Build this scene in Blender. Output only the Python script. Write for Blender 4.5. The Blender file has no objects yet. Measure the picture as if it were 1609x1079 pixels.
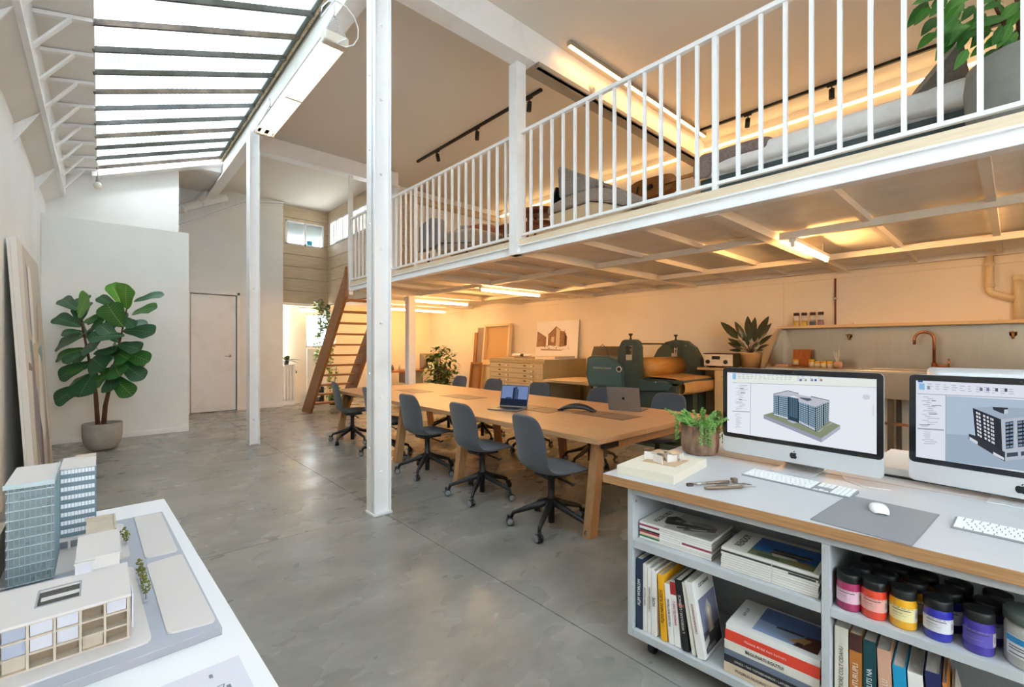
import bpy, math, random
from mathutils import Matrix, Vector, noise
rnd = random.Random(7)
scene = bpy.context.scene
COL = scene.collection

# ------------------------------------------------------------------ camera
YAW = math.radians(42.12)
cam_data = bpy.data.cameras.new('camera')
cam_data.sensor_width = 36.0
cam_data.lens = 715.0 / 1609.0 * 36.0
cam_data.shift_y = 3.5 / 1609.0
cam_data.clip_start = 0.05
cam = bpy.data.objects.new('camera', cam_data)
cam.location = (0, 0, 1.4)
cam.rotation_euler = (math.pi / 2, 0, -YAW)
COL.objects.link(cam)
scene.camera = cam

# ------------------------------------------------------------------ exposure, sky
EXPOSURE = 0.80
SKY = 14.0
TUBE = 100.0
LED = 4.2
BAR = 16.0
LAMP = 2.6
SPOT = 12.0
SPOTW = 22.0
vs = scene.view_settings
vs.view_transform = 'Standard'
vs.look = 'None'
vs.exposure = EXPOSURE
vs.gamma = 1.0
vs.use_curve_mapping = False
try:
    scene.cycles.use_denoising = True
    scene.cycles.max_bounces = 10
    scene.cycles.diffuse_bounces = 6
    scene.cycles.transparent_max_bounces = 12
    scene.cycles.caustics_reflective = False
    scene.cycles.caustics_refractive = False
except Exception:
    pass

world = bpy.data.worlds.new('overcast_sky')
scene.world = world
world.use_nodes = True
wn = world.node_tree.nodes
wl = world.node_tree.links
wn.clear()
w_out = wn.new('ShaderNodeOutputWorld')
w_bg = wn.new('ShaderNodeBackground')
w_tc = wn.new('ShaderNodeTexCoord')
w_noise = wn.new('ShaderNodeTexNoise')
w_noise.inputs['Scale'].default_value = 3.0
w_noise.inputs['Detail'].default_value = 4.0
w_ramp = wn.new('ShaderNodeValToRGB')
w_ramp.color_ramp.elements[0].color = (0.67, 0.79, 0.97, 1)
w_ramp.color_ramp.elements[1].color = (0.94, 0.975, 1.0, 1)
w_ramp.color_ramp.elements[0].position = 0.3
w_ramp.color_ramp.elements[1].position = 0.6
wl.new(w_tc.outputs['Generated'], w_noise.inputs['Vector'])
wl.new(w_noise.outputs['Fac'], w_ramp.inputs['Fac'])
wl.new(w_ramp.outputs['Color'], w_bg.inputs['Color'])
w_bg.inputs['Strength'].default_value = SKY
wl.new(w_bg.outputs['Background'], w_out.inputs['Surface'])


# ------------------------------------------------------------------ mesh helpers
class MB:
    """collects shapes and links them as one mesh object"""
    def __init__(self):
        self.v = []; self.f = []; self.m = []; self.s = []
        self.T = Matrix.Identity(4)

    def _add(self, vs_, fs_, mi=0, smooth=False):
        b = len(self.v)
        T = self.T
        for p in vs_:
            q = T @ Vector(p)
            self.v.append((q.x, q.y, q.z))
        for f in fs_:
            self.f.append(tuple(i + b for i in f)); self.m.append(mi); self.s.append(smooth)
        return self

    def box(self, x0, x1, y0, y1, z0, z1, mi=0):
        return self._add([(x0, y0, z0), (x1, y0, z0), (x1, y1, z0), (x0, y1, z0),
                          (x0, y0, z1), (x1, y0, z1), (x1, y1, z1), (x0, y1, z1)],
                         [(3, 2, 1, 0), (4, 5, 6, 7), (0, 1, 5, 4), (1, 2, 6, 5), (2, 3, 7, 6), (3, 0, 4, 7)], mi)

    def hexa(self, bot, top, mi=0):
        return self._add(list(bot) + list(top),
                         [(3, 2, 1, 0), (4, 5, 6, 7), (0, 1, 5, 4), (1, 2, 6, 5), (2, 3, 7, 6), (3, 0, 4, 7)], mi)

    def beam(self, a, b, w, h, up=(0, 0, 1), mi=0):
        a = Vector(a); b = Vector(b); d = (b - a).normalized()
        u = Vector(up)
        sd = d.cross(u)
        if sd.length < 1e-5:
            sd = d.cross(Vector((1, 0, 0)))
        sd.normalize(); u = sd.cross(d).normalized()
        q = lambda p: [p - sd * w / 2 - u * h / 2, p + sd * w / 2 - u * h / 2, p + sd * w / 2 + u * h / 2, p - sd * w / 2 + u * h / 2]
        A, B = q(a), q(b)
        return self._add(A + B, [(0, 1, 2, 3), (7, 6, 5, 4), (1, 0, 4, 5), (2, 1, 5, 6), (3, 2, 6, 7), (0, 3, 7, 4)], mi)

    def prism(self, poly, z0, z1, mi=0, smooth=False):
        n = len(poly)
        vs_ = [(p[0], p[1], z0) for p in poly] + [(p[0], p[1], z1) for p in poly]
        fs_ = [tuple(range(n - 1, -1, -1)), tuple(range(n, 2 * n))]
        self._add(vs_, fs_, mi, False)
        b = len(self.v) - 2 * n
        for i in range(n):
            j = (i + 1) % n
            self.f.append((b + i, b + j, b + n + j, b + n + i)); self.m.append(mi); self.s.append(smooth)
        return self

    def poly(self, pts, mi=0):
        return self._add(pts, [tuple(range(len(pts)))], mi)

    def tube(self, pts, r, n=8, mi=0, caps=True):
        pts = [Vector(p) for p in pts]
        rs = r if isinstance(r, (list, tuple)) else [r] * len(pts)
        vs_ = []; fs_ = []
        prev = None
        for i, p in enumerate(pts):
            d = (pts[min(i + 1, len(pts) - 1)] - pts[max(i - 1, 0)]).normalized()
            if prev is None:
                u = d.cross(Vector((0, 0, 1)))
                if u.length < 1e-3:
                    u = d.cross(Vector((1, 0, 0)))
            else:
                u = prev - d * prev.dot(d)
            u.normalize(); prev = u; w = d.cross(u)
            for k in range(n):
                a = 2 * math.pi * k / n
                vs_.append(p + (u * math.cos(a) + w * math.sin(a)) * rs[i])
        for i in range(len(pts) - 1):
            for k in range(n):
                k2 = (k + 1) % n
                fs_.append((i * n + k, i * n + k2, (i + 1) * n + k2, (i + 1) * n + k))
        self._add(vs_, fs_, mi, True)
        if caps:
            b = len(self.v) - len(vs_)
            self.f.append(tuple(b + k for k in range(n - 1, -1, -1))); self.m.append(mi); self.s.append(False)
            e = b + (len(pts) - 1) * n
            self.f.append(tuple(e + k for k in range(n))); self.m.append(mi); self.s.append(False)
        return self

    def lathe(self, prof, n=20, c=(0, 0), mi=0, smooth=True):
        vs_ = []; fs_ = []
        for (r, z) in prof:
            for k in range(n):
                a = 2 * math.pi * k / n
                vs_.append((c[0] + r * math.cos(a), c[1] + r * math.sin(a), z))
        for i in range(len(prof) - 1):
            for k in range(n):
                k2 = (k + 1) % n
                fs_.append((i * n + k, i * n + k2, (i + 1) * n + k2, (i + 1) * n + k))
        self._add(vs_, fs_, mi, smooth)
        b = len(self.v) - len(vs_)
        if prof[0][0] > 1e-6:
            self.f.append(tuple(b + k for k in range(n - 1, -1, -1))); self.m.append(mi); self.s.append(False)
        e = b + (len(prof) - 1) * n
        if prof[-1][0] > 1e-6:
            self.f.append(tuple(e + k for k in range(n))); self.m.append(mi); self.s.append(False)
        return self

    def grid(self, rows, mi=0, smooth=True, closed=False):
        m = len(rows[0]); vs_ = [p for r in rows for p in r]; fs_ = []
        for i in range(len(rows) - 1):
            for k in range(m if closed else m - 1):
                k2 = (k + 1) % m
                fs_.append((i * m + k, i * m + k2, (i + 1) * m + k2, (i + 1) * m + k))
        return self._add(vs_, fs_, mi, smooth)

    def mesh(self, name, mats):
        me = bpy.data.meshes.new(name)
        me.from_pydata(self.v, [], self.f)
        for mt in (mats if isinstance(mats, (list, tuple)) else [mats]):
            me.materials.append(mt)
        me.polygons.foreach_set('material_index', self.m)
        me.polygons.foreach_set('use_smooth', self.s)
        me.update()
        return me

    def build(self, name, mats, parent=None, bev=0, seg=2, sub=0, solid=0, loc=None, rz=0):
        o = bpy.data.objects.new(name, self.mesh(name, mats))
        COL.objects.link(o)
        if parent is not None:
            o.parent = parent
        if loc is not None:
            o.location = loc
        if rz:
            o.rotation_euler = (0, 0, rz)
        if solid:
            md = o.modifiers.new('thickness', 'SOLIDIFY'); md.thickness = solid; md.offset = 0
        if sub:
            md = o.modifiers.new('smooth', 'SUBSURF'); md.levels = sub; md.render_levels = sub
        if bev:
            md = o.modifiers.new('edge', 'BEVEL'); md.width = bev; md.segments = seg
            md.limit_method = 'ANGLE'; md.angle_limit = math.radians(40); md.harden_normals = False
        return o


def B(*a):
    return MB().box(*a)


def thing(name, label, cat, loc=(0, 0, 0), rz=0, group=None):
    o = bpy.data.objects.new(name, None)
    COL.objects.link(o)
    o.location = loc; o.rotation_euler = (0, 0, rz)
    o['label'] = label; o['category'] = cat
    if group:
        o['group'] = group
    o.empty_display_size = 0.1
    return o


def tag(o, label, cat, group=None):
    o['label'] = label; o['category'] = cat
    if group:
        o['group'] = group
    return o


def structure(o):
    o['kind'] = 'structure'
    return o


def stuff(o):
    o['kind'] = 'stuff'
    return o


KIDS = {}


def kids(o):
    return [c for c in COL.objects if c.parent == o]


def dup(root, loc, rz=None, label=None, group=None):
    def cp(o, parent):
        c = o.copy(); COL.objects.link(c)
        if parent is not None:
            c.parent = parent
        for ch in tree.get(o.name, []):
            cp(ch, c)
        return c
    tree = {}
    for c in COL.objects:
        if c.parent is not None:
            tree.setdefault(c.parent.name, []).append(c)
    r = cp(root, None)
    r.location = loc
    if rz is not None:
        r.rotation_euler = (0, 0, rz)
    if label:
        r['label'] = label
    if group:
        r['group'] = group
    return r


def put(mesh, name, parent, mat4):
    """one more piece that shares mesh data"""
    o = bpy.data.objects.new(name, mesh)
    COL.objects.link(o)
    if parent is not None:
        o.parent = parent
    o.matrix_local = mat4
    return o


def rot(axis, deg):
    return Matrix.Rotation(math.radians(deg), 4, axis)


def at(x, y, z):
    return Matrix.Translation((x, y, z))


def text(name, s, size, mat, parent, mat4, extrude=0.0004, align='CENTER', sx=1.0):
    cu = bpy.data.curves.new(name, 'FONT')
    cu.body = s; cu.size = size; cu.extrude = extrude
    cu.align_x = align; cu.align_y = 'CENTER'
    cu.resolution_u = 2
    cu.materials.append(mat)
    tmp = bpy.data.objects.new('lettering_curve', cu)
    me = bpy.data.meshes.new_from_object(tmp)
    bpy.data.objects.remove(tmp); bpy.data.curves.remove(cu)
    me.name = name
    o = bpy.data.objects.new(name, me)
    COL.objects.link(o)
    o.parent = parent
    o.matrix_local = mat4 @ Matrix.Diagonal((sx, 1, 1, 1))
    return o


# ------------------------------------------------------------------ materials
def lin(h):
    if not isinstance(h, str):
        return tuple(h)
    c = [int(h[i:i + 2], 16) / 255 for i in (0, 2, 4)]
    return tuple(x / 12.92 if x <= 0.04045 else ((x + 0.055) / 1.055) ** 2.4 for x in c)


MATS = {}


def mat(key, col, rough=0.5, metal=0.0, var=None, bump=None, spec=0.5, sheen=0, trans=0, rvar=None, coat=0, alpha=1):
    """col: sRGB hex. var=(hex2, scale, (sx,sy,sz), lo, hi) mixes a second colour by noise; bump=(scale, strength)"""
    if key in MATS:
        return MATS[key]
    m = bpy.data.materials.new(key)
    m.use_nodes = True
    nt = m.node_tree; n = nt.nodes; l = nt.links
    b = n['Principled BSDF']
    c = lin(col)
    b.inputs['Base Color'].default_value = (*c, 1)
    b.inputs['Roughness'].default_value = rough
    b.inputs['Metallic'].default_value = metal
    b.inputs['Specular IOR Level'].default_value = spec
    if sheen:
        b.inputs['Sheen Weight'].default_value = sheen
    if trans:
        b.inputs['Transmission Weight'].default_value = trans
    if coat:
        b.inputs['Coat Weight'].default_value = coat
    if alpha < 1:
        b.inputs['Alpha'].default_value = alpha
    if var or bump or rvar:
        tc = n.new('ShaderNodeTexCoord')
    if var:
        c2, sc, st, lo, hi = var
        mp = n.new('ShaderNodeMapping'); mp.inputs['Scale'].default_value = st
        nz = n.new('ShaderNodeTexNoise'); nz.inputs['Scale'].default_value = sc; nz.inputs['Detail'].default_value = 6
        nz.inputs['Roughness'].default_value = 0.6
        rp = n.new('ShaderNodeValToRGB')
        rp.color_ramp.elements[0].position = lo; rp.color_ramp.elements[0].color = (*c, 1)
        rp.color_ramp.elements[1].position = hi; rp.color_ramp.elements[1].color = (*lin(c2), 1)
        l.new(tc.outputs['Object'], mp.inputs['Vector']); l.new(mp.outputs['Vector'], nz.inputs['Vector'])
        l.new(nz.outputs['Fac'], rp.inputs['Fac']); l.new(rp.outputs['Color'], b.inputs['Base Color'])
    if rvar:
        sc, lo, hi = rvar
        nz = n.new('ShaderNodeTexNoise'); nz.inputs['Scale'].default_value = sc; nz.inputs['Detail'].default_value = 4
        mr = n.new('ShaderNodeMapRange'); mr.inputs['From Min'].default_value = 0.3; mr.inputs['From Max'].default_value = 0.7
        mr.inputs['To Min'].default_value = lo; mr.inputs['To Max'].default_value = hi
        l.new(tc.outputs['Object'], nz.inputs['Vector']); l.new(nz.outputs['Fac'], mr.inputs['Value'])
        l.new(mr.outputs['Result'], b.inputs['Roughness'])
    if bump:
        nz = n.new('ShaderNodeTexNoise'); nz.inputs['Scale'].default_value = bump[0]; nz.inputs['Detail'].default_value = 3
        bp = n.new('ShaderNodeBump'); bp.inputs['Strength'].default_value = bump[1]; bp.inputs['Distance'].default_value = 0.01
        l.new(tc.outputs['Object'], nz.inputs['Vector']); l.new(nz.outputs['Fac'], bp.inputs['Height'])
        l.new(bp.outputs['Normal'], b.inputs['Normal'])
    MATS[key] = m
    return m


def wood(key, c1, c2, axis='y', scale=6, rough=0.45, stretch=14):
    st = {'x': (1, stretch, stretch), 'y': (stretch, 1, stretch), 'z': (stretch, stretch, 1)}[axis]
    return mat(key, c1, rough, var=(c2, scale, st, 0.32, 0.68))


def emit(key, col, strength):
    if key in MATS:
        return MATS[key]
    m = bpy.data.materials.new(key)
    m.use_nodes = True
    n = m.node_tree.nodes; n.clear()
    o = n.new('ShaderNodeOutputMaterial'); e = n.new('ShaderNodeEmission')
    e.inputs['Color'].default_value = (*lin(col), 1); e.inputs['Strength'].default_value = strength
    m.node_tree.links.new(e.outputs['Emission'], o.inputs['Surface'])
    MATS[key] = m
    return m


def glass(key, tint, through, tint2=None):
    """textured roof glass: part clear, part scattering"""
    m = bpy.data.materials.new(key)
    m.use_nodes = True
    nt = m.node_tree; n = nt.nodes; l = nt.links; n.clear()
    o = n.new('ShaderNodeOutputMaterial')
    t = n.new('ShaderNodeBsdfTransparent'); d = n.new('ShaderNodeBsdfTranslucent'); g = n.new('ShaderNodeBsdfGlossy')
    mx = n.new('ShaderNodeMixShader'); mg = n.new('ShaderNodeMixShader')
    t.inputs['Color'].default_value = (*tint, 1); d.inputs['Color'].default_value = (*tint, 1)
    g.inputs['Roughness'].default_value = 0.15
    mx.inputs['Fac'].default_value = 1 - through; mg.inputs['Fac'].default_value = 0.06
    l.new(t.outputs[0], mx.inputs[1]); l.new(d.outputs[0], mx.inputs[2])
    l.new(mx.outputs[0], mg.inputs[1]); l.new(g.outputs[0], mg.inputs[2]); l.new(mg.outputs[0], o.inputs['Surface'])
    if tint2:
        tc = n.new('ShaderNodeTexCoord'); mp = n.new('ShaderNodeMapping')
        mp.inputs['Scale'].default_value = (34, 34, 0)
        w = n.new('ShaderNodeTexChecker'); w.inputs['Scale'].default_value = 1.0
        nz = n.new('ShaderNodeTexNoise'); nz.inputs['Scale'].default_value = 0.9; nz.inputs['Detail'].default_value = 3
        def lines(direction, scale, lo):
            wv = n.new('ShaderNodeTexWave'); wv.bands_direction = direction
            wv.inputs['Scale'].default_value = scale; wv.inputs['Distortion'].default_value = 0.6; wv.inputs['Detail Scale'].default_value = 0.6
            r_ = n.new('ShaderNodeValToRGB'); r_.color_ramp.elements[0].position = 0.0; r_.color_ramp.elements[0].color = (lo, lo, lo, 1)
            r_.color_ramp.elements[1].position = 0.55; r_.color_ramp.elements[1].color = (1, 1, 1, 1)
            l.new(tc.outputs['Object'], wv.inputs['Vector']); l.new(wv.outputs['Fac'], r_.inputs['Fac'])
            return r_
        wx, wy = lines('X', 7.0, .26), lines('Y', 13.0, .45)
        mw = n.new('ShaderNodeMix'); mw.data_type = 'RGBA'; mw.blend_type = 'MULTIPLY'; mw.inputs[0].default_value = 1.0
        l.new(wx.outputs['Color'], mw.inputs[6]); l.new(wy.outputs['Color'], mw.inputs[7])
        rp = n.new('ShaderNodeValToRGB')
        rp.color_ramp.elements[0].position = 0.34; rp.color_ramp.elements[0].color = (*tint2, 1)
        rp.color_ramp.elements[1].position = 0.6; rp.color_ramp.elements[1].color = (*tint, 1)
        ml = n.new('ShaderNodeMix'); ml.data_type = 'RGBA'; ml.blend_type = 'MULTIPLY'; ml.inputs[0].default_value = 1.0
        l.new(tc.outputs['Object'], nz.inputs['Vector']); l.new(nz.outputs['Fac'], rp.inputs['Fac'])
        l.new(rp.outputs['Color'], ml.inputs[6]); l.new(mw.outputs[2], ml.inputs[7])
        l.new(ml.outputs[2], t.inputs['Color']); l.new(rp.outputs['Color'], d.inputs['Color'])
    MATS[key] = m
    return m


def concrete(key):
    m = bpy.data.materials.new(key)
    m.use_nodes = True
    nt = m.node_tree; n = nt.nodes; l = nt.links
    b = n['Principled BSDF']
    tc = n.new('ShaderNodeTexCoord')

    def nz(sc, det, st=(1, 1, 1), dist=0.0, rg=0.55):
        mp = n.new('ShaderNodeMapping'); mp.inputs['Scale'].default_value = st
        mp.inputs['Rotation'].default_value = (0, 0, 0.5)
        x = n.new('ShaderNodeTexNoise'); x.inputs['Scale'].default_value = sc; x.inputs['Detail'].default_value = det
        x.inputs['Distortion'].default_value = dist; x.inputs['Roughness'].default_value = rg
        l.new(tc.outputs['Object'], mp.inputs['Vector']); l.new(mp.outputs['Vector'], x.inputs['Vector'])
        return x

    def ramp(src, stops):
        r = n.new('ShaderNodeValToRGB')
        while len(r.color_ramp.elements) < len(stops):
            r.color_ramp.elements.new(0.5)
        for e, (p, c) in zip(r.color_ramp.elements, stops):
            e.position = p; e.color = (*lin(c), 1)
        l.new(src.outputs['Fac'], r.inputs['Fac'])
        return r
    big = ramp(nz(0.55, 4, (1, 1.4, 1), 0.0, .5), [(0.28, '66655E'), (0.42, '807F77'), (0.55, '94928B'), (0.72, 'A8A59C')])
    streak = ramp(nz(1.9, 5, (1, 1.7, 1), 0.0, .55), [(0.30, '67665F'), (0.5, '8B8982'), (0.70, 'ABA89F')])
    spots = ramp(nz(11, 5, (1, 1.3, 1), 0.0, .6), [(0.3, '6B6963'), (0.5, '82807A'), (0.72, '9A968E')])
    m1 = n.new('ShaderNodeMix'); m1.data_type = 'RGBA'; m1.inputs[0].default_value = 0.5
    m2 = n.new('ShaderNodeMix'); m2.data_type = 'RGBA'; m2.inputs[0].default_value = 0.25
    l.new(big.outputs['Color'], m1.inputs[6]); l.new(streak.outputs['Color'], m1.inputs[7])
    l.new(m1.outputs[2], m2.inputs[6]); l.new(spots.outputs['Color'], m2.inputs[7])
    l.new(m2.outputs[2], b.inputs['Base Color'])
    r = nz(1.6, 3, (1, 1.6, 1), 0.0)
    mr = n.new('ShaderNodeMapRange'); mr.inputs['From Min'].default_value = 0.3; mr.inputs['From Max'].default_value = 0.7
    mr.inputs['To Min'].default_value = 0.20; mr.inputs['To Max'].default_value = 0.38
    l.new(r.outputs['Fac'], mr.inputs['Value']); l.new(mr.outputs['Result'], b.inputs['Roughness'])
    bp = n.new('ShaderNodeBump'); bp.inputs['Strength'].default_value = 0.02; bp.inputs['Distance'].default_value = 0.01
    l.new(nz(6, 2).outputs['Fac'], bp.inputs['Height']); l.new(bp.outputs['Normal'], b.inputs['Normal'])
    b.inputs['Specular IOR Level'].default_value = 0.6
    return m


WALL = mat('white_plaster', 'F1F0EC', 0.8, var=('E8E6E0', 1.2, (1, 1, 1), 0.35, 0.75), bump=(60, 0.06))
WALL_WARM = mat('warm_lit_plaster', 'F3E8D3', 0.8, var=('ECDFC8', 1.2, (1, 1, 1), 0.35, 0.75), bump=(60, 0.06))  # white plaster with the warm tube light put into its colour
CEIL = mat('white_ceiling_paint', 'E4DDD2', 0.85, bump=(40, 0.05))
STEEL = mat('white_painted_steel', 'F3F2F0', 0.38, var=('E6E4DF', 3, (1, 1, 1), 0.5, 0.8))
CREAM = mat('cream_board', 'EAD9BE', 0.6)
DECK = mat('painted_deck_board', 'EFE9DE', 0.7, var=('E6DECF', 2, (2, 1, 1), 0.4, 0.7))
FLOORM = concrete('polished_concrete')
JOINT = mat('dark_joint', '4B4944', 0.9)
BLACK = mat('black_plastic', '17181A', 0.38)
BLACKM = mat('black_metal', '141414', 0.45)
DARKGLAZE = mat('dark_glazing_bar', '5B564E', 0.6, var=('3A3732', 5, (1, 1, 1), 0.4, 0.7))
GREYGREEN = mat('grey_green_flashing', '6C7068', 0.7, var=('54584F', 4, (1, 1, 1), 0.4, 0.7))
OAK = wood('oak_table_top', 'C39A70', 'B0835A', 'y', 5, 0.42, 18)
OAKX = wood('oak_legs', 'C29466', 'A97B50', 'z', 6, 0.45, 16)
STAIRW = wood('stair_timber', 'A8703F', '8A5730', 'y', 5, 0.5, 10)
PINE = wood('washed_pine_plank', 'D8C6AA', 'C2AC8C', 'x', 3, 0.6, 12)
PINEY = wood('washed_pine_plank_side', 'D8C6AA', 'C2AC8C', 'y', 3, 0.6, 12)
ROOFGLASS = glass('wired_roof_glass', (0.50, 0.54, 0.565), 0.5, (0.33, 0.35, 0.325))
FROST = glass('frosted_glass', (0.75, 0.8, 0.82), 0.35)
CLEAR = glass('clear_window_glass', (0.92, 0.95, 0.96), 0.95)
TUBEM = emit('warm_tube', 'FFC077', TUBE)
LEDM = emit('warm_led_strip', 'FFBC6C', LED)
BARM = emit('warm_led_bar', 'FFBE72', BAR)
LAMPM = emit('neutral_tube', 'FFE9CC', LAMP)
SMALLT = emit('small_warm_tube', 'FFC077', 18.0)
SPOTM = emit('spot_lens', 'FFD79C', SPOT)
CHROME = mat('brushed_chrome', 'C9C9C6', 0.25, 1.0)
# ------------------------------------------------------------------ the room shell
XL, XR = -0.62, 7.32
YF, YB = -3.0, 11.75
fl = structure(B(XL - .1, XR + .1, YF - .1, YB + .3, -.2, -.012).build('floor', JOINT))
for i, (x0, x1) in enumerate(((XL - .1, 1.765), (1.765, XR + .1))):
    for (y0, y1) in ((YF - .1, -.2), (-.2, 3.575), (3.575, 7.3), (7.3, YB + .3)):
        B(x0 + .003, x1 - .003, y0 + .003, y1 - .003, -.011, 0).build('slab', FLOORM, fl)

structure(MB().box(XL - .2, XL, YF - .1, 9.9, 0, 3.56).box(XL - .2, XL, 9.9, 12, 0, 4.9).build('wall_left', WALL))
wr = structure(B(XR, XR + .2, YF - .1, YB + .3, 0, 4.9).build('wall_right', WALL_WARM))
# cover strip joints on the long wall
structure(B(XR - .004, XR + .01, 2.236, 2.252, 1.62, 2.36).build('trim_1', CREAM))
structure(B(XR - .03, XR + .01, YF, YB, 2.30, 2.375).build('trim_2', WALL_WARM))

# unseen front wall, with a glazed opening added to let in fill daylight
wf = MB()
wf.box(XL - .2, -.4, YF - .2, YF, 0, 4.9).box(1.2, XR + .2, YF - .2, YF, 0, 4.9)
wf.box(-.4, 1.2, YF - .2, YF, 0, 1.4).box(-.4, 1.2, YF - .2, YF, 3.4, 4.9)
structure(wf.build('wall_front', WALL))
w2 = structure(MB().box(-.4, 1.2, YF - .12, YF - .08, 1.4, 1.45).box(-.4, 1.2, YF - .12, YF - .08, 3.35, 3.4).build('window_fill', STEEL))
for k in range(3):
    x = -.4 + k * .8
    B(x - .025, x + .025, YF - .13, YF - .07, 1.4, 3.4).build('mullion', STEEL, w2)
for k in range(2):
    B(-.375 + .8 * k, .375 + .8 * k, YF - .102, YF - .098, 1.45, 3.35).build('pane', CLEAR, w2)

# white partition, upper wall behind it, door wall
structure(B(XL, 1.08, 9.12, 9.24, 0, 3.25).build('wall_partition', WALL, bev=.006))
structure(B(XL, 1.08, 9.105, 9.12, 0, .075).build('baseboard_1', STEEL, bev=.003))
structure(B(XL, 1.025, 9.9, 10.0, 0, 4.7).build('wall_back_upper', WALL))
DW = 11.35
bw = MB()
bw.box(XL - .2, 1.36, DW, DW + .2, 0, 4.9).box(2.20, 3.13, DW, DW + .2, 0, 4.9).box(1.36, 2.20, DW, DW + .2, 2.49, 4.9)
structure(bw.build('wall_back', WALL))
structure(B(2.25, 3.13, DW - .015, DW, 0, .075).build('baseboard_2', STEEL))
structure(B(1.2, 2.35, DW + .2, DW + .24, 0, 2.7).build('door_light_stop', WALL))  # unseen panel added to stop daylight leaking round the door
d1 = structure(B(1.375, 2.185, DW + .02, DW + .06, .01, 2.475).build('door_1', STEEL, bev=.003))
MB().box(1.30, 1.36, DW - .015, DW + .05, 0, 2.55).box(2.20, 2.26, DW - .015, DW + .05, 0, 2.55).box(1.30, 2.26, DW - .015, DW + .05, 2.49, 2.55).build('door_frame', STEEL, d1, bev=.004)
hd = MB().lathe([(.0, 0), (.026, 0), (.026, .008), (.01, .01), (.01, .05), (0, .05)], 14)
hd2 = MB(); hd2.T = at(2.07, DW + .02, 1.18) @ rot('X', 90)
hd2.lathe([(.0, 0), (.026, 0), (.026, .008), (.01, .01), (.01, .05), (0, .05)], 14)
hd2.T = Matrix.Identity(4)
hd2.tube([(2.07, DW - .03, 1.18), (1.96, DW - .035, 1.18)], .009, 8)
hd2.build('handle', CHROME, d1)
# stepped cornice on the door wall, rising to the right
tr = MB()
for (dy, dz, h) in ((.05, 0, .035), (.03, -.05, .03)):
    tr.beam((.95, DW - dy / 2, 3.73 + dz), (2.32, DW - dy / 2, 4.56 + dz), dy, h)
    tr.beam((2.30, DW - dy / 2, 4.555 + dz), (3.13, DW - dy / 2, 4.70 + dz), dy, h)
structure(tr.build('trim_3', STEEL))
# duct pipes in the corner above the cornice
dp = thing('duct_pipe', 'white branched ventilation duct above the sloping cornice in the corner', 'pipe', (1.2, 11.2, 4.1))
MB().tube([(-.30, 0, -.12), (.22, 0, .17), (.62, 0, .38), (.78, -.02, .44)], .085, 14).build('duct', STEEL, dp)
MB().tube([(.30, 0, .21), (.40, -.02, .40), (.46, -.04, .44)], .08, 14).build('branch', STEEL, dp)
for a in ((.02, .05), (.34, .235), (.66, .42)):
    m_ = MB(); m_.T = at(a[0], 0, a[1]) @ rot('Y', 61); m_.lathe([(.086, -.02), (.093, -.02), (.093, .02), (.086, .02)], 14); m_.build('collar', STEEL, dp)

# lower wall under the timber box, with a window and a panel
lw = MB()
LX0, LX1, LZ0, LZ1 = 3.76, 4.5, 1.36, 2.2
lw.box(2.9, LX0, YB, YB + .2, 0, 2.6).box(LX1, XR, YB, YB + .2, 0, 2.6)
lw.box(LX0, LX1, YB, YB + .2, 0, LZ0).box(LX0, LX1, YB, YB + .2, LZ1, 2.6)
structure(lw.build('wall_back_lower', WALL_WARM))
structure(B(3.78, 4.25, YB - .03, YB, .05, 1.33).build('trim_4', STEEL, bev=.004))
w3 = structure(MB().box(LX0, LX1, YB + .02, YB + .06, LZ0, LZ0 + .04).box(LX0, LX1, YB + .02, YB + .06, LZ1 - .04, LZ1).build('window_3', STEEL))
for k in range(5):
    x = LX0 + .02 + k * (LX1 - LX0 - .04) / 4
    B(x - .012, x + .012, YB + .02, YB + .06, LZ0, LZ1).build('bar', STEEL, w3)
for k in range(2):
    z = LZ0 + .1 + k * .2
    B(LX0, LX1, YB + .03, YB + .05, z - .008, z + .008).build('bar', STEEL, w3)
B(LX0, LX1, YB + .045, YB + .05, LZ0, LZ1).build('pane', FROST, w3)

# timber office box at the upper level: planked back face and side face with windows
TB, TX = 11.5, 4.2
wt = structure(B(3.13, TX + .1, TB + .03, TB + .09, 2.40, 4.72).build('wall_timber_back', JOINT))
WX0, WX1, WZ0, WZ1 = 3.22, 4.10, 3.80, 4.36
def plank_wall(parent, u0, u1, z0, z1, rows, hole, axis, face, mat_):
    hgt = (z1 - z0) / rows
    for r in range(rows):
        a, b = z0 + r * hgt + .004, z0 + (r + 1) * hgt - .004
        segs = [(u0, u1, a, b)]
        if hole:
            h0, h1, g0, g1 = hole
            if b > g0 and a < g1:
                segs = []
                if h0 > u0: segs.append((u0, h0, a, b))
                if h1 < u1: segs.append((h1, u1, a, b))
                if a < g0: segs.append((h0, h1, a, g0))
                if b > g1: segs.append((h0, h1, g1, b))
        for s in segs:
            if axis == 'x':
                B(s[0], s[1], face, face + .03, s[2], s[3]).build('plank', mat_, parent)
            else:
                B(face, face + .03, s[0], s[1], s[2], s[3]).build('plank', mat_, parent)
wt.data = MB().box(3.13, WX0, TB + .03, TB + .09, 2.40, 4.72).box(WX1, TX + .1, TB + .03, TB + .09, 2.40, 4.72).box(WX0, WX1, TB + .03, TB + .09, 2.40, WZ0).box(WX0, WX1, TB + .03, TB + .09, WZ1, 4.72).mesh('wall_timber_back', JOINT)
plank_wall(wt, 3.13, TX, 2.42, 4.72, 8, (WX0, WX1, WZ0, WZ1), 'x', TB, PINE)
B(3.13, TX + .1, TB - .0, YB + .05, 2.36, 2.42).build('soffit', WALL, wt)
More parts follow.
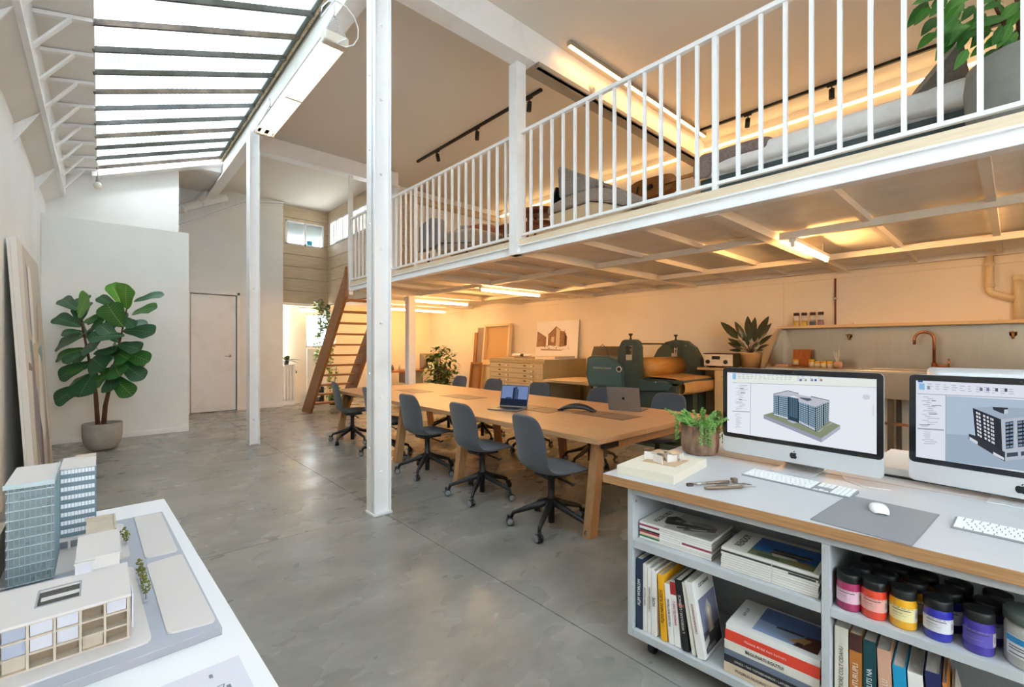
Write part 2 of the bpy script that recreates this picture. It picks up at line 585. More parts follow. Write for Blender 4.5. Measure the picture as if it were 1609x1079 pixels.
def framed_window(name, u0, u1, z0, z1, n, axis, face, gl):
    def bx(a0, a1, c0, c1, d0, d1):
        return B(a0, a1, face + d0, face + d1, c0, c1) if axis == 'x' else B(face + d0, face + d1, a0, a1, c0, c1)
    w = structure(bx(u0, u1, z0, z0 + .035, -.02, .05).build(name, STEEL))
    bx(u0, u1, z1 - .035, z1, -.02, .05).build('rail', STEEL, w)
    for k in range(n + 1):
        u = u0 + .02 + k * (u1 - u0 - .04) / n
        bx(u - .02, u + .02, z0, z1, -.02, .05).build('stile', STEEL, w)
    for k in range(n):
        a = u0 + .04 + k * (u1 - u0 - .04) / n
        bx(a, a + (u1 - u0 - .04) / n - .04, z0 + .03, z1 - .03, .012, .018).build('pane', gl, w)
    return w
framed_window('window_4', WX0, WX1, WZ0, WZ1, 2, 'x', TB, CLEAR)
SY0, SY1 = 8.9, 11.3
ws = structure(MB().box(TX + .03, TX + .09, 8.6, SY0, 2.42, 4.72).box(TX + .03, TX + .09, SY1, TB, 2.42, 4.72).box(TX + .03, TX + .09, SY0, SY1, 2.42, 3.86).box(TX + .03, TX + .09, SY0, SY1, 4.42, 4.72).build('wall_timber_side', JOINT))
plank_wall(ws, 8.6, TB, 2.42, 4.72, 8, (SY0, SY1, 3.86, 4.42), 'y', TX, PINEY)
framed_window('window_5', SY0, SY1, 3.86, 4.42, 6, 'y', TX, CLEAR)
# end wall of the loft with a deep picture rail, and a door beside the timber box
structure(B(TX + .04, XR, 8.6, 8.7, 2.5, 4.9).build('wall_loft_end', WALL))
structure(MB().box(TX + .35, XR, 8.52, 8.6, 4.43, 4.56).box(TX + .35, XR, 8.50, 8.6, 4.545, 4.565).build('trim_5', PINE))
for k in range(8):
    z = 2.52 + k * .24
    B(TX + .04, TX + .75, 8.565, 8.6, z, z + .232).build('plank', PINE, ws)
structure(B(XL, XR, 11.6, 11.7, 4.0, 4.9).build('wall_gable', WALL))
bowl = tag(MB().lathe([(0, 0), (.05, 0), (.08, .05), (.085, .13), (.07, .15), (0, .15)], 16).build('bowl', mat('turquoise_glaze', '3FA9C9', .3), loc=(3.78, 11.57, 3.80)), 'turquoise round vessel on the sill of the high timber window', 'bowl')

# ------------------------------------------------------------------ roof
structure(B(1.66, XR + .2, YF - .2, 12.0, 4.72, 4.82).build('ceiling', CEIL))
structure(MB().box(XL - .2, 1.66, 9.86, 12.0, 4.60, 4.75).build('ceiling_alcove', WALL))
# sloping soffit between skylight and left wall
sf = MB()
sf.hexa([(XL - .1, YF - .1, 3.48), (-.43, YF - .1, 3.72), (-.43, 9.9, 3.72), (XL - .1, 9.9, 3.48)],
        [(XL - .1, YF - .1, 3.52), (-.43, YF - .1, 3.76), (-.43, 9.9, 3.76), (XL - .1, 9.9, 3.52)])
structure(sf.build('ceiling_gutter', WALL))
sf = MB()
sf.hexa([(-.45, YF - .1, 4.06), (-.04, YF - .1, 4.15), (-.04, 9.9, 4.15), (-.45, 9.9, 4.06)],
        [(-.45, YF - .1, 4.10), (-.04, YF - .1, 4.19), (-.04, 9.9, 4.19), (-.45, 9.9, 4.10)])
structure(sf.build('ceiling_slope', WALL))
structure(MB().box(-.44, -.40, YF, 9.9, 3.70, 4.12).build('beam', STEEL))
for k in range(16):
    y = 9.55 - k * .62
    MB().beam((-.405, y, 3.76), (-.17, y, 4.10), .075, .014, (.79, 0, -.61)).beam((-.41, y, 4.04), (-.05, y, 4.125), .05, .03).build('bracket', STEEL)['kind'] = 'structure'
for k in range(5):
    y = 8.35 - k * 1.9
    MB()._add([(XL, y, 3.36), (XL, y, 3.53), (-.44, y, 3.70), (XL, y + .025, 3.36), (XL, y + .025, 3.53), (-.44, y + .025, 3.70)],
              [(0, 2, 1), (3, 4, 5), (0, 3, 5, 2), (1, 2, 5, 4), (0, 1, 4, 3)]).build('gusset', STEEL)['kind'] = 'structure'
# skylight: dark glazing bars and one pane between each pair
GY1 = 9.67
g0, g1 = Vector((-.06, 0, 4.17)), Vector((1.60, 0, 4.80))
sk = structure(MB().box(1.575, 1.66, YF, GY1, 4.77, 4.85).build('window_1', GREYGREEN))
NB = 27
for k in range(NB):
    y = GY1 - .13 - k * .475
    MB().beam((g0.x, y, g0.z - .02), (g1.x + .02, y, g1.z - .02), .028, .05).build('glazing_bar', DARKGLAZE if k % 3 else mat('rusty_glazing_bar', '7A6857', .7, var=('4A4038', 6, (1, 1, 1), .4, .7)), sk)
    if k < NB - 1:
        MB().hexa([(g0.x - .02, y - .46, g0.z), (g1.x + .03, y - .46, g1.z + .008), (g1.x + .03, y - .015, g1.z + .008), (g0.x - .02, y - .015, g0.z)],
                  [(g0.x - .02, y - .46, g0.z + .006), (g1.x + .03, y - .46, g1.z + .014), (g1.x + .03, y - .015, g1.z + .014), (g0.x - .02, y - .015, g0.z + .006)]).build('pane', ROOFGLASS, sk)
MB().box(1.612, 1.628, YF, GY1, 4.74, 4.77).build('putty_line', mat('brown_putty', 'B79C7A', .9, var=('8A7458', 22, (1, 1, 1), .4, .6)), sk)
# header closing the far end of the skylight
structure(MB().hexa([(-.1, GY1, 4.05), (1.66, GY1, 4.72), (1.66, GY1 + .25, 4.72), (-.1, GY1 + .25, 4.05)],
                    [(-.1, GY1, 4.22), (1.66, GY1, 4.90), (1.66, GY1 + .25, 4.90), (-.1, GY1 + .25, 4.22)]).build('trim_6', STEEL))
# gable side closing the roof above the left wall and at the front
structure(MB().box(-.5, 1.7, YF - .2, YF, 3.5, 4.95).build('wall_front_gable', WALL))

# ------------------------------------------------------------------ steel frame
structure(MB().box(1.665, 1.69, YF, 11.3, 4.45, 4.72).box(1.60, 1.76, YF, 11.3, 4.43, 4.45).build('beam', STEEL))
def h_column(x, y, w, d, z1, z0=0):
    c = MB()
    c.box(x, x + .012, y, y + d, z0, z1).box(x + w - .012, x + w, y, y + d, z0, z1).box(x, x + w, y + d * .25, y + d * .25 + .012, z0, z1)
    o = structure(c.build('column', STEEL, bev=.002, seg=1))
    for k in range(7):
        z = z0 + .35 + k * .62
        if z < z1 - .1:
            m_ = MB(); m_.T = at(x + w * .5, y + d * .25, z) @ rot('X', 90); m_.lathe([(.012, 0), (.012, .006), (.007, .012), (0, .012)], 8); m_.build('bolt', STEEL, o)
            m_ = MB(); m_.T = at(x, y + d * .6, z + .2) @ rot('Y', -90); m_.lathe([(.01, 0), (.01, .005), (.006, .01), (0, .01)], 8); m_.build('bolt', STEEL, o)
    return o
c1 = h_column(1.66, 3.51, .15, .15, 4.45)
MB().box(1.653, 1.818, 3.503, 3.668, 0, .02).build('base_plate', STEEL, c1, bev=.003)
c2 = h_column(1.55, 7.2, .13, .19, 4.45)
structure(B(3.235, 3.365, 3.50, 3.63, 2.36, 4.39).build('column', STEEL, bev=.004))
structure(B(3.265, 3.335, 7.90, 7.97, 2.30, 4.42).build('column', STEEL, bev=.004))
structure(B(4.42, 4.57, 7.86, 8.01, 0, 2.36).build('column', STEEL, bev=.004))
def i_beam_x(x0, x1, y, z0, z1, w=.2):
    return structure(MB().box(x0, x1, y - w / 2, y + w / 2, z0, z0 + .02).box(x0, x1, y - w / 2 + .0, y + w / 2 - .06, z0 + .02, z1).build('beam', STEEL, bev=.003, seg=1))
i_beam_x(1.78, XR, 3.50, 4.39, 4.72)
structure(MB().box(3.42, XR, 3.36, 3.40, 4.33, 4.39).box(3.42, XR, 3.38, 3.60, 4.375, 4.39).box(3.42, XR, 3.34, 3.42, 4.33, 4.337).build('beam', mat('grey_beam_flange', 'A69D8F', .55)))  # grey strip along the bottom of the loft beam
i_beam_x(1.78, 4.2, 7.96, 4.42, 4.68)
sd = thing('smoke_detector', 'small round cream detector on the loft beam beside the ceiling light bar', 'detector', (4.36, 3.40, 4.47))
m_ = MB(); m_.T = rot('X', 90); m_.lathe([(0, -.0), (.05, 0), (.05, .02), (.03, .035), (0, .035)], 16); m_.build('housing', CREAM, sd)
m_ = MB(); m_.T = rot('X', 90); m_.lathe([(0, .035), (.018, .035), (.012, .045), (0, .045)], 12); m_.build('sensor', STEEL, sd)

# ------------------------------------------------------------------ mezzanine
MX = 3.3
structure(MB().box(MX, XR, YF, 7.9, 2.455, 2.515).box(TX + .03, XR, 7.9, YB, 2.455, 2.515).build('floor_loft', DECK))
fa = structure(B(MX - .03, MX, YF, 7.9, 2.458, 2.52).build('trim_7', mat('pale_edge_board', 'E9D6B8', .55, var=('DCC6A4', 3, (1, 1, 14), .4, .7))))
structure(MB().box(MX - .02, MX + .0, YF, 7.9, 2.375, 2.458).box(MX - .045, MX + .05, YF, 7.9, 2.36, 2.374).box(MX - .045, MX + .05, YF, 7.9, 2.444, 2.458).build('beam', STEEL, bev=.002, seg=1))
JOB = mat('cream_painted_steel', 'EBE1CE', .55)
for y in (-2.65, -.58, 1.5, 3.56, 5.62, 7.72):
    structure(MB().box(MX + .03, XR, y - .05, y + .05, 2.355, 2.368).box(MX + .03, XR, y - .012, y + .012, 2.368, 2.455).build('beam', JOB, bev=.002, seg=1))
structure(MB().box(TX + .05, XR, 9.6, 9.7, 2.36, 2.455).build('beam', STEEL))
JO = mat('painted_joist', 'E3DCCF', .6)
ys = [-2.65, -.58, 1.5, 3.56, 5.62, 7.72]
for a, b in zip(ys, ys[1:]):
    for x in (4.62, 6.1):
        structure(B(x - .03, x + .03, a + .055, b - .055, 2.362, 2.425).build('beam', JOB))
    for k in (1, 2):
        y = a + (b - a) * k / 3
        structure(B(MX + .06, XR, y - .025, y + .025, 2.40, 2.455).build('beam', JO))
structure(B(XR - .06, XR, YF, 7.9, 2.39, 2.455).build('beam', JO))

# balustrade: two runs, either side of the loft column
def railing(y0, y1, ys_bal, posts, label):
    t = thing('railing', label, 'railing', (MX, y0, 2.515))
    B(-.022, .022, 0, y1 - y0, 1.115, 1.15).build('handrail', STEEL, t, bev=.004)
    B(-.016, .016, 0, y1 - y0, .04, .066).build('bottom_rail', STEEL, t, bev=.003)
    bal = B(-.012, .012, -.012, .012, .06, 1.12).mesh('baluster', STEEL)
    pst = B(-.018, .018, -.018, .018, 0.0, 1.12).mesh('post', STEEL)
    for y in ys_bal:
        put(bal, 'baluster', t, at(0, y - y0, 0))
    for y in posts:
        put(pst, 'post', t, at(0, y - y0, 0))
    return t
railing(3.635, 7.9, [3.75 + .147 * k for k in range(29) if abs(3.75 + .147 * k - 5.667) > .05], [5.674], 'white steel railing run beyond the loft column, in front of the grey tub chair')
railing(-2.0, 3.495, [3.357 - .1472 * k for k in range(37) if k != 13], [1.455], 'white steel loft railing nearer than the loft column, in front of the bed')
# ------------------------------------------------------------------ lamps of the room
def tube_light(name, label, x0, x1, y, z, group=None, top=2.455, tm=None):
    """batten with a bare tube under the loft, along x"""
    t = thing(name, label, 'ceiling light', ((x0 + x1) / 2, y, z), 0, group)
    h = (x1 - x0) / 2
    B(-h, h, -.03, .03, .03, .062).build('batten', STEEL, t, bev=.004)
    m_ = MB(); m_.tube([(-h + .03, 0, .008), (h - .03, 0, .008)], .017, 10); m_.build('tube', tm or TUBEM, t)
    for s in (-1, 1):
        MB().tube([(s * h * .7, 0, .062), (s * h * .7, 0, top - z)], .006, 6).build('hanger', STEEL, t)
        B(s * (h - .015) - .015, s * (h - .015) + .015, -.015, .015, -.012, .035).build('holder', STEEL, t)
    return t
tube_light('tube_light', 'glowing tube light under the loft in front of the sink', 4.60, 5.72, 1.34, 2.30)
tube_light('tube_light', 'glowing tube light under the loft above the flat file cabinet', 4.56, 5.95, 5.82, 2.30)
tube_light('tube_light', 'glowing tube light under the loft behind the thin column', 4.40, 5.93, 7.98, 2.28)
tube_light('tube_light', 'farthest glowing tube light above the computer desk by the back wall', 5.20, 6.80, 10.15, 2.28)
tube_light('tube_light', 'small tube light over the barred window behind the ladder stair', 3.55, 4.1, 11.62, 2.27, None, 2.36, SMALLT)
tube_light('tube_light', 'added tube light under the loft, out of view to the right', 4.60, 5.72, -.80, 2.30)  # unseen extra tube, added to the row for its light

# LED profile along the loft beam and LED cove strip on the long wall
t = thing('ceiling_light_bar', 'long slim LED bar on the loft ceiling beside the beam', 'ceiling light', (5.4, 3.26, 4.72))
B(-1.62, 1.62, -.025, .025, -.05, 0).build('profile', mat('anodised_profile', 'B9AE9C', .4, .6), t)
B(-1.60, 1.60, -.02, .02, -.056, -.05).build('diffuser', BARM, t)
t = thing('wall_light_strip', 'glowing LED strip running along the loft wall behind the bed and lounge chair', 'light strip', (XR - .02, 4.4, 4.575))
B(-.02, .02, -4.6, 4.1, -.02, .012).build('profile', STEEL, t)
B(-.030, -.0205, -4.58, 4.08, -.016, .010).build('diffuser', mat('strip_glow', 'FFFFFF') and emit('warm_led_strip_face', 'FFD08E', LED * 2.2), t)
B(-.018, -.004, -4.58, 4.08, -.026, -.0205).build('lens', LEDM, t)

def spot_track(name, label, x, y0, y1, z, spots):
    t = thing(name, label, 'spotlight track', (x, (y0 + y1) / 2, z))
    h = (y1 - y0) / 2
    B(-.018, .018, -h, h, -.035, 0).build('track', BLACKM, t)
    for y, tilt in spots:
        yy = y - (y0 + y1) / 2
        s = MB().box(-.012, .012, yy - .05, yy + .05, -.055, -.035).tube([(0, yy, -.055), (0, yy, -.09)], .008, 6)
        s.T = at(0, yy, -.09) @ rot('X', tilt)
        s.lathe([(.001, 0), (.032, 0), (.032, -.12), (.03, -.12)], 14)
        h_ = s.build('spotlight', BLACKM, t)
        e = MB(); e.T = at(0, yy, -.09) @ rot('X', tilt); e.lathe([(.027, -.118), (.001, -.116)], 14); e.build('lens', SPOTM, h_)
        ld_ = bpy.data.lights.new('spot_lamp', 'SPOT'); ld_.energy = SPOTW; ld_.color = (1, .62, .32); ld_.spot_size = math.radians(110); ld_.spot_blend = .6; ld_.shadow_soft_size = .03
        lo_ = bpy.data.objects.new('spot_lamp', ld_); COL.objects.link(lo_); lo_.location = (x, y, z - .225); lo_.rotation_euler = (math.radians(tilt), 0, 0)
    return t
spot_track('spotlight_track', 'black spotlight track on the ceiling behind the loft column', 4.22, 4.1, 7.2, 4.72, [(6.55, -18), (5.45, 4), (4.32, 6)])
spot_track('spotlight_track', 'black spotlight track on the ceiling above the bed', 6.83, .1, 3.30, 4.72, [(2.55, 5), (1.55, 0)])

# suspended twin tube fitting under the skylight beam
hl = thing('hanging_light', 'long twin tube light hanging on chains beside the skylight', 'hanging light', (1.55, 5.24, 4.09))
L2 = 1.13
bd = MB()
bd.grid([[(-.10, y, .0), (-.10, y, .03), (-.06, y, .065), (.06, y, .065), (.10, y, .03), (.10, y, .0)] for y in (-L2, L2)])
bd.poly([(-.10, -L2, 0), (-.10, -L2, .03), (-.06, -L2, .065), (.06, -L2, .065), (.10, -L2, .03), (.10, -L2, 0)]).poly([(-.10, L2, 0), (-.10, L2, .03), (-.06, L2, .065), (.06, L2, .065), (.10, L2, .03), (.10, L2, 0)][::-1])
bd.build('housing', STEEL, hl)
B(-.11, .11, -L2 - .10, -L2, -.025, .07).build('end_cap', mat('frosted_end_cap', 'D8CDBC', .2), hl, bev=.02, seg=3)
B(-.11, .11, L2, L2 + .06, -.025, .07).build('end_cap', mat('frosted_end_cap', 'D8CDBC', .2), hl, bev=.02, seg=3)
for s in (-1, 1):
    MB().tube([(s * .045, -L2 + .01, -.005), (s * .045, L2 - .01, -.005)], .019, 10).build('tube', LAMPM, hl)
B(-.085, .085, -.015, .015, -.03, .0).build('clip', STEEL, hl)
link = MB().tube([(.006 * math.cos(a), 0, .011 * math.sin(a)) for a in [k * math.pi / 4 for k in range(9)]], .0022, 5, caps=False).mesh('chain_link', CHROME)
for (y, top) in ((-L2 - .02, -L2 - .02), (L2 - .2, L2 - .2)):
    for sx, sy in ((-.09, -.06), (.09, -.06), (-.09, .06), (.09, .06)):
        a, b = Vector((sx, y + sy, .07)), Vector((0, top, .27))
        ch = MB()
        n_ = 15
        for k in range(n_):
            p = a.lerp(b, (k + .5) / n_)
            ch.T = at(*p) @ rot('Y', math.degrees(math.atan2(b.x - a.x, b.z - a.z))) @ rot('Z', 90 * (k % 2))
            ch.tube([(.005 * math.cos(q), 0, .010 * math.sin(q)) for q in [j * math.pi / 4 for j in range(9)]], .002, 4, caps=False)
        ch.build('chain', CHROME, hl)
    MB().tube([(0, top, .25), (0, top, .36)], .008, 6).build('hook', CHROME, hl)
cb = [(.07, -L2 - .12, .04)] + [(.02 + .17 * math.sin(a), -L2 - .11, .05 - .19 * math.cos(a) + .10) for a in [k * .5 - .2 for k in range(11)]] + [(-.05, -L2 - .1, .30), (.0, -L2 - .4, .36)]
MB().tube(cb, .006, 6).build('power_cable', STEEL, hl)

# bulb on a cord at the end of the gutter
pb = thing('hanging_bulb', 'small bare bulb on a thin cord beside the end of the skylight', 'bulb', (-.03, 9.4, 3.86))
MB().tube([(0, 0, .1), (.0, 0, .36)], .006, 6).build('cord', mat('old_cord', 'A09A8C', .7), pb)
MB().lathe([(.02, .12), (.024, .06), (.03, .05), (.03, .03)], 12).build('socket', mat('grey_socket', '8F8A80', .5), pb)
MB().lathe([(.028, .04), (.05, .0), (.052, -.03), (.035, -.06), (0, -.072)], 14).build('bulb', mat('white_bulb', 'E9E2D2', .2), pb)
# ------------------------------------------------------------------ meeting table
TX0, TX1, TY0, TY1, TZ = 2.60, 4.32, 1.97, 6.92, .74
tb = thing('meeting_table', 'long oak meeting table on splayed trestle legs in the middle of the room', 'table', (3.46, 4.445, 0))
hw, hl_ = (TX1 - TX0) / 2, (TY1 - TY0) / 2
mid = .04
B(-hw, hw, -hl_, mid - .002, TZ - .042, TZ).build('tabletop', OAK, tb, bev=.003)
B(-hw, hw, mid + .002, hl_, TZ - .042, TZ).build('tabletop', OAK, tb, bev=.003)
for ly in (-hl_ + .12, -.695, .555, hl_ - .12):
    B(-hw + .2, hw - .2, ly - .03, ly + .03, TZ - .13, TZ - .05).build('crossbar', OAKX, tb, bev=.003)
    for s in (-1, 1):
        tx, bx = s * (hw - .16), s * (hw - .06)
        lg = MB()
        w = .045
        lg.hexa([(bx - w, ly - .035, 0), (bx + w, ly - .035, 0), (bx + w, ly + .035, 0), (bx - w, ly + .035, 0)],
                [(tx - w, ly - .035, TZ - .045), (tx + w, ly - .035, TZ - .045), (tx + w, ly + .035, TZ - .045), (tx - w, ly + .035, TZ - .045)])
        lo = lg.build('leg', OAKX, tb, bev=.004)
        MB().box(tx - .055 if s > 0 else tx + .015, tx - .015 if s > 0 else tx + .055, ly - .042, ly - .035, TZ - .17, TZ - .05).build('bracket', mat('steel_bracket', '6A6862', .4, .8), lo)
    B(-hw + .12, -hw + .30, ly - .09, ly - .045, TZ - .10, TZ - .045).build('cable_box', BLACK, tb, bev=.01)
for k, (y, x) in enumerate(((1.45, -.06), (.35, .02), (-1.08, -.06), (-1.82, .12))):
    f = B(x - .16, x + .16, y - .30, y + .30, TZ - .001, TZ + .0015).build('cable_flap', mat('brown_flap', '6E5640', .5), tb)
    for q in (-1, 1):
        B(x - .15, x + .15, y + q * .15 - .14, y + q * .15 + .14, TZ + .0015, TZ + .003).build('lid', mat('brown_lid', '7D6249', .45), f)

# ------------------------------------------------------------------ swivel chairs
FELT = mat('charcoal_felt', '565A61', .95, var=('3C3F45', 260, (1, 1, 1), .35, .65), bump=(300, .25), sheen=.25)
CHB = mat('chair_base_black', '1E1F22', .42)
CASTG = mat('caster_grey', '8C8E90', .4)
CASTD = mat('caster_black', '26272A', .5)
def shell_mesh():
    # profile rows: (y, z, half width, forward curl of the rim)
    prof = [(.235, .435, .185, .0), (.22, .452, .215, .0), (.15, .462, .232, .002), (.05, .452, .238, .008), (-.05, .442, .236, .014), (-.13, .446, .225, .022),
            (-.185, .472, .212, .03), (-.215, .52, .205, .036), (-.226, .58, .207, .038), (-.232, .65, .212, .036), (-.24, .72, .212, .03), (-.252, .79, .205, .024),
            (-.262, .84, .190, .018), (-.268, .872, .155, .012), (-.27, .886, .10, .008)]
    n = 11
    front, back = [], []
    for i, (y, z, hw_, cl) in enumerate(prof):
        j0, j1 = max(0, i - 1), min(len(prof) - 1, i + 1)
        ty, tz = prof[j1][0] - prof[j0][0], prof[j1][1] - prof[j0][1]
        L = math.hypot(ty, tz); ny, nz = -tz / L, ty / L      # normal, pointing down / back
        fr, bk = [], []
        for k in range(n):
            u = -1 + 2 * k / (n - 1)
            x = u * hw_
            c = cl * u * u * 1.1
            e = .016 * (1 - abs(u) ** 6 * .7)
            fr.append((x, y - ny * (c + e) * 1, z - nz * (c + e) * 1))
            bk.append((x, y - ny * (c - e), z - nz * (c - e)))
        front.append(fr); back.append(bk)
    rows = [f + b[::-1] for f, b in zip(front, back)]
    m_ = MB(); m_.grid(rows, closed=True)
    k2 = len(rows[0])
    m_.f.append(tuple(range(k2 - 1, -1, -1))); m_.m.append(0); m_.s.append(True)
    e = (len(rows) - 1) * k2
    m_.f.append(tuple(range(e, e + k2))); m_.m.append(0); m_.s.append(True)
    return m_
def make_chair(label):
    t = thing('swivel_chair', label, 'chair', (0, 0, 0), 0, 'swivel chairs around the meeting table')
    shell_mesh().build('seat_shell', FELT, t, sub=1)
    MB().lathe([(.12, .418), (.10, .40), (.05, .385), (.028, .37), (.028, .24), (.034, .235), (.034, .20), (.026, .19), (.026, .03), (0, .03)], 16).build('gas_lift', CHB, t)
    MB().tube([(.06, .02, .385), (.16, .03, .375), (.23, .03, .37), (.255, .03, .385)], .008, 6).box(-.09, .09, -.1, .12, .395, .425).build('tilt_lever', CHB, t)
    leg = MB()
    leg.tube([(.0, 0, .20), (.10, 0, .165), (.22, 0, .125), (.295, 0, .10), (.31, 0, .065)], [.034, .026, .02, .016, .014], 8)
    lm = leg.mesh('leg', CHB)
    ca = MB(); ca.T = rot('X', 90)
    ca.lathe([(.0, -.026), (.026, -.026), (.03, -.02), (.03, -.006), (.02, -.004), (.02, .004), (.03, .006), (.03, .02), (.026, .026), (0, .026)], 14)
    ca.lathe([(.018, -.0265), (.0, -.028)], 12, mi=1).lathe([(.0, .028), (.018, .0265)], 12, mi=1)
    ca.lathe([(.0255, -.0268), (.019, -.0275)], 14, mi=1).lathe([(.019, .0275), (.0255, .0268)], 14, mi=1)
    ca.T = Matrix.Identity(4)
    ca.tube([(.0, 0, .0), (-.014, 0, .035), (-.014, 0, .05)], .012, 6)
    cm = ca.mesh('caster', [CASTD, CASTG])
    for k in range(5):
        a = k * 72 + 20
        lo = put(lm, 'leg', t, rot('Z', a))
        put(cm, 'caster', lo, at(.322, 0, .031) @ rot('Z', 40 + 50 * k))
    return t
chairs = [
    (2.60, 2.42, 84, 'charcoal felt swivel chair nearest the shelf desk, at the near corner of the table'),
    (2.66, 3.36, 76, 'charcoal felt swivel chair second from the shelf desk along the near side'),
    (2.68, 4.36, 72, 'charcoal felt swivel chair beside the big column, third along the near side'),
    (2.70, 5.36, 78, 'charcoal felt swivel chair mostly hidden behind the big column'),
    (2.74, 6.52, 84, 'charcoal felt swivel chair at the far near-side corner, left of the big column'),
    (4.32, 6.36, -88, 'charcoal felt swivel chair across the table, farthest one by the leaning frames'),
    (4.32, 5.45, -92, 'charcoal felt swivel chair across the table, in front of the flat file cabinet left end'),
    (4.32, 4.45, -94, 'charcoal felt swivel chair across the table behind the open laptop screen'),
    (4.33, 3.40, -90, 'charcoal felt swivel chair across the table behind the grey laptop lid'),
    (4.33, 2.52, -88, 'charcoal felt swivel chair across the table, in front of the press blanket'),
]
ch0 = None
for (x, y, a, lab) in chairs:
    if ch0 is None:
        ch0 = make_chair(lab); ch0.location = (x, y, 0); ch0.rotation_euler = (0, 0, math.radians(-a - (17 if a > 0 else 0)))
        # seat faces local +y
    else:
        dup(ch0, (x, y, 0), math.radians(-a - (17 if a > 0 else 0)), lab)

# ------------------------------------------------------------------ laptops and speakerphone on the table
ALU = mat('space_grey_aluminium', '9B9793', .38, .75)
ALUD = mat('dark_aluminium', '55545A', .4, .6)
def apple_mark(name, s, mt, parent, mat4, th=.0005):
    """flat fruit mark with a bite and a leaf"""
    pts = [(0, .30), (.12, .36), (.28, .36), (.40, .27), (.33, .17), (.31, .04), (.36, -.08), (.45, -.15), (.38, -.32), (.26, -.47), (.12, -.45), (0, -.41), (-.12, -.45), (-.26, -.47), (-.38, -.33), (-.46, -.12), (-.45, .12), (-.36, .29), (-.22, .36), (-.10, .34)]
    m_ = MB().prism([(x * s, y * s) for x, y in pts], 0, th)
    m_.prism([(x * s, y * s) for x, y in [(.0, .42), (.02, .54), (.10, .62), (.18, .65), (.17, .53), (.10, .45)]], 0, th)
    o = m_.build(name, mt, parent); o.matrix_local = mat4
    return o
def laptop(label, loc, rz, screen, lid_col):
    t = thing('laptop', label, 'laptop', loc, rz)
    B(-.17, .17, -.118, .118, 0, .012).build('base', lid_col, t, bev=.004)
    B(-.135, .135, -.01, .09, .012, .0135).build('keyboard', BLACK, t)
    B(-.055, .055, -.10, -.025, .012, .0128).build('trackpad', ALUD, t)
    lid = MB(); lid.T = at(0, .118, .012) @ rot('X', -14)
    lid.box(-.17, .17, -.004, .004, 0, .235)
    lo = lid.build('lid', lid_col, t, bev=.003)
    s = MB(); s.T = at(0, .118, .012) @ rot('X', -14)
    s.box(-.163, .163, -.0052, -.004, .012, .228)
    if screen:
        so = s.build('display', BLACK, t)
        d = MB(); d.T = at(0, .118, .012) @ rot('X', -14)
        q = lambda x0, x1, z0, z1, e, mi: d.box(x0, x1, -.0056 - e, -.0052, z0, z1, mi)
        q(-.158, .158, .02, .222, 0, 0)
        q(-.158, .158, .02, .085, .0002, 1)
        q(-.02, .0, .085, .205, .0002, 1); q(.0, .03, .085, .215, .0003, 2); q(.034, .045, .085, .19, .0002, 1)
        q(-.10, -.03, .085, .10, .0002, 2)
        d.build('screen_image', [emit('laptop_blue', '6E80AA', .6), emit('laptop_dark', '2A3348', .35), emit('laptop_mid', '3F5070', .45)], so)
    else:
        s.build('display', BLACK, t)
    apple_mark('lid_mark', .035, BLACK if not screen else ALUD, lo, at(0, .118, .012) @ rot('X', -14) @ at(0, .0041, .12) @ rot('X', -90) @ rot('Z', 180))
    return t
laptop('open grey laptop with its screen lit blue, on the near side of the table', (3.12, 3.52, TZ + .002), math.radians(-72), True, ALU)
laptop('open grey laptop turned away showing the back of its lid', (4.06, 2.69, TZ + .002), math.radians(104), False, ALU)
sp = thing('speakerphone', 'black arched conference speakerphone on the table', 'speakerphone', (3.56, 2.96, TZ + .0035), math.radians(-64))
rows = []
for k in range(13):
    u = -1 + k / 6
    h = .014 + .072 * (1 - u * u) ** .8
    w = .075 - .03 * abs(u)
    x = u * .19
    base = max(0, .05 * (1 - u * u * 1.5)) * .5
    rows.append([(x, -w, base), (x, -w * .8, base + (h - base) * .7), (x, 0, h), (x, w * .8, base + (h - base) * .7), (x, w, base), (x, 0, base)])
m_ = MB(); m_.grid(rows, closed=True); m_.build('body', mat('phone_black', '2B2C2E', .35), sp, sub=1)
for s in (-1, 1):
    B(s * .165 - .03, s * .165 + .03, -.035, .035, 0, .014).build('foot', BLACK, sp, bev=.004)
MB().lathe([(.03, .086), (.0, .088)], 16).build('speaker_grille', CHROME, sp)
# ------------------------------------------------------------------ shelf desk in the foreground (its own axes)
DO = Vector((1.751, 1.301, 0)); DRZ = math.radians(-87.26)
DM = Matrix.Translation(DO) @ Matrix.Rotation(DRZ, 4, 'Z')
DZ = .80
def D(l, w, z=DZ):
    return tuple(DM @ Vector((l, w, z)))
LAM = mat('grey_laminate', 'C9CACC', .42, var=('C1C2C5', 2, (1, 1, 1), .4, .7))
OAKE = wood('oak_edge', 'BC8F62', '9F7348', 'x', 7, .5, 20)
GREYP = mat('grey_panel', 'BFC2C3', .5, var=('B6B9BA', 3, (1, 1, 1), .4, .7))
PAPER = mat('paper_white', 'F1EFEA', .8)
PAGES = mat('page_block', 'E3DED2', .85, var=('C9C3B5', 90, (.2, .2, 6), .4, .6))
def desk(name, label, w0, w1, edge_front):
    t = thing(name, label, 'desk', D(0, w0, 0), DRZ)
    d = w1 - w0
    B(0, 2.7, 0, d, DZ - .04, DZ - .0012).build('core', OAKE, t, bev=.0015)
    B(.001, 2.699, .001, d - .001, DZ - .0012, DZ).build('laminate', LAM, t)
    for (x, y) in ((.06, d - .08), (2.6, .08), (2.6, d - .08)):
        B(x - .025, x + .025, y - .025, y + .025, 0, DZ - .04).build('leg', GREYP, t)
    return t
desk('shelf_desk', 'grey topped desk with oak edge holding the two front monitors', 0, .742, True)
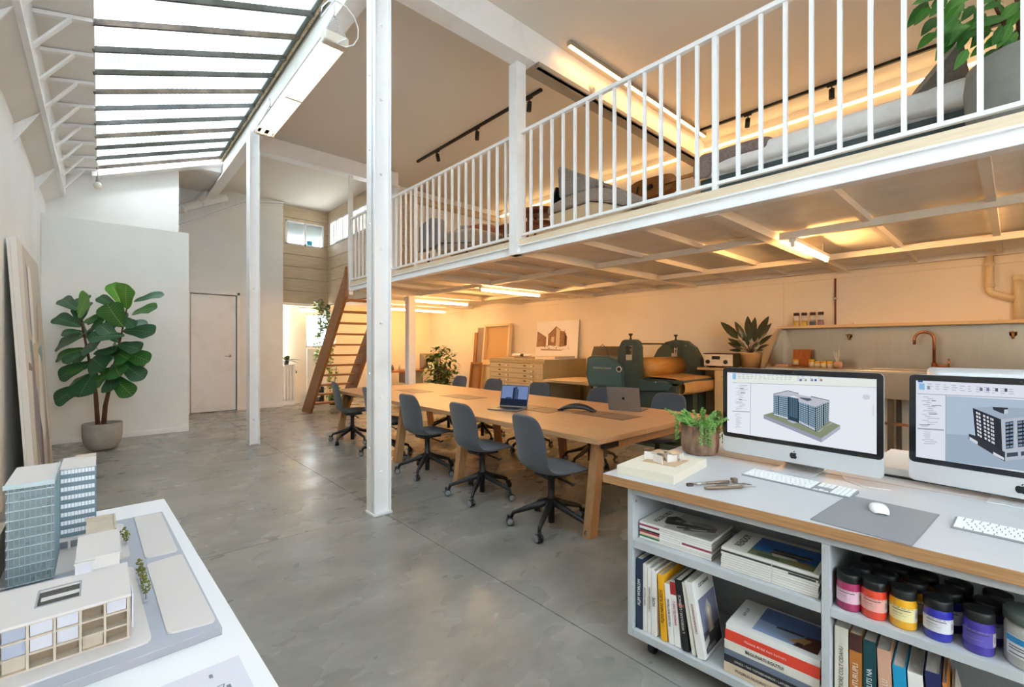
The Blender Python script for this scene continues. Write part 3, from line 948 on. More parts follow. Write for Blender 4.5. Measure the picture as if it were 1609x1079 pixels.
desk('shelf_desk', 'grey topped desk back to back with the front desk, carrying the reversed monitor', .752, 1.50, False)

# shelf unit on casters under the desk
su = thing('shelf_unit', 'grey open shelf unit on casters full of books and paint jars under the desk', 'shelf', D(0, 0, 0), DRZ)
WB = .46
B(.115, .14, .03, WB, .085, .755).build('side_panel', GREYP, su, bev=.001)
B(1.66, 1.685, .03, WB, .085, .755).build('side_panel', GREYP, su, bev=.001)
B(.141, 1.659, .03, WB, .728, .755).build('top_panel', GREYP, su, bev=.001)
B(.141, 1.659, .03, WB, .085, .118).build('bottom_panel', GREYP, su, bev=.001)
B(.860, .884, .031, WB - .01, .119, .727).build('divider', GREYP, su, bev=.001)
B(.141, .859, .033, WB - .01, .486, .52).build('shelf', GREYP, su, bev=.001)
B(.885, 1.659, .033, WB - .01, .486, .515).build('shelf', GREYP, su, bev=.001)
B(.141, 1.659, WB - .009, WB - .001, .119, .727).build('back_panel', mat('grey_back_panel', 'AEB2B3', .6), su)
for (z, w) in ((.69, .06), (.69, .4)):
    m_ = MB(); m_.T = at(.1405, w, z) @ rot('Y', 90); m_.lathe([(.006, 0), (.006, .001), (.0, .001)], 8); m_.build('shelf_pin_hole', mat('brass_pin', '9C7A45', .4, .6), su)
for (x, y) in ((.20, .10), (.20, .40), (1.6, .10), (1.6, .40), (.87, .1)):
    c = MB(); c.box(x - .022, x + .022, y - .022, y + .022, .075, .085)
    c.T = at(x, y + .012, .034) @ rot('Y', 90)
    c.lathe([(0, -.012), (.033, -.012), (.034, 0), (.033, .012), (0, .012)], 16)
    c.T = Matrix.Identity(4)
    c.box(x - .017, x - .014, y - .012, y + .03, .02, .078).box(x + .014, x + .017, y - .012, y + .03, .02, .078)
    c.build('caster', CASTD, su)

# --- magazines and books
COVERS = {}
def flatcol(h, rough=.45):
    return mat('print_' + h, h, rough)
def magazine(label, l0, w0, z, L, W, th, spine_cols, group, cover=None, jit=0):
    t = thing('magazine', label, 'magazine', D(l0 + jit, w0 + abs(jit), z), DRZ, group)
    B(.0015, L - .0015, .0025, W, .0012, th - .0012).build('pages', PAGES, t)
    c = MB().box(0, L, 0, W, th - .001, th).box(0, L, 0, W, 0, .001, 1).box(0, L, -.0006, .001, .0012, th - .001)
    c.build('cover', [flatcol(('EFEDE8', 'E4E1DA', 'F3F1ED')[int(z * 9000) % 3], .35), flatcol('8D8983', .5)], t)  # back cover greyed to paint the shadow line between magazines
    for (a, b, col) in spine_cols:
        B(a * L, b * L, -.0012, -.0006, .0015, th - .001).build('spine_band', flatcol(col), t)
    if cover:
        cover(t, L, W, th)
    return t
def art(t, th, quads, name='cover_print'):
    """flat print: polygons in cover units with colours, stacked in print order"""
    keys = []
    m_ = MB()
    for k, (pts, col) in enumerate(quads):
        if col not in keys: keys.append(col)
        m_.poly([(x, y, th + .00015 + k * .00004) for x, y in pts], keys.index(col))
    return m_.build(name, [flatcol(c, .3) for c in keys], t)
R4 = lambda x0, x1, y0, y1: [(x0, y0), (x1, y0), (x1, y1), (x0, y1)]
def cover_a(t, L, W, th):
    art(t, th, [(R4(.004, L - .004, .004, W - .004), 'B9B2A8'), (R4(.004, .11, .004, W - .004), 'DDD9D0'),
        ([(.09, .06), (.15, .10), (.16, .14), (.10, .17), (.07, .13)], '4E4A45'), ([(.10, .05), (.26, .11), (.25, .13), (.09, .09)], '2F2D2B'),
        ([(.19, .03), (.30, .10), (.29, .15), (.18, .08)], '6B6259'), ([(.20, .12), (.29, .15), (.25, .18), (.17, .15)], '8E877D'),
        ([(.24, .02), (.32, .02), (.32, .10), (.28, .07)], '9F9A92'), ([(.16, .04), (.20, .06), (.19, .075), (.15, .055)], '23211F'),
        ([(.21, .06), (.27, .09), (.265, .10), (.205, .07)], 'C9C4BA'), ([(.12, .10), (.145, .11), (.14, .135), (.115, .125)], '8F8A82')])
    text('title', 'ASCOLOSLY', .036, BLACK, t, at(.055, .125, th + .0007) @ rot('Z', -90) @ rot('Z', 180), align='CENTER', sx=.85)
def cover_b(t, L, W, th):
    art(t, th, [(R4(.004, L - .004, .004, W - .004), 'E4DECF'), (R4(.09, L - .02, .012, W - .03), '2E63A8'), (R4(.09, L - .02, .012, .07), '5C6F4C'),
        ([(.09, .05), (.18, .08), (L - .02, .05), (L - .02, .012), (.09, .012)], '6F7A55'), ([(.15, .07), (.27, .085), (.29, .13), (.16, .125)], '3E3934'),
        ([(.15, .09), (.28, .10), (.28, .11), (.15, .10)], '8C8274'), ([(.17, .05), (.25, .06), (.24, .08), (.16, .075)], 'C4BCAE'), ([(.22, .02), (.29, .02), (.29, .07), (.24, .06)], '8B7B4E'),
        ([(.12, .02), (.2, .02), (.19, .05), (.12, .045)], '46523A')])
    text('title', 'RENDOY', .040, BLACK, t, at(.045, .12, th + .0007) @ rot('Z', 90), align='CENTER', sx=.85)
g1_ = 'magazines stacked at the left of the upper shelf'
names1 = [('topmost, with the grey building cover', 'EFEDE8'), ('second from the top, magenta spine', 'A0355C'), ('third from the top, white spine', 'F1EFEA'), ('fourth from the top, black line on the spine', '2A2A2C'),
          ('fifth from the top, crimson spine', 'B33040'), ('sixth from the top, peach spine', 'E7C8A2'), ('seventh from the top, green spine', '2F7F5A'), ('lowest, white spine', 'E9E7E2')]
zz = .5205
for k, (nm, col) in enumerate(reversed(names1)):
    top = k == len(names1) - 1
    th = .0105 if top else .0095
    magazine('magazine in the left upper shelf stack, ' + nm, .150, .075, zz, .325, .235, th, [(0.0, .3, col)] + ([(.62, 1, '9C2F44')] if k == 3 else []), g1_, cover_a if top else None, rnd.uniform(-.003, .003))
    zz += th + .0002
g2_ = 'magazines stacked at the right of the upper shelf'
names2 = ['lowest', 'second from the bottom', 'third from the bottom', 'fourth from the bottom', 'middle one', 'fourth from the top', 'third from the top', 'second from the top', 'topmost, with the blue sky cover']
zz = .5205
for k, nm in enumerate(names2):
    top = k == 8
    th = .0105 if top else .0088
    magazine('white spined magazine in the stack beside the divider, ' + nm, .520, .055, zz, .328, .235, th, [(.55, .56, 'D0CCC4')] + ([(.72, .98, '2C3A36')] if k == 6 else []) + ([(.0, 1, '3A3A3C')] if k == 7 else []), g2_, cover_b if top else None, rnd.uniform(-.003, .003))
    zz += th + .0002

def book(label, l0, w0, z0, th, h, dep, lean, col, title=None, tcol='F1EFEA', size=.02, group=None, band=None, front=None, foot=None):
    """upright book: spine to the front, leaning by turning about its lower left edge"""
    t = thing('book', label, 'book', D(l0, w0, z0), DRZ, group)
    R = rot('Y', lean)
    cm = flatcol(col, .5)
    a = MB(); a.T = R
    a.box(0, .0022, 0, dep, 0, h).box(th - .0022, th, 0, dep, 0, h).box(0, th, -.001, .0022, 0, h)
    a.build('cover', cm, t, bev=.0008, seg=1)
    b = MB(); b.T = R; b.box(.0024, th - .0024, .0022, dep - .004, .003, h - .003); b.build('pages', PAGES, t)
    for (z0_, z1_, c) in (band or []):
        b = MB(); b.T = R; b.box(.0003, th - .0003, -.0018, -.001, z0_ * h, z1_ * h); b.build('spine_band', flatcol(c), t)
    if title:
        text('spine_lettering', title, size, flatcol(tcol), t, R @ at(th / 2, -.0024, h * .52) @ rot('X', 90) @ rot('Z', 90), sx=.85)
    if front:
        keys = []; m_ = MB(); m_.T = R
        for k, (pts, c) in enumerate(front):
            if c not in keys: keys.append(c)
            m_.poly([(th + .0002 + k * .00006, y * dep, z * h) for y, z in pts], keys.index(c))
        m_.build('cover_print', [flatcol(c, .35) for c in keys], t)
        text('cover_lettering', 'CUSTOMAROE', .020, flatcol('3A3A3A'), t, R @ at(th + .0012, dep * .5, h * .9) @ rot('Z', 90) @ rot('X', 90), sx=.75)
    return t
gb = 'books standing on the lower left shelf'
Z0 = .119
book('dark navy book at the left end of the lower shelf', .146, .052, Z0, .030, .318, .20, 0, '24344A', 'ALJM WORLDM', 'F1EFEA', .020, gb)
book('slim pale book beside the navy book', .178, .055, Z0, .021, .300, .19, 0, 'E9E5DC', 'POPDI STALDORF', '8A857B', .012, gb)
book('slim white book second from the navy book', .201, .055, Z0, .020, .292, .19, 0, 'F1EEE7', 'LI PEQUAINOTES NEIZERS', '8A857B', .011, gb)
book('white book with HOPE printed on its spine', .223, .052, Z0, .022, .288, .19, 0, 'EEEAE2', 'HOPE', '1B1B1D', .018, gb)
book('yellow book on the lower shelf', .268, .050, Z0, .026, .282, .20, -3.5, 'F0B01F', 'PLJNS NING FLIEDX', '3A2E12', .019, gb)
book('white book leaning beside the yellow book', .303, .052, Z0, .025, .252, .19, -5, 'F2EFEA', 'TOLOIUS BUOTBDIAS', '4A4A4C', .014, gb)
book('white book with a red top band on its spine', .331, .052, Z0, .026, .270, .19, -5.5, 'F0EDE6', 'IMMIDIATELOIVE U', 'B23B6B', .014, gb, band=[(.80, 1, 'B02E2E')])
book('black book on the lower shelf', .366, .048, Z0, .028, .290, .20, -7, '1B1A1C', 'L WOEOUUG / LIORNCG', 'D8D3C8', .016, gb, band=[(.62, .66, 'A8432E')])
book('thin cream book leaning behind the front cover book', .405, .050, Z0, .016, .288, .19, -9, 'E8E2D4', None, group=gb)
book('white book leaning with a chapel picture on its cover', .430, .045, Z0, .032, .300, .19, -10.5, 'EDEAE3', 'CREOUNMTIONAEGOE', '8E5E50', .013, gb,
     front=[([(.0, 0), (1, 0), (1, 1), (0, 1)], 'EAE7DF'), ([(.12, .04), (.97, .04), (.97, .74), (.12, .74)], '7C7F96'), ([(.12, .04), (.97, .04), (.97, .30), (.12, .30)], '4A4850'),
            ([(.40, .25), (.40, .56), (.52, .68), (.66, .56), (.66, .25)], 'B9AFA2'), ([(.47, .25), (.47, .52), (.53, .58), (.58, .52), (.58, .25)], 'E6D3B6'), ([(.12, .10), (.35, .16), (.35, .24), (.12, .20)], 'CFCBC6'),
            ([(.70, .05), (.95, .05), (.95, .22), (.72, .2)], '2B2A30'), ([(.2, .06), (.62, .06), (.6, .11), (.24, .11)], '97938F')])
# flat pile beside the divider
def flat_book(label, l0, w0, z, L, W, th, col, title=None, tcol='F1EFEA', size=.016, rot_=0, cover=None):
    t = thing('book', label, 'book', D(l0, w0, z), DRZ + math.radians(rot_), 'books lying in a pile on the lower left shelf')
    cm = flatcol(col, .45)
    MB().box(0, L, 0, W, 0, .0025).box(0, L, 0, W, th - .0025, th).box(0, L, -.001, .0025, 0, th).build('cover', cm, t, bev=.0008, seg=1)
    B(.003, L - .003, .0025, W - .004, .0027, th - .0027).build('pages', PAGES, t)
    if title:
        text('spine_lettering', title, size, flatcol(tcol), t, at(L * .45, -.0024, th / 2) @ rot('X', 90), sx=.9)
    if cover:
        art(t, th, cover)
        text('cover_lettering', 'SOT LOT', .016, flatcol('4A4A4A'), t, at(.035, .13, th + .001) @ rot('Z', 90))
    return t
zz = .119
for (lab, l0, L, W, th, col, ti, tc, sz, ro) in (
    ('beige book at the bottom of the flat pile', .532, .31, .23, .040, 'CFBBA0', 'PUGIPLG NUORIG / JVINPFAETG', '5A4A3A', .015, 0),
    ('black book second from the bottom of the flat pile', .533, .32, .23, .029, '26262A', 'DINIDS / THO TOPOISDANINOS / LATOREONT', 'C9C4BA', .011, 0),
    ('slate blue book in the middle of the flat pile', .534, .318, .235, .023, '6A7484', None, None, 0, 0),
    ('cream book with black lettering in the flat pile', .534, .318, .235, .034, 'DCD6C8', 'BEGUNATI EGUTUI', '1E1E20', .017, 0),
    ('red book under the top of the flat pile', .537, .316, .235, .042, 'E0452F', 'Mouwut AI itid Aom bumvers', 'F3C9B8', .013, 0)):
    flat_book(lab, l0, .05, zz, L, W, th, col, ti, tc or 'F1EFEA', sz, ro); zz += th + .0003
flat_book('white book with a blue cover picture on top of the flat pile', .540, .05, zz, .314, .235, .023, 'E6E4DE', None, cover=[(R4(.002, .312, .002, .233), 'E2E0DA'), (R4(.085, .30, .03, .225), '5E76A8'),
    ([(.085, .12), (.30, .10), (.30, .03), (.085, .03)], '8FA0BE'), ([(.15, .10), (.24, .105), (.24, .12), (.15, .115)], '33373F'), ([(.22, .03), (.30, .03), (.30, .13), (.25, .12)], '5A3328'),
    ([(.20, .05), (.25, .05), (.27, .10), (.24, .10)], 'B58556'), ([(.23, .035), (.25, .035), (.25, .06), (.23, .06)], '2F2320')])
# right bay, lower level
gr = 'books standing on the lower right shelf'
for (lab, l0, th, h, dep, lean, col, ti, tc, sz, bd_) in (
    ('cream hardback at the divider on the lower right shelf', .890, .038, .325, .21, 0, 'DDD6C6', 'IIUVAITIORE COLT CIDAHU', '4A4438', .017, None),
    ('orange brown book with a dark band on the lower right shelf', .931, .034, .318, .21, 0, 'B5712F', 'BONTURUPLI', 'EADFC8', .022, [(.82, 1, '4E2E28')]),
    ('dark teal book on the lower right shelf', .968, .034, .312, .21, 0, '17474E', 'SUNG SLITS NA', 'DCE6E2', .020, None),
    ('pale pink book on the lower right shelf', 1.014, .034, .300, .21, -2, 'D6A78C', 'BTUNIEALLU', 'F1E8DC', .021, None),
    ('bright blue book on the lower right shelf', 1.056, .032, .265, .21, -3, '1C9CC9', 'SUDRE', 'E8F3F7', .016, None),
    ('white book beside the bright blue book', 1.092, .036, .262, .21, -3, 'ECE9E4', 'mortas', '6A665E', .018, None),
    ('navy book with thick pages on the lower right shelf', 1.138, .036, .285, .21, -4, '22295A', None, None, 0, None),
    ('orange booklet leaning at the right end of the lower shelf', 1.200, .010, .270, .19, -9, 'C77A35', None, None, 0, None),
    ('thin cream booklet leaning last on the lower right shelf', 1.232, .008, .240, .18, -13, 'DDD3BF', None, None, 0, None)):
    book(lab, l0, .075, Z0, th, h, dep, lean, col, ti, tc or 'F1EFEA', sz or .02, gr, band=bd_)

# --- paint jars in the right bay
JLID = mat('black_jar_lid', '17191A', .4)
def paint_jar(label, l, w, col, r=.0345, h=.098, lab_col='EDE3DC', z=.5155, turn=0):
    t = thing('paint_jar', label, 'paint jar', D(l, w, z), DRZ + math.radians(turn), 'paint jars on the upper right shelf')
    MB().lathe([(0, 0), (r * .93, 0), (r, .006), (r, h - .022), (r * .96, h - .012), (r * .90, h - .004), (r * .88, h)], 24).build('jar', mat('paint_' + col, col, .22, coat=.5), t)
    MB().lathe([(r * .96, h - .006), (r * .99, h - .004), (r * .99, h + .018), (r * .93, h + .022), (r * .6, h + .0225), (0, h + .021)], 24).build('lid', JLID, t)
    lb = MB(); rows = []
    for z_ in (h * .27, h * .70):
        rows.append([(r * 1.012 * math.sin(a), -r * 1.012 * math.cos(a), z_) for a in [math.radians(-75 + 15 * k) for k in range(11)]])
    lb.grid(rows)
    lo = lb.build('label', flatcol(lab_col, .5), t)
    for (z0_, z1_, a0, a1, c) in ((.60, .625, -50, 30, '2A2A2C'), (.665, .685, -62, 40, '8A8580'), (.50, .515, -50, -5, '6A6460'), (.43, .44, -50, 10, '9A948C'), (.30, .68, 48, 74, 'CFC6C0'), (.40, .58, 53, 66, '9A8E90')):
        q = MB(); q.grid([[(r * 1.02 * math.sin(a), -r * 1.02 * math.cos(a), z_ * h) for a in [math.radians(a0 + (a1 - a0) * k / 5) for k in range(6)]] for z_ in (z0_, z1_)])
        q.build('label_print', flatcol(c), lo)
    return t
cols = [('magenta', 'A92F5E', 'DDB6C4', .928), ('orange red', 'E0452B', 'E7A59A', .995), ('yellow', 'EBAE1C', 'E6D79A', 1.068), ('ultramarine', '2A2DA6', 'D6D4D8', 1.148), ('violet', '42339A', '5A4FA8', 1.235)]
for (nm, c, lc, l) in cols:
    paint_jar('front row jar of %s paint with a black lid' % nm, l, .085, c, lab_col=lc, turn=6)
for row, (w, dl, wd) in enumerate(((.168, .022, 'second'), (.252, .044, 'back'))):
    for (nm, c, lc, l) in zip(('crimson', 'burnt orange', 'ochre', 'navy', 'deep violet'), ('8C2A34', 'B4502A', 'C98E1E', '23275E', '352A62'), ('C9A5A5', 'D0A890', 'DCC795', 'B9BAC6', 'A9A4BE'), [c_[3] for c_ in cols]):
        paint_jar('%s row jar of %s paint behind the %s jar' % (wd, nm, {'crimson': 'magenta', 'burnt orange': 'orange red', 'ochre': 'yellow', 'navy': 'ultramarine', 'deep violet': 'violet'}[nm]), l + dl, w, c, lab_col=lc, turn=10)
wj = thing('pigment_jar', 'big clear jar of white powder with a blue topped label beside the paint jars', 'jar', D(1.345, .10, .5155), DRZ)
MB().lathe([(0, 0), (.055, 0), (.060, .006), (.060, .098), (.056, .112)], 28).build('powder', mat('white_powder', 'DAD6CC', .8, var=('C4C1B8', 18, (1, 1, 1), .4, .7)), wj)
MB().lathe([(.0615, .002), (.0615, .10), (.058, .118), (.056, .126)], 28).build('glass_wall', mat('jar_glass', 'EDF2F0', .08, alpha=.25), wj)
MB().lathe([(.059, .118), (.062, .120), (.062, .142), (.058, .146), (0, .145)], 28).build('lid', mat('grey_green_lid', '5F6B66', .35), wj)
lo = MB().grid([[(.0622 * math.sin(a), -.0622 * math.cos(a), z_) for a in [math.radians(-62 + 12 * k) for k in range(9)]] for z_ in (.03, .085)]).build('label', flatcol('E9E9EA'), wj)
MB().grid([[(.0626 * math.sin(a), -.0626 * math.cos(a), z_) for a in [math.radians(-62 + 12 * k) for k in range(9)]] for z_ in (.066, .083)]).build('label_band', flatcol('2B8FCB'), lo)
for z_, a1 in ((.055, -5), (.048, 10), (.036, -20)):
    MB().grid([[(.0626 * math.sin(a), -.0626 * math.cos(a), zz_) for a in [math.radians(-55 + (a1 + 55) * k / 5) for k in range(6)]] for zz_ in (z_, z_ + .003)]).build('label_print', flatcol('55555A'), lo)

# ------------------------------------------------------------------ all-in-one computers
SILVER = mat('silver_aluminium', 'D9DADB', .36, .35)
GLASSB = mat('black_screen_glass', '0E1118', .12, spec=.6)
FWD = Vector((math.sin(YAW), math.cos(YAW), 0)); RGT = Vector((math.cos(YAW), -math.sin(YAW), 0))
def ray(u, v):
    """direction through a point of the photograph, used to lay the drawings out on the screens' own planes"""
    return FWD + RGT * ((u - 804.5) / 715) + Vector((0, 0, (543 - v) / 715))
def desktop_computer(label, a, b, ztop, zbot, name='desktop_computer', body=None):
    """a, b: lower front corners of the display in plan (left, right as you face the screen)"""
    a = Vector((a[0], a[1], 0)); b = Vector((b[0], b[1], 0))
    c = (a + b) / 2; dx = (b - a).normalized(); w = (b - a).length / 2
    rz = math.atan2(dx.y, dx.x)
    t = thing(name, label, 'computer', (c.x, c.y, DZ), rz)
    z0, z1 = zbot - DZ, ztop - DZ
    rows = []
    def rrect(hw_, lo, hi, r, y):
        pts = []
        for (cx, cz, a0) in ((hw_ - r, lo + r, -90), (hw_ - r, hi - r, 0), (-hw_ + r, hi - r, 90), (-hw_ + r, lo + r, 180)):
            for k in range(4):
                q = math.radians(a0 + 30 * k)
                pts.append((cx + r * math.cos(q), y, cz + r * math.sin(q)))
        return pts
    sh = MB()
    rings = [rrect(w, z0, z1, .02, 0), rrect(w, z0, z1, .02, .006), rrect(w - .06, z0 + .05, z1 - .05, .03, .024), rrect(w * .45, z0 + .13, z1 - .13, .04, .042)]
    sh.grid(rings, closed=True)
    sh.f.append(tuple(range(len(rings[0])))[::1]); sh.m.append(0); sh.s.append(False)
    n_ = len(rings[0]); e_ = 3 * n_
    sh.f.append(tuple(range(e_ + n_ - 1, e_ - 1, -1))); sh.m.append(0); sh.s.append(True)
    sh.build('housing', body or SILVER, t)
    chin = .078
    g = MB(); ring0 = rrect(w - .001, z0 + chin, z1 - .001, .018, -.0015)
    ring0 = [(x, y, max(z, z0 + chin)) for x, y, z in ring0]
    g.poly(ring0); gl = g.build('bezel', GLASSB, t)
    cam_ = MB(); cam_.T = at(0, -.002, z1 - .013) @ rot('X', 90); cam_.lathe([(.0022, 0), (.0, .0004)], 8); cam_.build('camera_dot', mat('cam_dot', '6A7078', .3), gl)
    apple_mark('chin_mark', .034, BLACK, t, at(0, -.0012, z0 + chin * .46) @ rot('X', 90))
    st = MB()
    sw = .085
    st = MB().box(-sw, sw, -.055, .15, 0, .006)
    st.hexa([(-sw, .135, .003), (sw, .135, .003), (sw, .16, .003), (-sw, .16, .003)], [(-sw + .01, .035, z0 + .19), (sw - .01, .035, z0 + .19), (sw - .01, .05, z0 + .19), (-sw + .01, .05, z0 + .19)])
    st.build('stand', SILVER, t, bev=.002)
    return t, gl, w, z0 + chin, z1
def screen_plane(t, w, zlo, zhi):
    M_ = Matrix.Translation(t.location) @ Matrix.Rotation(t.rotation_euler.z, 4, 'Z')
    Mi = M_.inverted()
    def f(u, v):
        o = Mi @ Vector((0, 0, 1.4)); d = Mi.to_3x3() @ ray(u, v)
        k = (-.002 - o.y) / d.y
        p = o + d * k
        return (min(max(p.x, -w + .024), w - .024), min(max(p.z, zlo + .022), zhi - .026))
    return f
class Picture:
    """flat screen image: filled shapes on one plane, drawn in order"""
    def __init__(self, f):
        self.f = f; self.m = MB(); self.cols = []; self.n = 0
    def p(self, pts, col, raw=False):
        if col not in self.cols: self.cols.append(col)
        q = pts if raw else [self.f(*a) for a in pts]
        y = -.0022 - self.n * .000012; self.n += 1
        self.m.poly([(x, y, z) for x, z in q], self.cols.index(col))
    def many(self, quads, col):
        if col not in self.cols: self.cols.append(col)
        y = -.0022 - self.n * .000012; self.n += 1
        for pts in quads:
            self.m.poly([(x, y, z) for x, z in [self.f(*a) for a in pts]], self.cols.index(col))
    def cells(self, c, nx, ny, col, mx=.14, my=.2):
        """a grid of windows on the quad c (TL, TR, BR, BL)"""
        def bl(s, t_):
            return tuple((c[0][i] * (1 - s) + c[1][i] * s) * (1 - t_) + (c[3][i] * (1 - s) + c[2][i] * s) * t_ for i in (0, 1))
        qs = []
        for i in range(nx):
            for j in range(ny):
                a0, a1, b0, b1 = (i + mx) / nx, (i + 1 - mx) / nx, (j + my) / ny, (j + 1 - my) / ny
                qs.append([bl(a0, b0), bl(a1, b0), bl(a1, b1), bl(a0, b1)])
        self.many(qs, col)
    def done(self, parent):
        return self.m.build('screen_image', [emit('screen_' + c, c, SCREEN) for c in self.cols], parent)
SCREEN = 0.52
def world_at(u, v, t):
    p = Vector((0, 0, 1.4)) + ray(u, v) * t
    return (p.x, p.y)
def C1(x, y): return (1100 + x / 5.028, 560 + y / 5.028)
def C2(x, y): return (1400 + x / 3.598, 560 + y / 3.598)

t1, gl1, w1, zl1, zh1 = desktop_computer('silver computer with a black bezel showing the glazed block on a green base', world_at(1136, 712, 2.42), world_at(1389, 764, 1.885), 1.286, .846)
P1 = Picture(screen_plane(t1, w1, zl1, zh1))
P1.p([(-w1 + .024, zl1 + .022), (w1 - .024, zl1 + .022), (w1 - .024, zh1 - .026), (-w1 + .024, zh1 - .026)], 'EEF2FA', raw=True)
P1.p([C1(255, 140), C1(1393, 178), C1(1393, 245), C1(255, 205)], 'EDF3EC')
P1.p([C1(255, 122), C1(1395, 160), C1(1395, 172), C1(255, 136)], 'DCE3EE')
P1.p([C1(258, 132), C1(284, 134), C1(284, 180), C1(258, 178)], '8FC3EA')
rr = random.Random(3)
P1.many([[C1(x, y), C1(x + w_, y + .5), C1(x + w_, y + h_), C1(x, y + h_ - .5)] for x, y, w_, h_ in [(300 + 34 * (k % 20) * .98, 140 + (k % 20) * 1.0 + 14 * (k // 20), rr.uniform(10, 26), 5) for k in range(60) if (k % 20) not in (13, 16, 18)]], 'B9C0CB')
for x in (795, 835, 885, 913, 958):
    P1.p([C1(x - 9, 172 + x * .006), C1(x + 9, 172 + x * .006), C1(x + 9, 190 + x * .006), C1(x - 9, 190 + x * .006)], {795: '6F78A8', 835: 'A6ACB5', 885: '7C86C0', 913: '4E5FC2', 958: 'B9848E'}[x])
P1.p([C1(255, 204), C1(1393, 243), C1(1393, 246), C1(255, 208)], 'A9B0BB')
P1.p([C1(398, 210), C1(402, 210), C1(398, 640), C1(394, 640)], 'B4BBC6')
P1.p([C1(255, 428), C1(392, 433), C1(392, 440), C1(255, 435)], 'A9AFBC')
P1.many([[C1(x, y), C1(x + w_, y + 1), C1(x + w_, y + 5), C1(x, y + 4)] for x, y, w_ in [(300 + rr.uniform(-22, 10), 226 + 10.5 * k, rr.uniform(18, 75)) for k in range(19)] + [(282 + rr.uniform(-10, 8), 452 + 10.2 * k, rr.uniform(16, 50)) for k in range(11)]], 'BFC5D0')
P1.many([[C1(x, y), C1(x + w_, y + 1), C1(x + w_, y + 6), C1(x, y + 5)] for x, y, w_ in ((315, 250, 28), (322, 284, 36), (310, 336, 22))], '6B717C')
P1.p([C1(502, 461), C1(583, 437), C1(1012, 506), C1(1108, 544), C1(960, 645)], '8C957A')
P1.p([C1(502, 461), C1(960, 645), C1(960, 678), C1(502, 489)], '9DA2B6'); P1.p([C1(960, 645), C1(1108, 544), C1(1108, 573), C1(960, 678)], 'B4B9CB')
P1.p([C1(700, 480), C1(775, 500), C1(770, 522), C1(735, 528), C1(690, 505)], 'B9BED0')
P1.p([C1(985, 555), C1(1050, 527), C1(1040, 520), C1(930, 590), C1(940, 600)], 'A9AEC0')
F1 = [C1(580, 300), C1(697, 318), C1(697, 497), C1(580, 462)]
F2 = [C1(778, 355), C1(912, 398), C1(912, 590), C1(778, 523)]
F3 = [C1(912, 398), C1(1022, 352), C1(1018, 512), C1(912, 590)]
P1.p(F1, '56687A'); P1.p([C1(697, 316), C1(778, 332), C1(778, 523), C1(697, 497)], '33475A'); P1.p(F2, '56687A'); P1.p(F3, '4C5B68')
P1.cells(F1, 9, 11, '9CBBD0'); P1.cells([C1(705, 318), C1(772, 332), C1(772, 490), C1(705, 470)], 5, 14, '64839A', .2, .12); P1.cells(F2, 10, 11, '9CBBD0'); P1.cells(F3, 7, 11, 'A9C0C4')
for (x, y0, y1) in ((620, 306, 475), (697, 318, 499), (778, 340, 525), (857, 380, 562), (912, 398, 592), (978, 372, 545)):
    P1.p([C1(x - 3.5, y0), C1(x + 3.5, y0), C1(x + 3.5, y1), C1(x - 3.5, y1)], '2A3440')
P1.p([C1(578, 294), C1(695, 268), C1(780, 290), C1(780, 300), C1(870, 318), C1(880, 312), C1(1022, 346), C1(1022, 354), C1(912, 399), C1(778, 357), C1(778, 330), C1(745, 310), C1(697, 318), C1(580, 302)], 'C3C6D2')
P1.p([C1(578, 294), C1(695, 267), C1(780, 289), C1(780, 293), C1(695, 271), C1(580, 298)], '4A525C'); P1.p([C1(875, 312), C1(1022, 345), C1(1022, 350), C1(875, 317)], '4A525C')
P1.p([C1(790, 322), C1(870, 330), C1(885, 345), C1(850, 352), C1(790, 330)], '59626C')
P1.p([C1(585, 450), C1(695, 482), C1(695, 494), C1(585, 460)], 'D3DBE4'); P1.p([C1(782, 508), C1(908, 570), C1(908, 582), C1(782, 518)], 'D3DBE4')
P1.p([C1(1285, 305), C1(1315, 298), C1(1342, 308), C1(1340, 335), C1(1310, 342), C1(1290, 332)], 'D3D8E4')
P1.p([C1(1362, 380), C1(1376, 381), C1(1374, 470), C1(1360, 468)], 'DDE2EC')
P1.many([[C1(400 + 14 * k, 628 + 1.6 * k), C1(408 + 14 * k, 629 + 1.6 * k), C1(408 + 14 * k, 634 + 1.6 * k), C1(400 + 14 * k, 633 + 1.6 * k)] for k in range(11)], '8E96A4')
P1.done(gl1)

t2, gl2, w2_, zl2, zh2 = desktop_computer('silver computer with a black bezel showing the dark corner block, at the right edge', world_at(1428, 756, 1.965), tuple(Vector(world_at(1428, 756, 1.965)) + (Vector(world_at(1609, 790, 1.70)) - Vector(world_at(1428, 756, 1.965))).normalized() * .65), 1.278, .826)
P2 = Picture(screen_plane(t2, w2_, zl2, zh2))
P2.p([(-w2_ + .024, zl2 + .022), (w2_ - .024, zl2 + .022), (w2_ - .024, zh2 - .026), (-w2_ + .024, zh2 - .026)], 'E4E9F5', raw=True)
P2.p([C2(312, 222), C2(1500, 288), C2(1500, 504), C2(312, 437)], 'B3C5D8'); P2.p([C2(312, 437), C2(1500, 504), C2(1500, 744), C2(310, 602)], 'A3B4C8')
P2.p([C2(152, 130), C2(180, 131), C2(180, 146), C2(152, 145)], '2F5FA8'); P2.p([C2(158, 150), C2(190, 152), C2(190, 188), C2(158, 186)], '8FC3EA')
P2.many([[C2(x, y), C2(x + w_, y + 1.5), C2(x + w_, y + 5.5), C2(x, y + 4)] for x, y, w_ in [(205 + 46 * (k % 11), 152 + 3 * (k % 11) + 13 * (k // 11), rr.uniform(14, 38)) for k in range(33)]], 'B4BBC9')
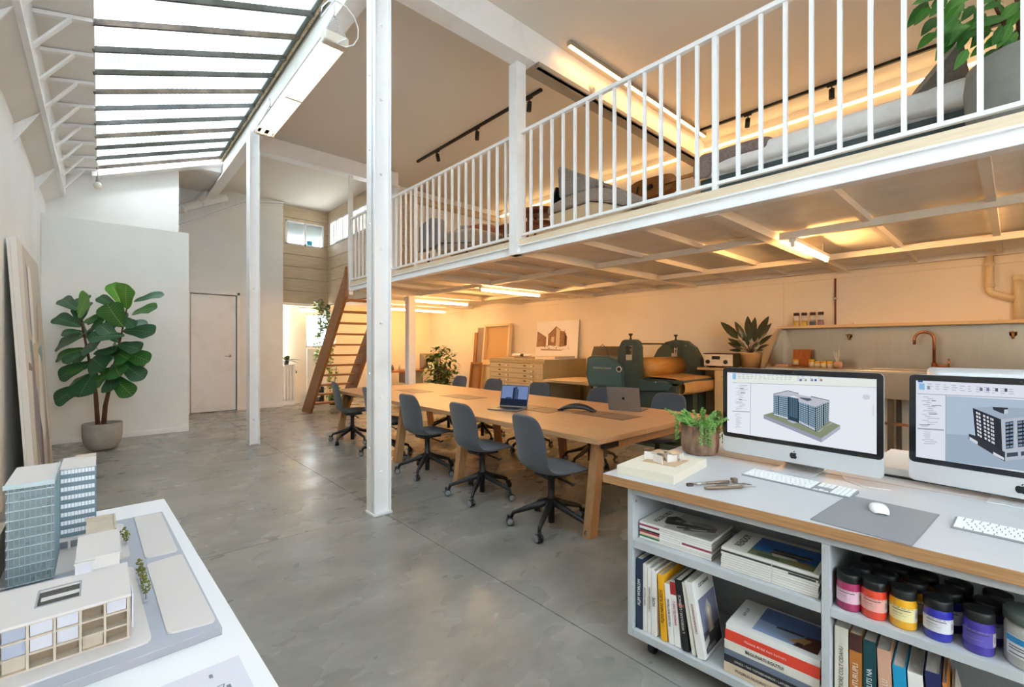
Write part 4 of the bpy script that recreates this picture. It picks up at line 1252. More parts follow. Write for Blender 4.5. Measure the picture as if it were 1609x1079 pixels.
for x, c in ((212, '8E96A8'), (510, '6E7890'), (548, '7C86A0'), (597, '565E70'), (650, '4E566A')):
    P2.p([C2(x - 8, 160 + x * .03), C2(x + 8, 161 + x * .03), C2(x + 8, 180 + x * .03), C2(x - 8, 179 + x * .03)], c)
P2.p([C2(150, 208), C2(1500, 266), C2(1500, 270), C2(150, 212)], 'A9B0BB'); P2.p([C2(308, 214), C2(313, 214), C2(312, 602), C2(307, 601)], 'AAB1BD'); P2.p([C2(150, 402), C2(300, 412), C2(300, 420), C2(150, 410)], 'A4AAB8')
P2.many([[C2(x, y), C2(x + w_, y + 1), C2(x + w_, y + 5), C2(x, y + 4)] for x, y, w_ in [(165 + rr.uniform(0, 50), 226 + 11 * k, rr.uniform(20, 80)) for k in range(16)] + [(175 + rr.uniform(0, 18), 424 + 11 * k, rr.uniform(20, 70)) for k in range(7)]], 'B4BAC8')
P2.many([[C2(x, y), C2(x + w_, y + 1), C2(x + w_, y + 5), C2(x, y + 4)] for x, y, w_ in ((230, 247, 24), (230, 275, 54), (215, 322, 46), (160, 383, 60))], '666C7A')
SL = [C2(462, 290), C2(622, 355), C2(640, 592), C2(480, 480)]
SR = [C2(622, 355), C2(900, 325), C2(900, 560), C2(632, 592)]
P2.p([C2(462, 289), C2(580, 283), C2(664, 288), C2(900, 300), C2(900, 330), C2(622, 358)], 'A5B4C6'); P2.p(SL, '33363F'); P2.p(SR, 'B9C2CF')
P2.p([C2(440, 436), C2(478, 448), C2(645, 540), C2(645, 594), C2(440, 468)], '3B3E47'); P2.p([C2(443, 452), C2(490, 480), C2(490, 498), C2(443, 470)], 'D6DBE4'); P2.p([C2(578, 538), C2(640, 572), C2(640, 586), C2(578, 554)], 'DDE1E8')
P2.cells([C2(478, 306), C2(506, 316), C2(516, 466), C2(488, 448)], 2, 7, 'E1E5EC', .12, .2); P2.cells([C2(516, 322), C2(556, 337), C2(566, 490), C2(526, 468)], 2, 7, 'E1E5EC', .2, .2); P2.cells([C2(560, 340), C2(580, 348), C2(588, 502), C2(568, 492)], 2, 7, 'E1E5EC', .12, .2)
for x0, x1, y0, y1 in ((646, 692, 366, 522), (714, 775, 358, 512), (800, 860, 350, 505)):
    q = [C2(x0, y0 + 6), C2(x1, y0 - 2), C2(x1, y1 - 6), C2(x0 + 4, y1)]
    P2.p(q, '262A33'); P2.cells(q, 2, 7, '7F93AC', .1, .22)
for x0, x1, y in ((655, 718, 545), (735, 800, 537)):
    P2.p([C2(x0, y), C2(x1, y - 6), C2(x1, y + 16), C2(x0, y + 24)], '4A5262')
P2.p([C2(574, 284), C2(662, 290), C2(662, 300), C2(640, 324), C2(620, 318), C2(578, 300)], '3A3F4A'); P2.p([C2(640, 300), C2(662, 298), C2(662, 322), C2(640, 326)], 'C9D0DA')
P2.many([[C2(335 + 15 * k, 604 + 1.9 * k), C2(342 + 15 * k, 605 + 1.9 * k), C2(342 + 15 * k, 610 + 1.9 * k), C2(335 + 15 * k, 609 + 1.9 * k)] for k in range(12)], '8E96A4')
P2.done(gl2)
p3a, p3b = D(1.06, 1.42), D(1.71, 1.36)
desktop_computer('silver computer seen from behind over the right monitor', (p3b[0], p3b[1]), (p3a[0], p3a[1]), 1.288, .835)

# ------------------------------------------------------------------ keyboards, mouse, pad
KEYW = mat('white_keycap', 'F2F2F1', .45)
def keyboard(label, loc, rz):
    t = thing('keyboard', label, 'keyboard', loc, rz)
    MB().hexa([(0, 0, 0), (.419, 0, 0), (.419, .115, 0), (0, .115, 0)], [(0, 0, .006), (.419, 0, .006), (.419, .115, .012), (0, .115, .012)]).build('base', mat('keyboard_silver', '9DA1A6', .4, .5), t, bev=.002)
    k = MB()
    def key(x0, x1, r0, r1=None, half=0):
        y0 = .006 + r0 * .0183; y1 = .006 + (r1 if r1 is not None else r0 + 1) * .0183 - .0025
        if half == 1: y1 = y0 + .0075
        if half == 2: y0 = y0 + .0085
        z0 = .0062 + y0 * .052; z1 = .0062 + y1 * .052
        k.hexa([(x0, y0, z0), (x1, y0, z0), (x1, y1, z1), (x0, y1, z1)], [(x0 + .0006, y0 + .0006, z0 + .002), (x1 - .0006, y0 + .0006, z0 + .002), (x1 - .0006, y1 - .0006, z1 + .002), (x0 + .0006, y1 - .0006, z1 + .002)])
    for r, row in enumerate(([1.4, 1.2, 1.2, 1.4, 4.9, 1.4, 1.2, 1.2, 1.4], [2.2] + [1] * 10 + [2.4], [1.75] + [1] * 11 + [1.85], [1.5] + [1] * 12 + [1.1], [1] * 13 + [1.6], [1.04] * 14)):
        x = .006; s = .276 / sum(row)
        for q in row:
            key(x, x + q * s - .0028, r); x += q * s
    for r in (3, 4, 5):
        for c in range(3): key(.290 + c * .0190, .290 + c * .0190 + .016, r)
    for c in range(3): key(.290 + c * .019, .306 + c * .019, 0, half=1)
    key(.309, .325, 0, half=2)
    for r in range(6):
        for c in range(4):
            if (r, c) in ((0, 1), (1, 3)): continue
            if (r, c) == (0, 0): key(.350, .3805, 0)
            elif (r, c) == (0, 3): key(.350 + .0495, .4155, 0, 2)
            else: key(.350 + c * .0165, .350 + c * .0165 + .0140, r)
    k.build('keycaps', KEYW, t)
    return t
keyboard('white keyboard with number pad below the left monitor', D(.470, .432, DZ), DRZ + math.radians(-7.0))
keyboard('white keyboard below the right monitor, cut by the picture edge', D(1.172, .268, DZ), DRZ + math.radians(-5))
mp_ = thing('desk_mat', 'grey leather mouse mat with rounded corners', 'mouse mat', D(.985, .212, DZ), DRZ + math.radians(-6.5))
B(-.135, .135, -.205, .205, 0, .003).build('mat_sheet', mat('grey_leatherette', '84868A', .55, bump=(300, .06)), mp_, bev=.002)
B(-.130, .130, -.200, .200, .003, .0032).build('stitched_border', mat('grey_leatherette_top', '8C8E91', .55, bump=(300, .06)), mp_)
ms = thing('computer_mouse', 'white wireless mouse lying on the grey mat', 'mouse', D(.985, .295, DZ + .0035), DRZ + math.radians(14))
rows = []
for k in range(9):
    v = -1 + k / 4
    hw_ = .029 * (1 - abs(v) ** 3.2 * .45); y = v * .056
    hh = .004 + .018 * (1 - v * v) ** .7
    rows.append([(-hw_, y, .002), (-hw_ * .96, y, .003 + hh * .5), (-hw_ * .6, y, .003 + hh * .92), (0, y, .003 + hh), (hw_ * .6, y, .003 + hh * .92), (hw_ * .96, y, .003 + hh * .5), (hw_, y, .002)])
MB().grid(rows).build('shell', mat('gloss_white', 'F6F6F6', .15), ms, sub=1)
B(-.024, .024, -.046, .046, 0, .004).build('underside', SILVER, ms, bev=.002)
MB().tube([D(.80, .80, DZ + .06), D(.80, .75, DZ + .008), D(.83, .66, DZ + .004), D(.90, .60, DZ + .004), D(.99, .62, DZ + .004)], .0018, 5).build('charging_cable', PAPER)
tag([o for o in COL.objects if o.name == 'charging_cable'][0], 'thin white cable curling on the desk under the left monitor', 'cable')

# ------------------------------------------------------------------ little house model, succulent pot and drawing tools
bm_ = thing('house_model', 'small white paper house model on a thick cream board', 'model', D(.045, .05, DZ), DRZ + math.radians(3))
B(0, .275, 0, .40, 0, .040).build('board', mat('cream_foam_board', 'DED6C3', .75), bm_, bev=.002)
B(.06, .225, .14, .30, .040, .042).build('site_plate', mat('tan_card', 'C7A98A', .8), bm_)
ACR = mat('frosted_acrylic', 'EFEDE8', .25, alpha=.72)
for (x, y, a, L) in ((.075, .20, 20, .06), (.13, .16, -25, .065), (.175, .22, 62, .06), (.20, .27, 100, .05), (.155, .28, 160, .06), (.10, .27, 200, .06)):
    m_ = MB(); m_.T = at(x, y, .042) @ rot('Z', a); m_.box(-L / 2, L / 2, -.0015, .0015, 0, .036); m_.build('wall_sheet', ACR, bm_)
for (x, y, a, z) in ((.105, .225, 20, .030), (.165, .245, -20, .036)):
    m_ = MB(); m_.T = at(x, y, .042) @ rot('Z', a)
    m_.grid([[(-.032 + .064 * k / 6, s * .03, z + .012 * math.sin(k / 6 * math.pi)) for k in range(7)] for s in (-1, 1)]); m_.build('curved_roof', mat('tan_card', 'C7A98A', .8), bm_, solid=.002)
for (x, y) in ((.10, .22), (.16, .24)):
    B(x - .02, x + .02, y - .018, y + .018, .042, .066).build('block', mat('cream_foam_board', 'DED6C3', .75), bm_)
pt = thing('succulent_pot', 'trailing green succulent in a rough brown pot at the desk corner', 'potted plant', D(.150, .735, DZ))
BARK = mat('bark_pot', 'A5836A', .85, var=('6E5440', 22, (1, 1, .35), .35, .65), bump=(60, .8))
MB().lathe([(0, 0), (.080, 0), (.092, .012), (.100, .05), (.100, .10), (.096, .150), (.104, .158), (.100, .162), (.088, .158), (.086, .14), (0, .138)], 26).build('pot', BARK, pt)
MB().lathe([(.086, .140), (.0, .146)], 20).build('soil', mat('potting_soil', '3B2E24', .95, bump=(80, .8)), pt)
SUC = mat('succulent_green', '8FBE63', .55, var=('5F9446', 14, (1, 1, 1), .35, .7))
fm = MB()
r2 = random.Random(11)
def blob(m_, p, r, st=(1, 1, 1)):
    vs_ = [(0, 0, 1), (0, 0, -1)] + [(math.cos(k * math.pi / 2.5), math.sin(k * math.pi / 2.5), 0.0) for k in range(5)]
    m_._add([(p[0] + x * r * st[0], p[1] + y * r * st[1], p[2] + z * r * st[2]) for x, y, z in vs_], [(0, 2 + k, 2 + (k + 1) % 5) for k in range(5)] + [(1, 2 + (k + 1) % 5, 2 + k) for k in range(5)], 0, True)
for s in range(62):
    a = r2.uniform(0, 6.283); R_ = r2.uniform(.02, .085)
    x, y, z = R_ * math.cos(a), R_ * math.sin(a), .145
    out = r2.uniform(.004, .013); up = r2.uniform(.006, .014); n_ = r2.randint(5, 12)
    trail = R_ > .06 and r2.random() < .55
    if trail: n_ = r2.randint(10, 17)
    for k in range(n_):
        if trail and k > 3:
            x += math.cos(a) * .004 * max(0, 1 - (k - 3) * .3); y += math.sin(a) * .004 * max(0, 1 - (k - 3) * .3); z -= .010
        else:
            x += math.cos(a) * out; y += math.sin(a) * out; z += up * (1 - k / n_ * .7)
        for q in range(3):
            blob(fm, (x + r2.uniform(-.007, .007), y + r2.uniform(-.007, .007), z + r2.uniform(-.006, .006)), r2.uniform(.0045, .0075))
stuff(fm.build('foliage', SUC, pt))
TOOLB = mat('bronze_tool', '85705F', .4, .4); TOOLS = mat('steel_tool', 'B5B2AC', .3, .8)
tp = thing('drawing_pen', 'slim brown drawing pen with a square cap nearest the house model', 'pen', D(.372, .10, DZ + .008), DRZ + math.radians(57))
m_ = MB(); m_.tube([(0, 0, 0), (.03, 0, 0), (.032, 0, 0), (.12, 0, 0), (.122, 0, 0), (.19, 0, 0)], [.003, .005, .0055, .0055, .007, .007], 10); m_.build('barrel', TOOLB, tp)
B(-.012, .014, -.007, .007, -.008, .004).build('nib_guard', mat('dark_bronze', '4E4238', .5), tp)
MB().tube([(.03, 0, 0), (.075, 0, 0)], .006, 10).build('steel_band', TOOLS, tp)
B(.205, .228, -.011, .011, -.006, .014).build('cap_block', TOOLB, tp, bev=.002)
MB().tube([(.19, 0, 0), (.21, 0, .003)], .0025, 6).build('neck', TOOLS, tp)
tp = thing('drawing_compass', 'brown folding compass lying beside the slim pen', 'compass', D(.440, .09, DZ + .009), DRZ + math.radians(53))
MB().tube([(0, 0, 0), (.02, 0, 0), (.16, .0, 0), (.17, 0, 0)], [.005, .008, .009, .006], 10).build('barrel', TOOLB, tp)
MB().tube([(.06, .012, .003), (.19, .018, .003), (.225, .015, .0)], [.004, .005, .0015], 8).build('arm', TOOLB, tp)
MB().tube([(.10, -.006, .008), (.19, -.003, .008)], .0025, 6).build('clip', TOOLS, tp)
MB().tube([(.17, 0, 0), (.235, .002, -.004)], [.003, .001], 6).build('point', TOOLS, tp)
# papers on the far desk, seen between the monitors
fb = thing('portfolio', 'thick white portfolio lying on the far desk between the monitors', 'portfolio', D(.88, .90, DZ), DRZ + math.radians(-4))
B(0, .42, 0, .50, .008, .040).build('paper_stack', PAPER, fb, bev=.002)
B(-.01, .43, -.01, .51, 0, .008).build('cover', BLACK, fb, bev=.002)
fb = thing('drawing_tray', 'pale wooden tray frame lying behind the portfolio', 'tray', D(.62, 1.02, DZ), DRZ)
MB().box(0, .24, .30, .34, 0, .03).box(0, .24, .0, .04, 0, .03).box(0, .03, .04, .30, 0, .03).box(.21, .24, .04, .30, 0, .03).build('rim', mat('pale_maple', 'E2D3BC', .6), fb)
B(.03, .21, .04, .30, 0, .006).build('base', mat('tray_base', 'B59E80', .7), fb)
# ------------------------------------------------------------------ leaves
def leaf_mesh(name, mats, L, W, shape, n=6, fold=.12, droop=.25, wave=0.0, violin=False):
    """blade along +y from the origin, face up (+z); shape(t) gives the half width fraction"""
    rows = []
    for i in range(n + 1):
        t = math.sin(math.pi / 2 * i / n) ** 1.15
        w = W / 2 * shape(t)
        z = -droop * L * t * t
        row = []
        for k in range(-2, 3):
            x = w * k / 2
            zz_ = z + fold * abs(x) + (wave * W * math.sin(i * 1.35 + (1 if k > 0 else 0)) * (abs(k) == 2))
            row.append((x, L * t, zz_))
        rows.append(row)
    m_ = MB(); m_.grid(rows)
    # paler midrib and side veins, thin raised ridges on the blade
    pts = [(0, L * t, -droop * L * t * t + .0012) for t in [math.sin(math.pi / 2 * j / n) ** 1.15 for j in range(n + 1)]]
    m_.grid([[(-W * .012 * (1.2 - j / n), y, z + .0005), (W * .012 * (1.2 - j / n), y, z + .0005)] for j, (x, y, z) in enumerate(pts)], mi=1)
    if violin:
        for j in range(1, n):
            t = j / n; w = W / 2 * shape(min(1, t + .12)) * .85; y = L * t; z0 = -droop * L * t * t
            y2 = min(L, y + w * .55); z2 = -droop * L * (y2 / L) ** 2 + fold * w
            for s in (-1, 1):
                m_.poly([(0, y - W * .008, z0 + .0016), (s * w, y2, z2 + .0012), (0, y + W * .008, z0 + .0016)] if s > 0 else [(0, y + W * .008, z0 + .0016), (s * w, y2, z2 + .0012), (0, y - W * .008, z0 + .0016)], 1)
    return m_.mesh(name, mats)
def place_leaf(mesh, L0, parent, base, tip, face, name='leaf', wscale=1.0):
    base = Vector(base); tip = Vector(tip); d = tip - base
    L = d.length; y = d.normalized()
    x = y.cross(Vector(face)).normalized(); z = x.cross(y).normalized()
    s = L / L0
    R = Matrix(((x.x * s * wscale, y.x * s, z.x * s, base.x), (x.y * s * wscale, y.y * s, z.y * s, base.y), (x.z * s * wscale, y.z * s, z.z * s, base.z), (0, 0, 0, 1)))
    return put(mesh, name, parent, R)
def leafmat(key, c1, c2, rough=.35):
    return mat(key, c1, rough, var=(c2, 5, (1, 1, 1), .35, .7), spec=.5)
violin = lambda t: max(0.02, (.30 + .75 * t) * (1 if t < .75 else math.sqrt(max(0, 1 - ((t - .75) / .25) ** 2)) * .96 + .04) * (1 if t > .12 else .35 + t * 5.4))
ovate = lambda t: max(.02, math.sin(math.pi * (t ** .8)) ** .75)
lance = lambda t: max(.02, math.sin(math.pi * (t ** .9)) ** .9)

# ------------------------------------------------------------------ fiddle leaf fig
GF1 = [leafmat('fig_leaf_dark', '2F5F3C', '234B30'), mat('fig_vein_dark', '6F9A62', .5)]
GF2 = [leafmat('fig_leaf_mid', '39712F', '2A5A27'), mat('fig_vein_mid', '8DB56A', .5)]
GF3 = [leafmat('fig_leaf_fresh', '5C9C2C', '47862A'), mat('fig_vein_fresh', 'A5CC6A', .5)]
FIG = [leaf_mesh('fig_leaf', g, .40, .31, violin, 12, .10, dr, .016, True) for g, dr in ((GF1, .18), (GF2, .22), (GF3, .08))]
fg = thing('fiddle_leaf_fig', 'tall fiddle leaf fig with two stems in a grey round pot by the white partition', 'potted plant', (0.02, 8.30, 0))
CONC = mat('concrete_pot', 'A9A59C', .75, var=('999489', 6, (1, 1, 1), .35, .7), bump=(40, .2))
MB().lathe([(0, 0), (.115, .0), (.16, .03), (.195, .10), (.208, .19), (.210, .345), (.205, .358), (.192, .358), (.188, .34), (.186, .30), (0, .30)], 32).build('pot', CONC, fg)
MB().lathe([(.187, .318), (.09, .332), (0, .335)], 24).build('soil', MATS['potting_soil'], fg)
FT = 6.14
def fpt(cx, cy, dd=0.0):
    """a place on the plant's own upright plane (across, up), plus depth towards the room"""
    u, v = 60 + cx / 3.72, 430 + cy / 3.72
    w = Vector((0, 0, 1.4)) + ray(u, v) * FT - FWD * dd
    return w - Vector(fg.location)
FSTEM = mat('fig_stem', '6E4A36', .8, var=('4E3325', 18, (1, 1, .4), .35, .7), bump=(50, .4))
for st_, rr_ in (([(350, 905, 0), (335, 690, 0), (318, 570, .02), (292, 430, .02), (255, 300, .0), (238, 215, 0)], (.027, .022, .017, .014, .011, .008)),
                 ([(392, 905, .03), (408, 770, .04), (432, 645, .03), (455, 490, .0), (490, 340, .0), (520, 190, 0)], (.03, .026, .02, .015, .011, .008))):
    MB().tube([fpt(*p) for p in st_], list(rr_), 8).build('stem', FSTEM, fg)
MB().tube([fpt(405, 890, .05), fpt(420, 780, .05), fpt(428, 690, .04)], .008, 6).build('stem', FSTEM, fg)
LV = [((250, 310), (48, 235), 0, .1, .75), ((240, 215), (70, 120), 0, -.1, .6), ((240, 235), (180, 112), 0, -.15, 1), ((236, 255), (325, 128), 2, .12, 1.25), ((265, 340), (172, 338), 0, .1, .8), ((272, 362), (38, 405), 0, .15, .95),
      ((268, 440), (85, 475), 1, .15, .8), ((292, 470), (168, 525), 1, .0, 1), ((312, 520), (190, 585), 0, .2, 1), ((302, 592), (128, 682), 1, .0, .75), ((292, 650), (160, 722), 0, .2, 1), ((335, 575), (335, 688), 0, .28, 1.35),
      ((318, 492), (456, 528), 0, .25, 1.1), ((288, 412), (402, 422), 0, .25, 1.1), ((262, 285), (372, 250), 1, .15, .8), ((285, 370), (385, 255), 1, .1, .8), ((372, 375), (420, 200), 0, -.15, .9), ((478, 212), (340, 118), 0, .0, .55),
      ((490, 178), (400, 48), 2, -.05, .7), ((518, 205), (553, 70), 2, .14, 1.35), ((560, 165), (672, 92), 0, -.15, .7), ((548, 238), (694, 180), 1, .1, .75), ((500, 310), (470, 195), 1, .2, 1.35), ((500, 330), (688, 325), 0, .1, .8),
      ((500, 300), (585, 270), 0, -.15, .9), ((505, 362), (378, 358), 0, .22, .9), ((470, 412), (622, 425), 0, .12, .8), ((470, 452), (645, 488), 1, .05, .8), ((458, 462), (572, 480), 1, .2, 1.1), ((462, 502), (620, 598), 0, .05, .75),
      ((448, 520), (545, 570), 1, .25, 1.1), ((430, 590), (565, 692), 1, .1, .8), ((420, 600), (502, 655), 0, .24, 1.0), ((325, 465), (472, 440), 0, .05, .8), ((350, 565), (455, 565), 1, .05, .9), ((290, 300), (362, 168), 0, -.2, .8),
      ((262, 270), (200, 470), 1, -.25, .9), ((455, 420), (560, 520), 1, -.25, .9), ((300, 440), (330, 330), 0, -.1, .9), ((250, 280), (160, 150), 0, -.2, .9), ((245, 265), (300, 190), 0, .05, .9), ((300, 450), (230, 500), 0, .22, .9), ((270, 350), (350, 330), 0, .2, .9), ((475, 400), (420, 300), 0, .15, .9), ((510, 260), (600, 300), 0, .15, .8), ((440, 560), (380, 640), 1, .2, .9), ((500, 250), (430, 230), 0, .1, .9), ((310, 540), (250, 560), 1, .2, .9), ((465, 470), (520, 440), 0, .25, .9), ((460, 380), (330, 480), 0, -.2, .9)]
for k, (b, tp_, kind, dd, ws_) in enumerate(LV):
    B0 = fpt(*b); T0 = fpt(*tp_, dd)
    T0.x = max(T0.x, -.50)
    face = Vector((0, 0, .7)) - FWD * (.85 if ws_ < 1 else 1.25)
    place_leaf(FIG[kind], .40, fg, B0, T0, face, 'leaf', ws_ * 1.05)

# ------------------------------------------------------------------ large canvas leaning on the left wall
cv = thing('canvas_painting', 'large abstract beige canvas leaning against the left wall', 'painting', (0, 0, 0))
ca_, cb_ = Vector((-.42, 0, .0)), Vector((-.548, 0, 2.36))
cdir = (cb_ - ca_).normalized(); cn = Vector((cdir.z, 0, -cdir.x))
cy0, cy1, cth = 5.85, 7.72, .04
def cpt(s, h, off=0):
    p = ca_.lerp(cb_, h) + cn * off
    return (p.x, cy0 + (cy1 - cy0) * s, p.z)
CANV = mat('canvas_cloth', 'E6E1D8', .85, bump=(400, .2))
m_ = MB()
m_.hexa([cpt(0, 0, -cth), cpt(0, 0, 0), cpt(1, 0, 0), cpt(1, 0, -cth)], [cpt(0, 1, -cth), cpt(0, 1, 0), cpt(1, 1, 0), cpt(1, 1, -cth)])
m_.build('canvas', CANV, cv)
for s in (0.0, .5, .98):
    MB().hexa([cpt(s, .01, -cth - .02), cpt(s, .01, -cth - .001), cpt(s + .02, .01, -cth - .001), cpt(s + .02, .01, -cth - .02)], [cpt(s, .99, -cth - .02), cpt(s, .99, -cth - .001), cpt(s + .02, .99, -cth - .001), cpt(s + .02, .99, -cth - .02)]).build('stretcher_bar', CANV, cv)
pcols = []; pm = MB()
def patch(pts, c):
    if c not in pcols: pcols.append(c)
    pm.poly([cpt(s, h, .0006 + .0001 * len(pm.f)) for s, h in pts], pcols.index(c))
patch([(0.005, .005), (.995, .005), (.995, .995), (.005, .995)], 'CFC6B8')
patch([(.005, .005), (.20, .005), (.16, .3), (.22, .5), (.15, .7), (.20, .995), (.005, .995)], 'E9E4DA')
patch([(.2, .30), (.34, .02), (.52, .02), (.45, .25), (.38, .52), (.26, .62)], '9A969E')
patch([(.34, .6), (.46, .58), (.52, .82), (.48, .93), (.40, .93), (.36, .8)], 'F2EFE8')
patch([(.30, .66), (.36, .62), (.36, .90), (.30, .95)], '8F8C98')
patch([(.36, .40), (.62, .52), (.62, .62), (.36, .60)], 'DCC9AE')
patch([(.22, .57), (.33, .55), (.33, .61), (.24, .62)], '86A29D')
patch([(.60, .50), (.82, .53), (.80, .60), (.60, .58)], '8FB0A6')
patch([(.45, .30), (.60, .56), (.70, .54), (.66, .20), (.55, .16)], 'F0ECE4')
patch([(.56, .60), (.68, .62), (.76, .80), (.66, .76)], 'B9A58E')
patch([(.08, .50), (.24, .49), (.30, .47), (.20, .52), (.10, .53)], '9E8478')
patch([(.64, .04), (.80, .02), (.92, .30), (.86, .52), (.74, .30)], 'A59F9C')
patch([(.80, .30), (.90, .04), (.97, .04), (.95, .40), (.88, .62)], 'E3DCD0')
patch([(.36, .02), (.46, .02), (.50, .22), (.42, .30)], '6E6A72')
patch([(.16, .06), (.22, .05), (.24, .22), (.18, .3)], 'B7A793')
pm.build('painted_shapes', [flatcol(c, .7) for c in pcols], cv)

# ------------------------------------------------------------------ white table with the architectural model
TB0 = Vector((.201, 2.429, 0)); TRZ = math.radians(2.0)
wt_ = thing('display_table', 'white display table carrying the building model at the left', 'table', tuple(TB0), TRZ)
WHT = mat('white_laminate', 'E4E5E8', .4)
B(-.80, 0, -2.6, 0, .722, .75).build('tabletop', WHT, wt_, bev=.002)
for (x, y) in ((-.05, -.05), (-.75, -.05), (-.05, -2.5), (-.75, -2.5)):
    B(x - .025, x + .025, y - .025, y + .025, 0, .722).build('leg', STEEL, wt_)
MRZ = math.radians(1.6)
MO = Vector((.203, 1.197, .75))
am = thing('architectural_model', 'architectural scale model of a glass tower and a low block on the white table', 'model', tuple(MO), MRZ)
def W2M(x, y):
    d = Vector((x - MO.x, y - MO.y)); c, s = math.cos(MRZ), math.sin(MRZ)
    return (d.x * c + d.y * s, -d.x * s + d.y * c)
CARDW = mat('white_model_card', 'CFCAC7', .75); CARDG = mat('grey_model_road', 'AAAEB8', .7); CARDB = mat('beige_model_card', 'C4B7A6', .8, var=('B5A793', 20, (1, 1, 1), .4, .7))
CARDS = mat('side_model_card', '9A9AA0', .7)
MGL = mat('model_glass', 'AEBCC0', .12, alpha=.35); MGD = mat('model_glass_dark', '7F8E94', .3); MSL = mat('model_slab_edge', 'B4C4C9', .4)
MLINE = mat('model_mullion', '6B8490', .4); MBL = mat('model_blue_film', 'B9BED0', .3, alpha=.75)
MB().box(-.82, 0, 0, .985, 0, .017).build('base', CARDS, am, bev=.001)
B(-.819, -.001, .001, .984, .017, .0185).build('road', CARDG, am)
def plate(pts, r=.02):
    out = []
    n = len(pts)
    for i in range(n):
        a, b, c = Vector(pts[i - 1]), Vector(pts[i]), Vector(pts[(i + 1) % n])
        p, q = b + (a - b).normalized() * min(r, (a - b).length / 2), b + (c - b).normalized() * min(r, (c - b).length / 2)
        for k in range(4):
            t = k / 3
            out.append(tuple((p * (1 - t) + b * t) * (1 - t) + (b * (1 - t) + q * t) * t))
    return MB().prism(out, .0185, .0225)
plate([W2M(*p) for p in ((.091, 2.16), (.098, 1.728), (.176, 1.722), (.168, 2.16))], .008).build('plot_plate', CARDW, am)
plate([W2M(*p) for p in ((.098, 1.675), (.108, 1.24), (.196, 1.224), (.182, 1.69))], .014).build('plot_plate', CARDW, am)
plate([W2M(*p) for p in ((-.6, 1.70), (-.6, 1.215), (.082, 1.235), (.068, 1.69))], .018).build('plot_plate', CARDW, am)
plate([W2M(*p) for p in ((-.6, 2.17), (-.6, 1.73), (.066, 1.775), (.060, 2.12))], .018).build('plot_plate', CARDW, am)
def mbox(x0, x1, y0, y1, z0, z1):
    """box given by the room's axes, heights above the model's ground"""
    q = [W2M(x0, y0), W2M(x1, y0), W2M(x1, y1), W2M(x0, y1)]
    return [(a, b, z0 + .0225) for a, b in q], [(a, b, z1 + .0225) for a, b in q]
def hb(m_, *a):
    return m_.hexa(*mbox(*a))
# left glass tower
tx0, tx1, ty0, ty1, th_ = -.182, -.094, 1.748, 1.985, .258
hb(MB(), tx0 + .012, tx1 - .012, ty0 + .03, ty1 - .01, 0, th_ - .01).build('tower_core', MGD, am)
tg = hb(MB(), tx0, tx1, ty0, ty1, 0, th_).build('tower_glazing', MGL, am)
for k in range(11):
    z = k * th_ / 10.6
    hb(MB(), tx0 - .0006, tx1 + .0006, ty0 - .0006, ty1, z, z + .0026).build('floor_slab', MSL, am)
mu = MB()
for k in range(9):
    x = tx0 + .004 + k * (tx1 - tx0 - .009) / 8
    hb(mu, x, x + .0014, ty0 - .0008, ty0 + .001, 0, th_)
for k in range(18):
    y = ty0 + .004 + k * (ty1 - ty0 - .01) / 17
    hb(mu, tx1, tx1 + .0012, y, y + .0012, 0, th_)
mu.build('mullions', mat('model_light_mullion', '86A0AA', .4), am)
hb(MB(), tx0 - .004, tx1 + .001, ty0 - .002, ty1 + .02, th_, th_ + .005).build('tower_roof', CARDW, am)
for (a0, a1, c0, c1) in ((tx0 - .005, tx1 + .002, ty0 - .003, ty0 + .001), (tx1 - .002, tx1 + .002, ty0, ty1 + .02)):
    hb(MB(), a0, a1, c0, c1, th_ - .004, th_ + .008).build('parapet', MSL, am)
# right banded tower
rx0, rx1, ry0, ry1, rh = -.093, -.012, 1.975, 2.16, .243
hb(MB(), rx0, rx1, ry0, ry1, .03, rh).build('tower_glazing', mat('model_band_glass', '7C8F9A', .25), am)
for k in range(8):
    z = .045 + k * .0262
    hb(MB(), rx0 + .002, rx1 - .002, ry0 - .001, ry1, z, z + .0125).build('spandrel', mat('model_white_band', 'E9EDF2', .4), am)
    hb(MB(), rx0, rx1 + .001, ry0 - .0015, ry1, z - .009, z - .0075).build('floor_slab', MLINE, am)
mu = MB()
for k in range(11):
    x = rx0 + .001 + k * (rx1 - rx0 - .003) / 10
    hb(mu, x, x + .001, ry0 - .002, ry0 - .001, .03, rh)
for k in range(14):
    y = ry0 + k * (ry1 - ry0) / 13
    hb(mu, rx1, rx1 + .001, y, y + .001, .03, rh)
mu.build('mullions', MLINE, am)
hb(MB(), rx0, rx1 + .001, ry0 - .002, ry1, rh, rh + .004).build('tower_roof', CARDW, am)
hb(MB(), rx0 + .03, rx1 + .001, ry1 - .03, ry1, rh + .004, rh + .010).build('roof_plant', CARDB, am)
hb(MB(), rx0 - .005, rx1 - .01, ry0 - .02, ry1, .026, .033).build('podium_slab', CARDW, am)
hb(MB(), rx0, rx1 - .012, ry0, ry1 - .02, 0, .026).build('podium_wall', MGD, am)
hb(MB(), rx0 + .018, rx0 + .024, ry0 - .016, ry0 - .010, 0, .026).build('podium_post', CARDW, am)
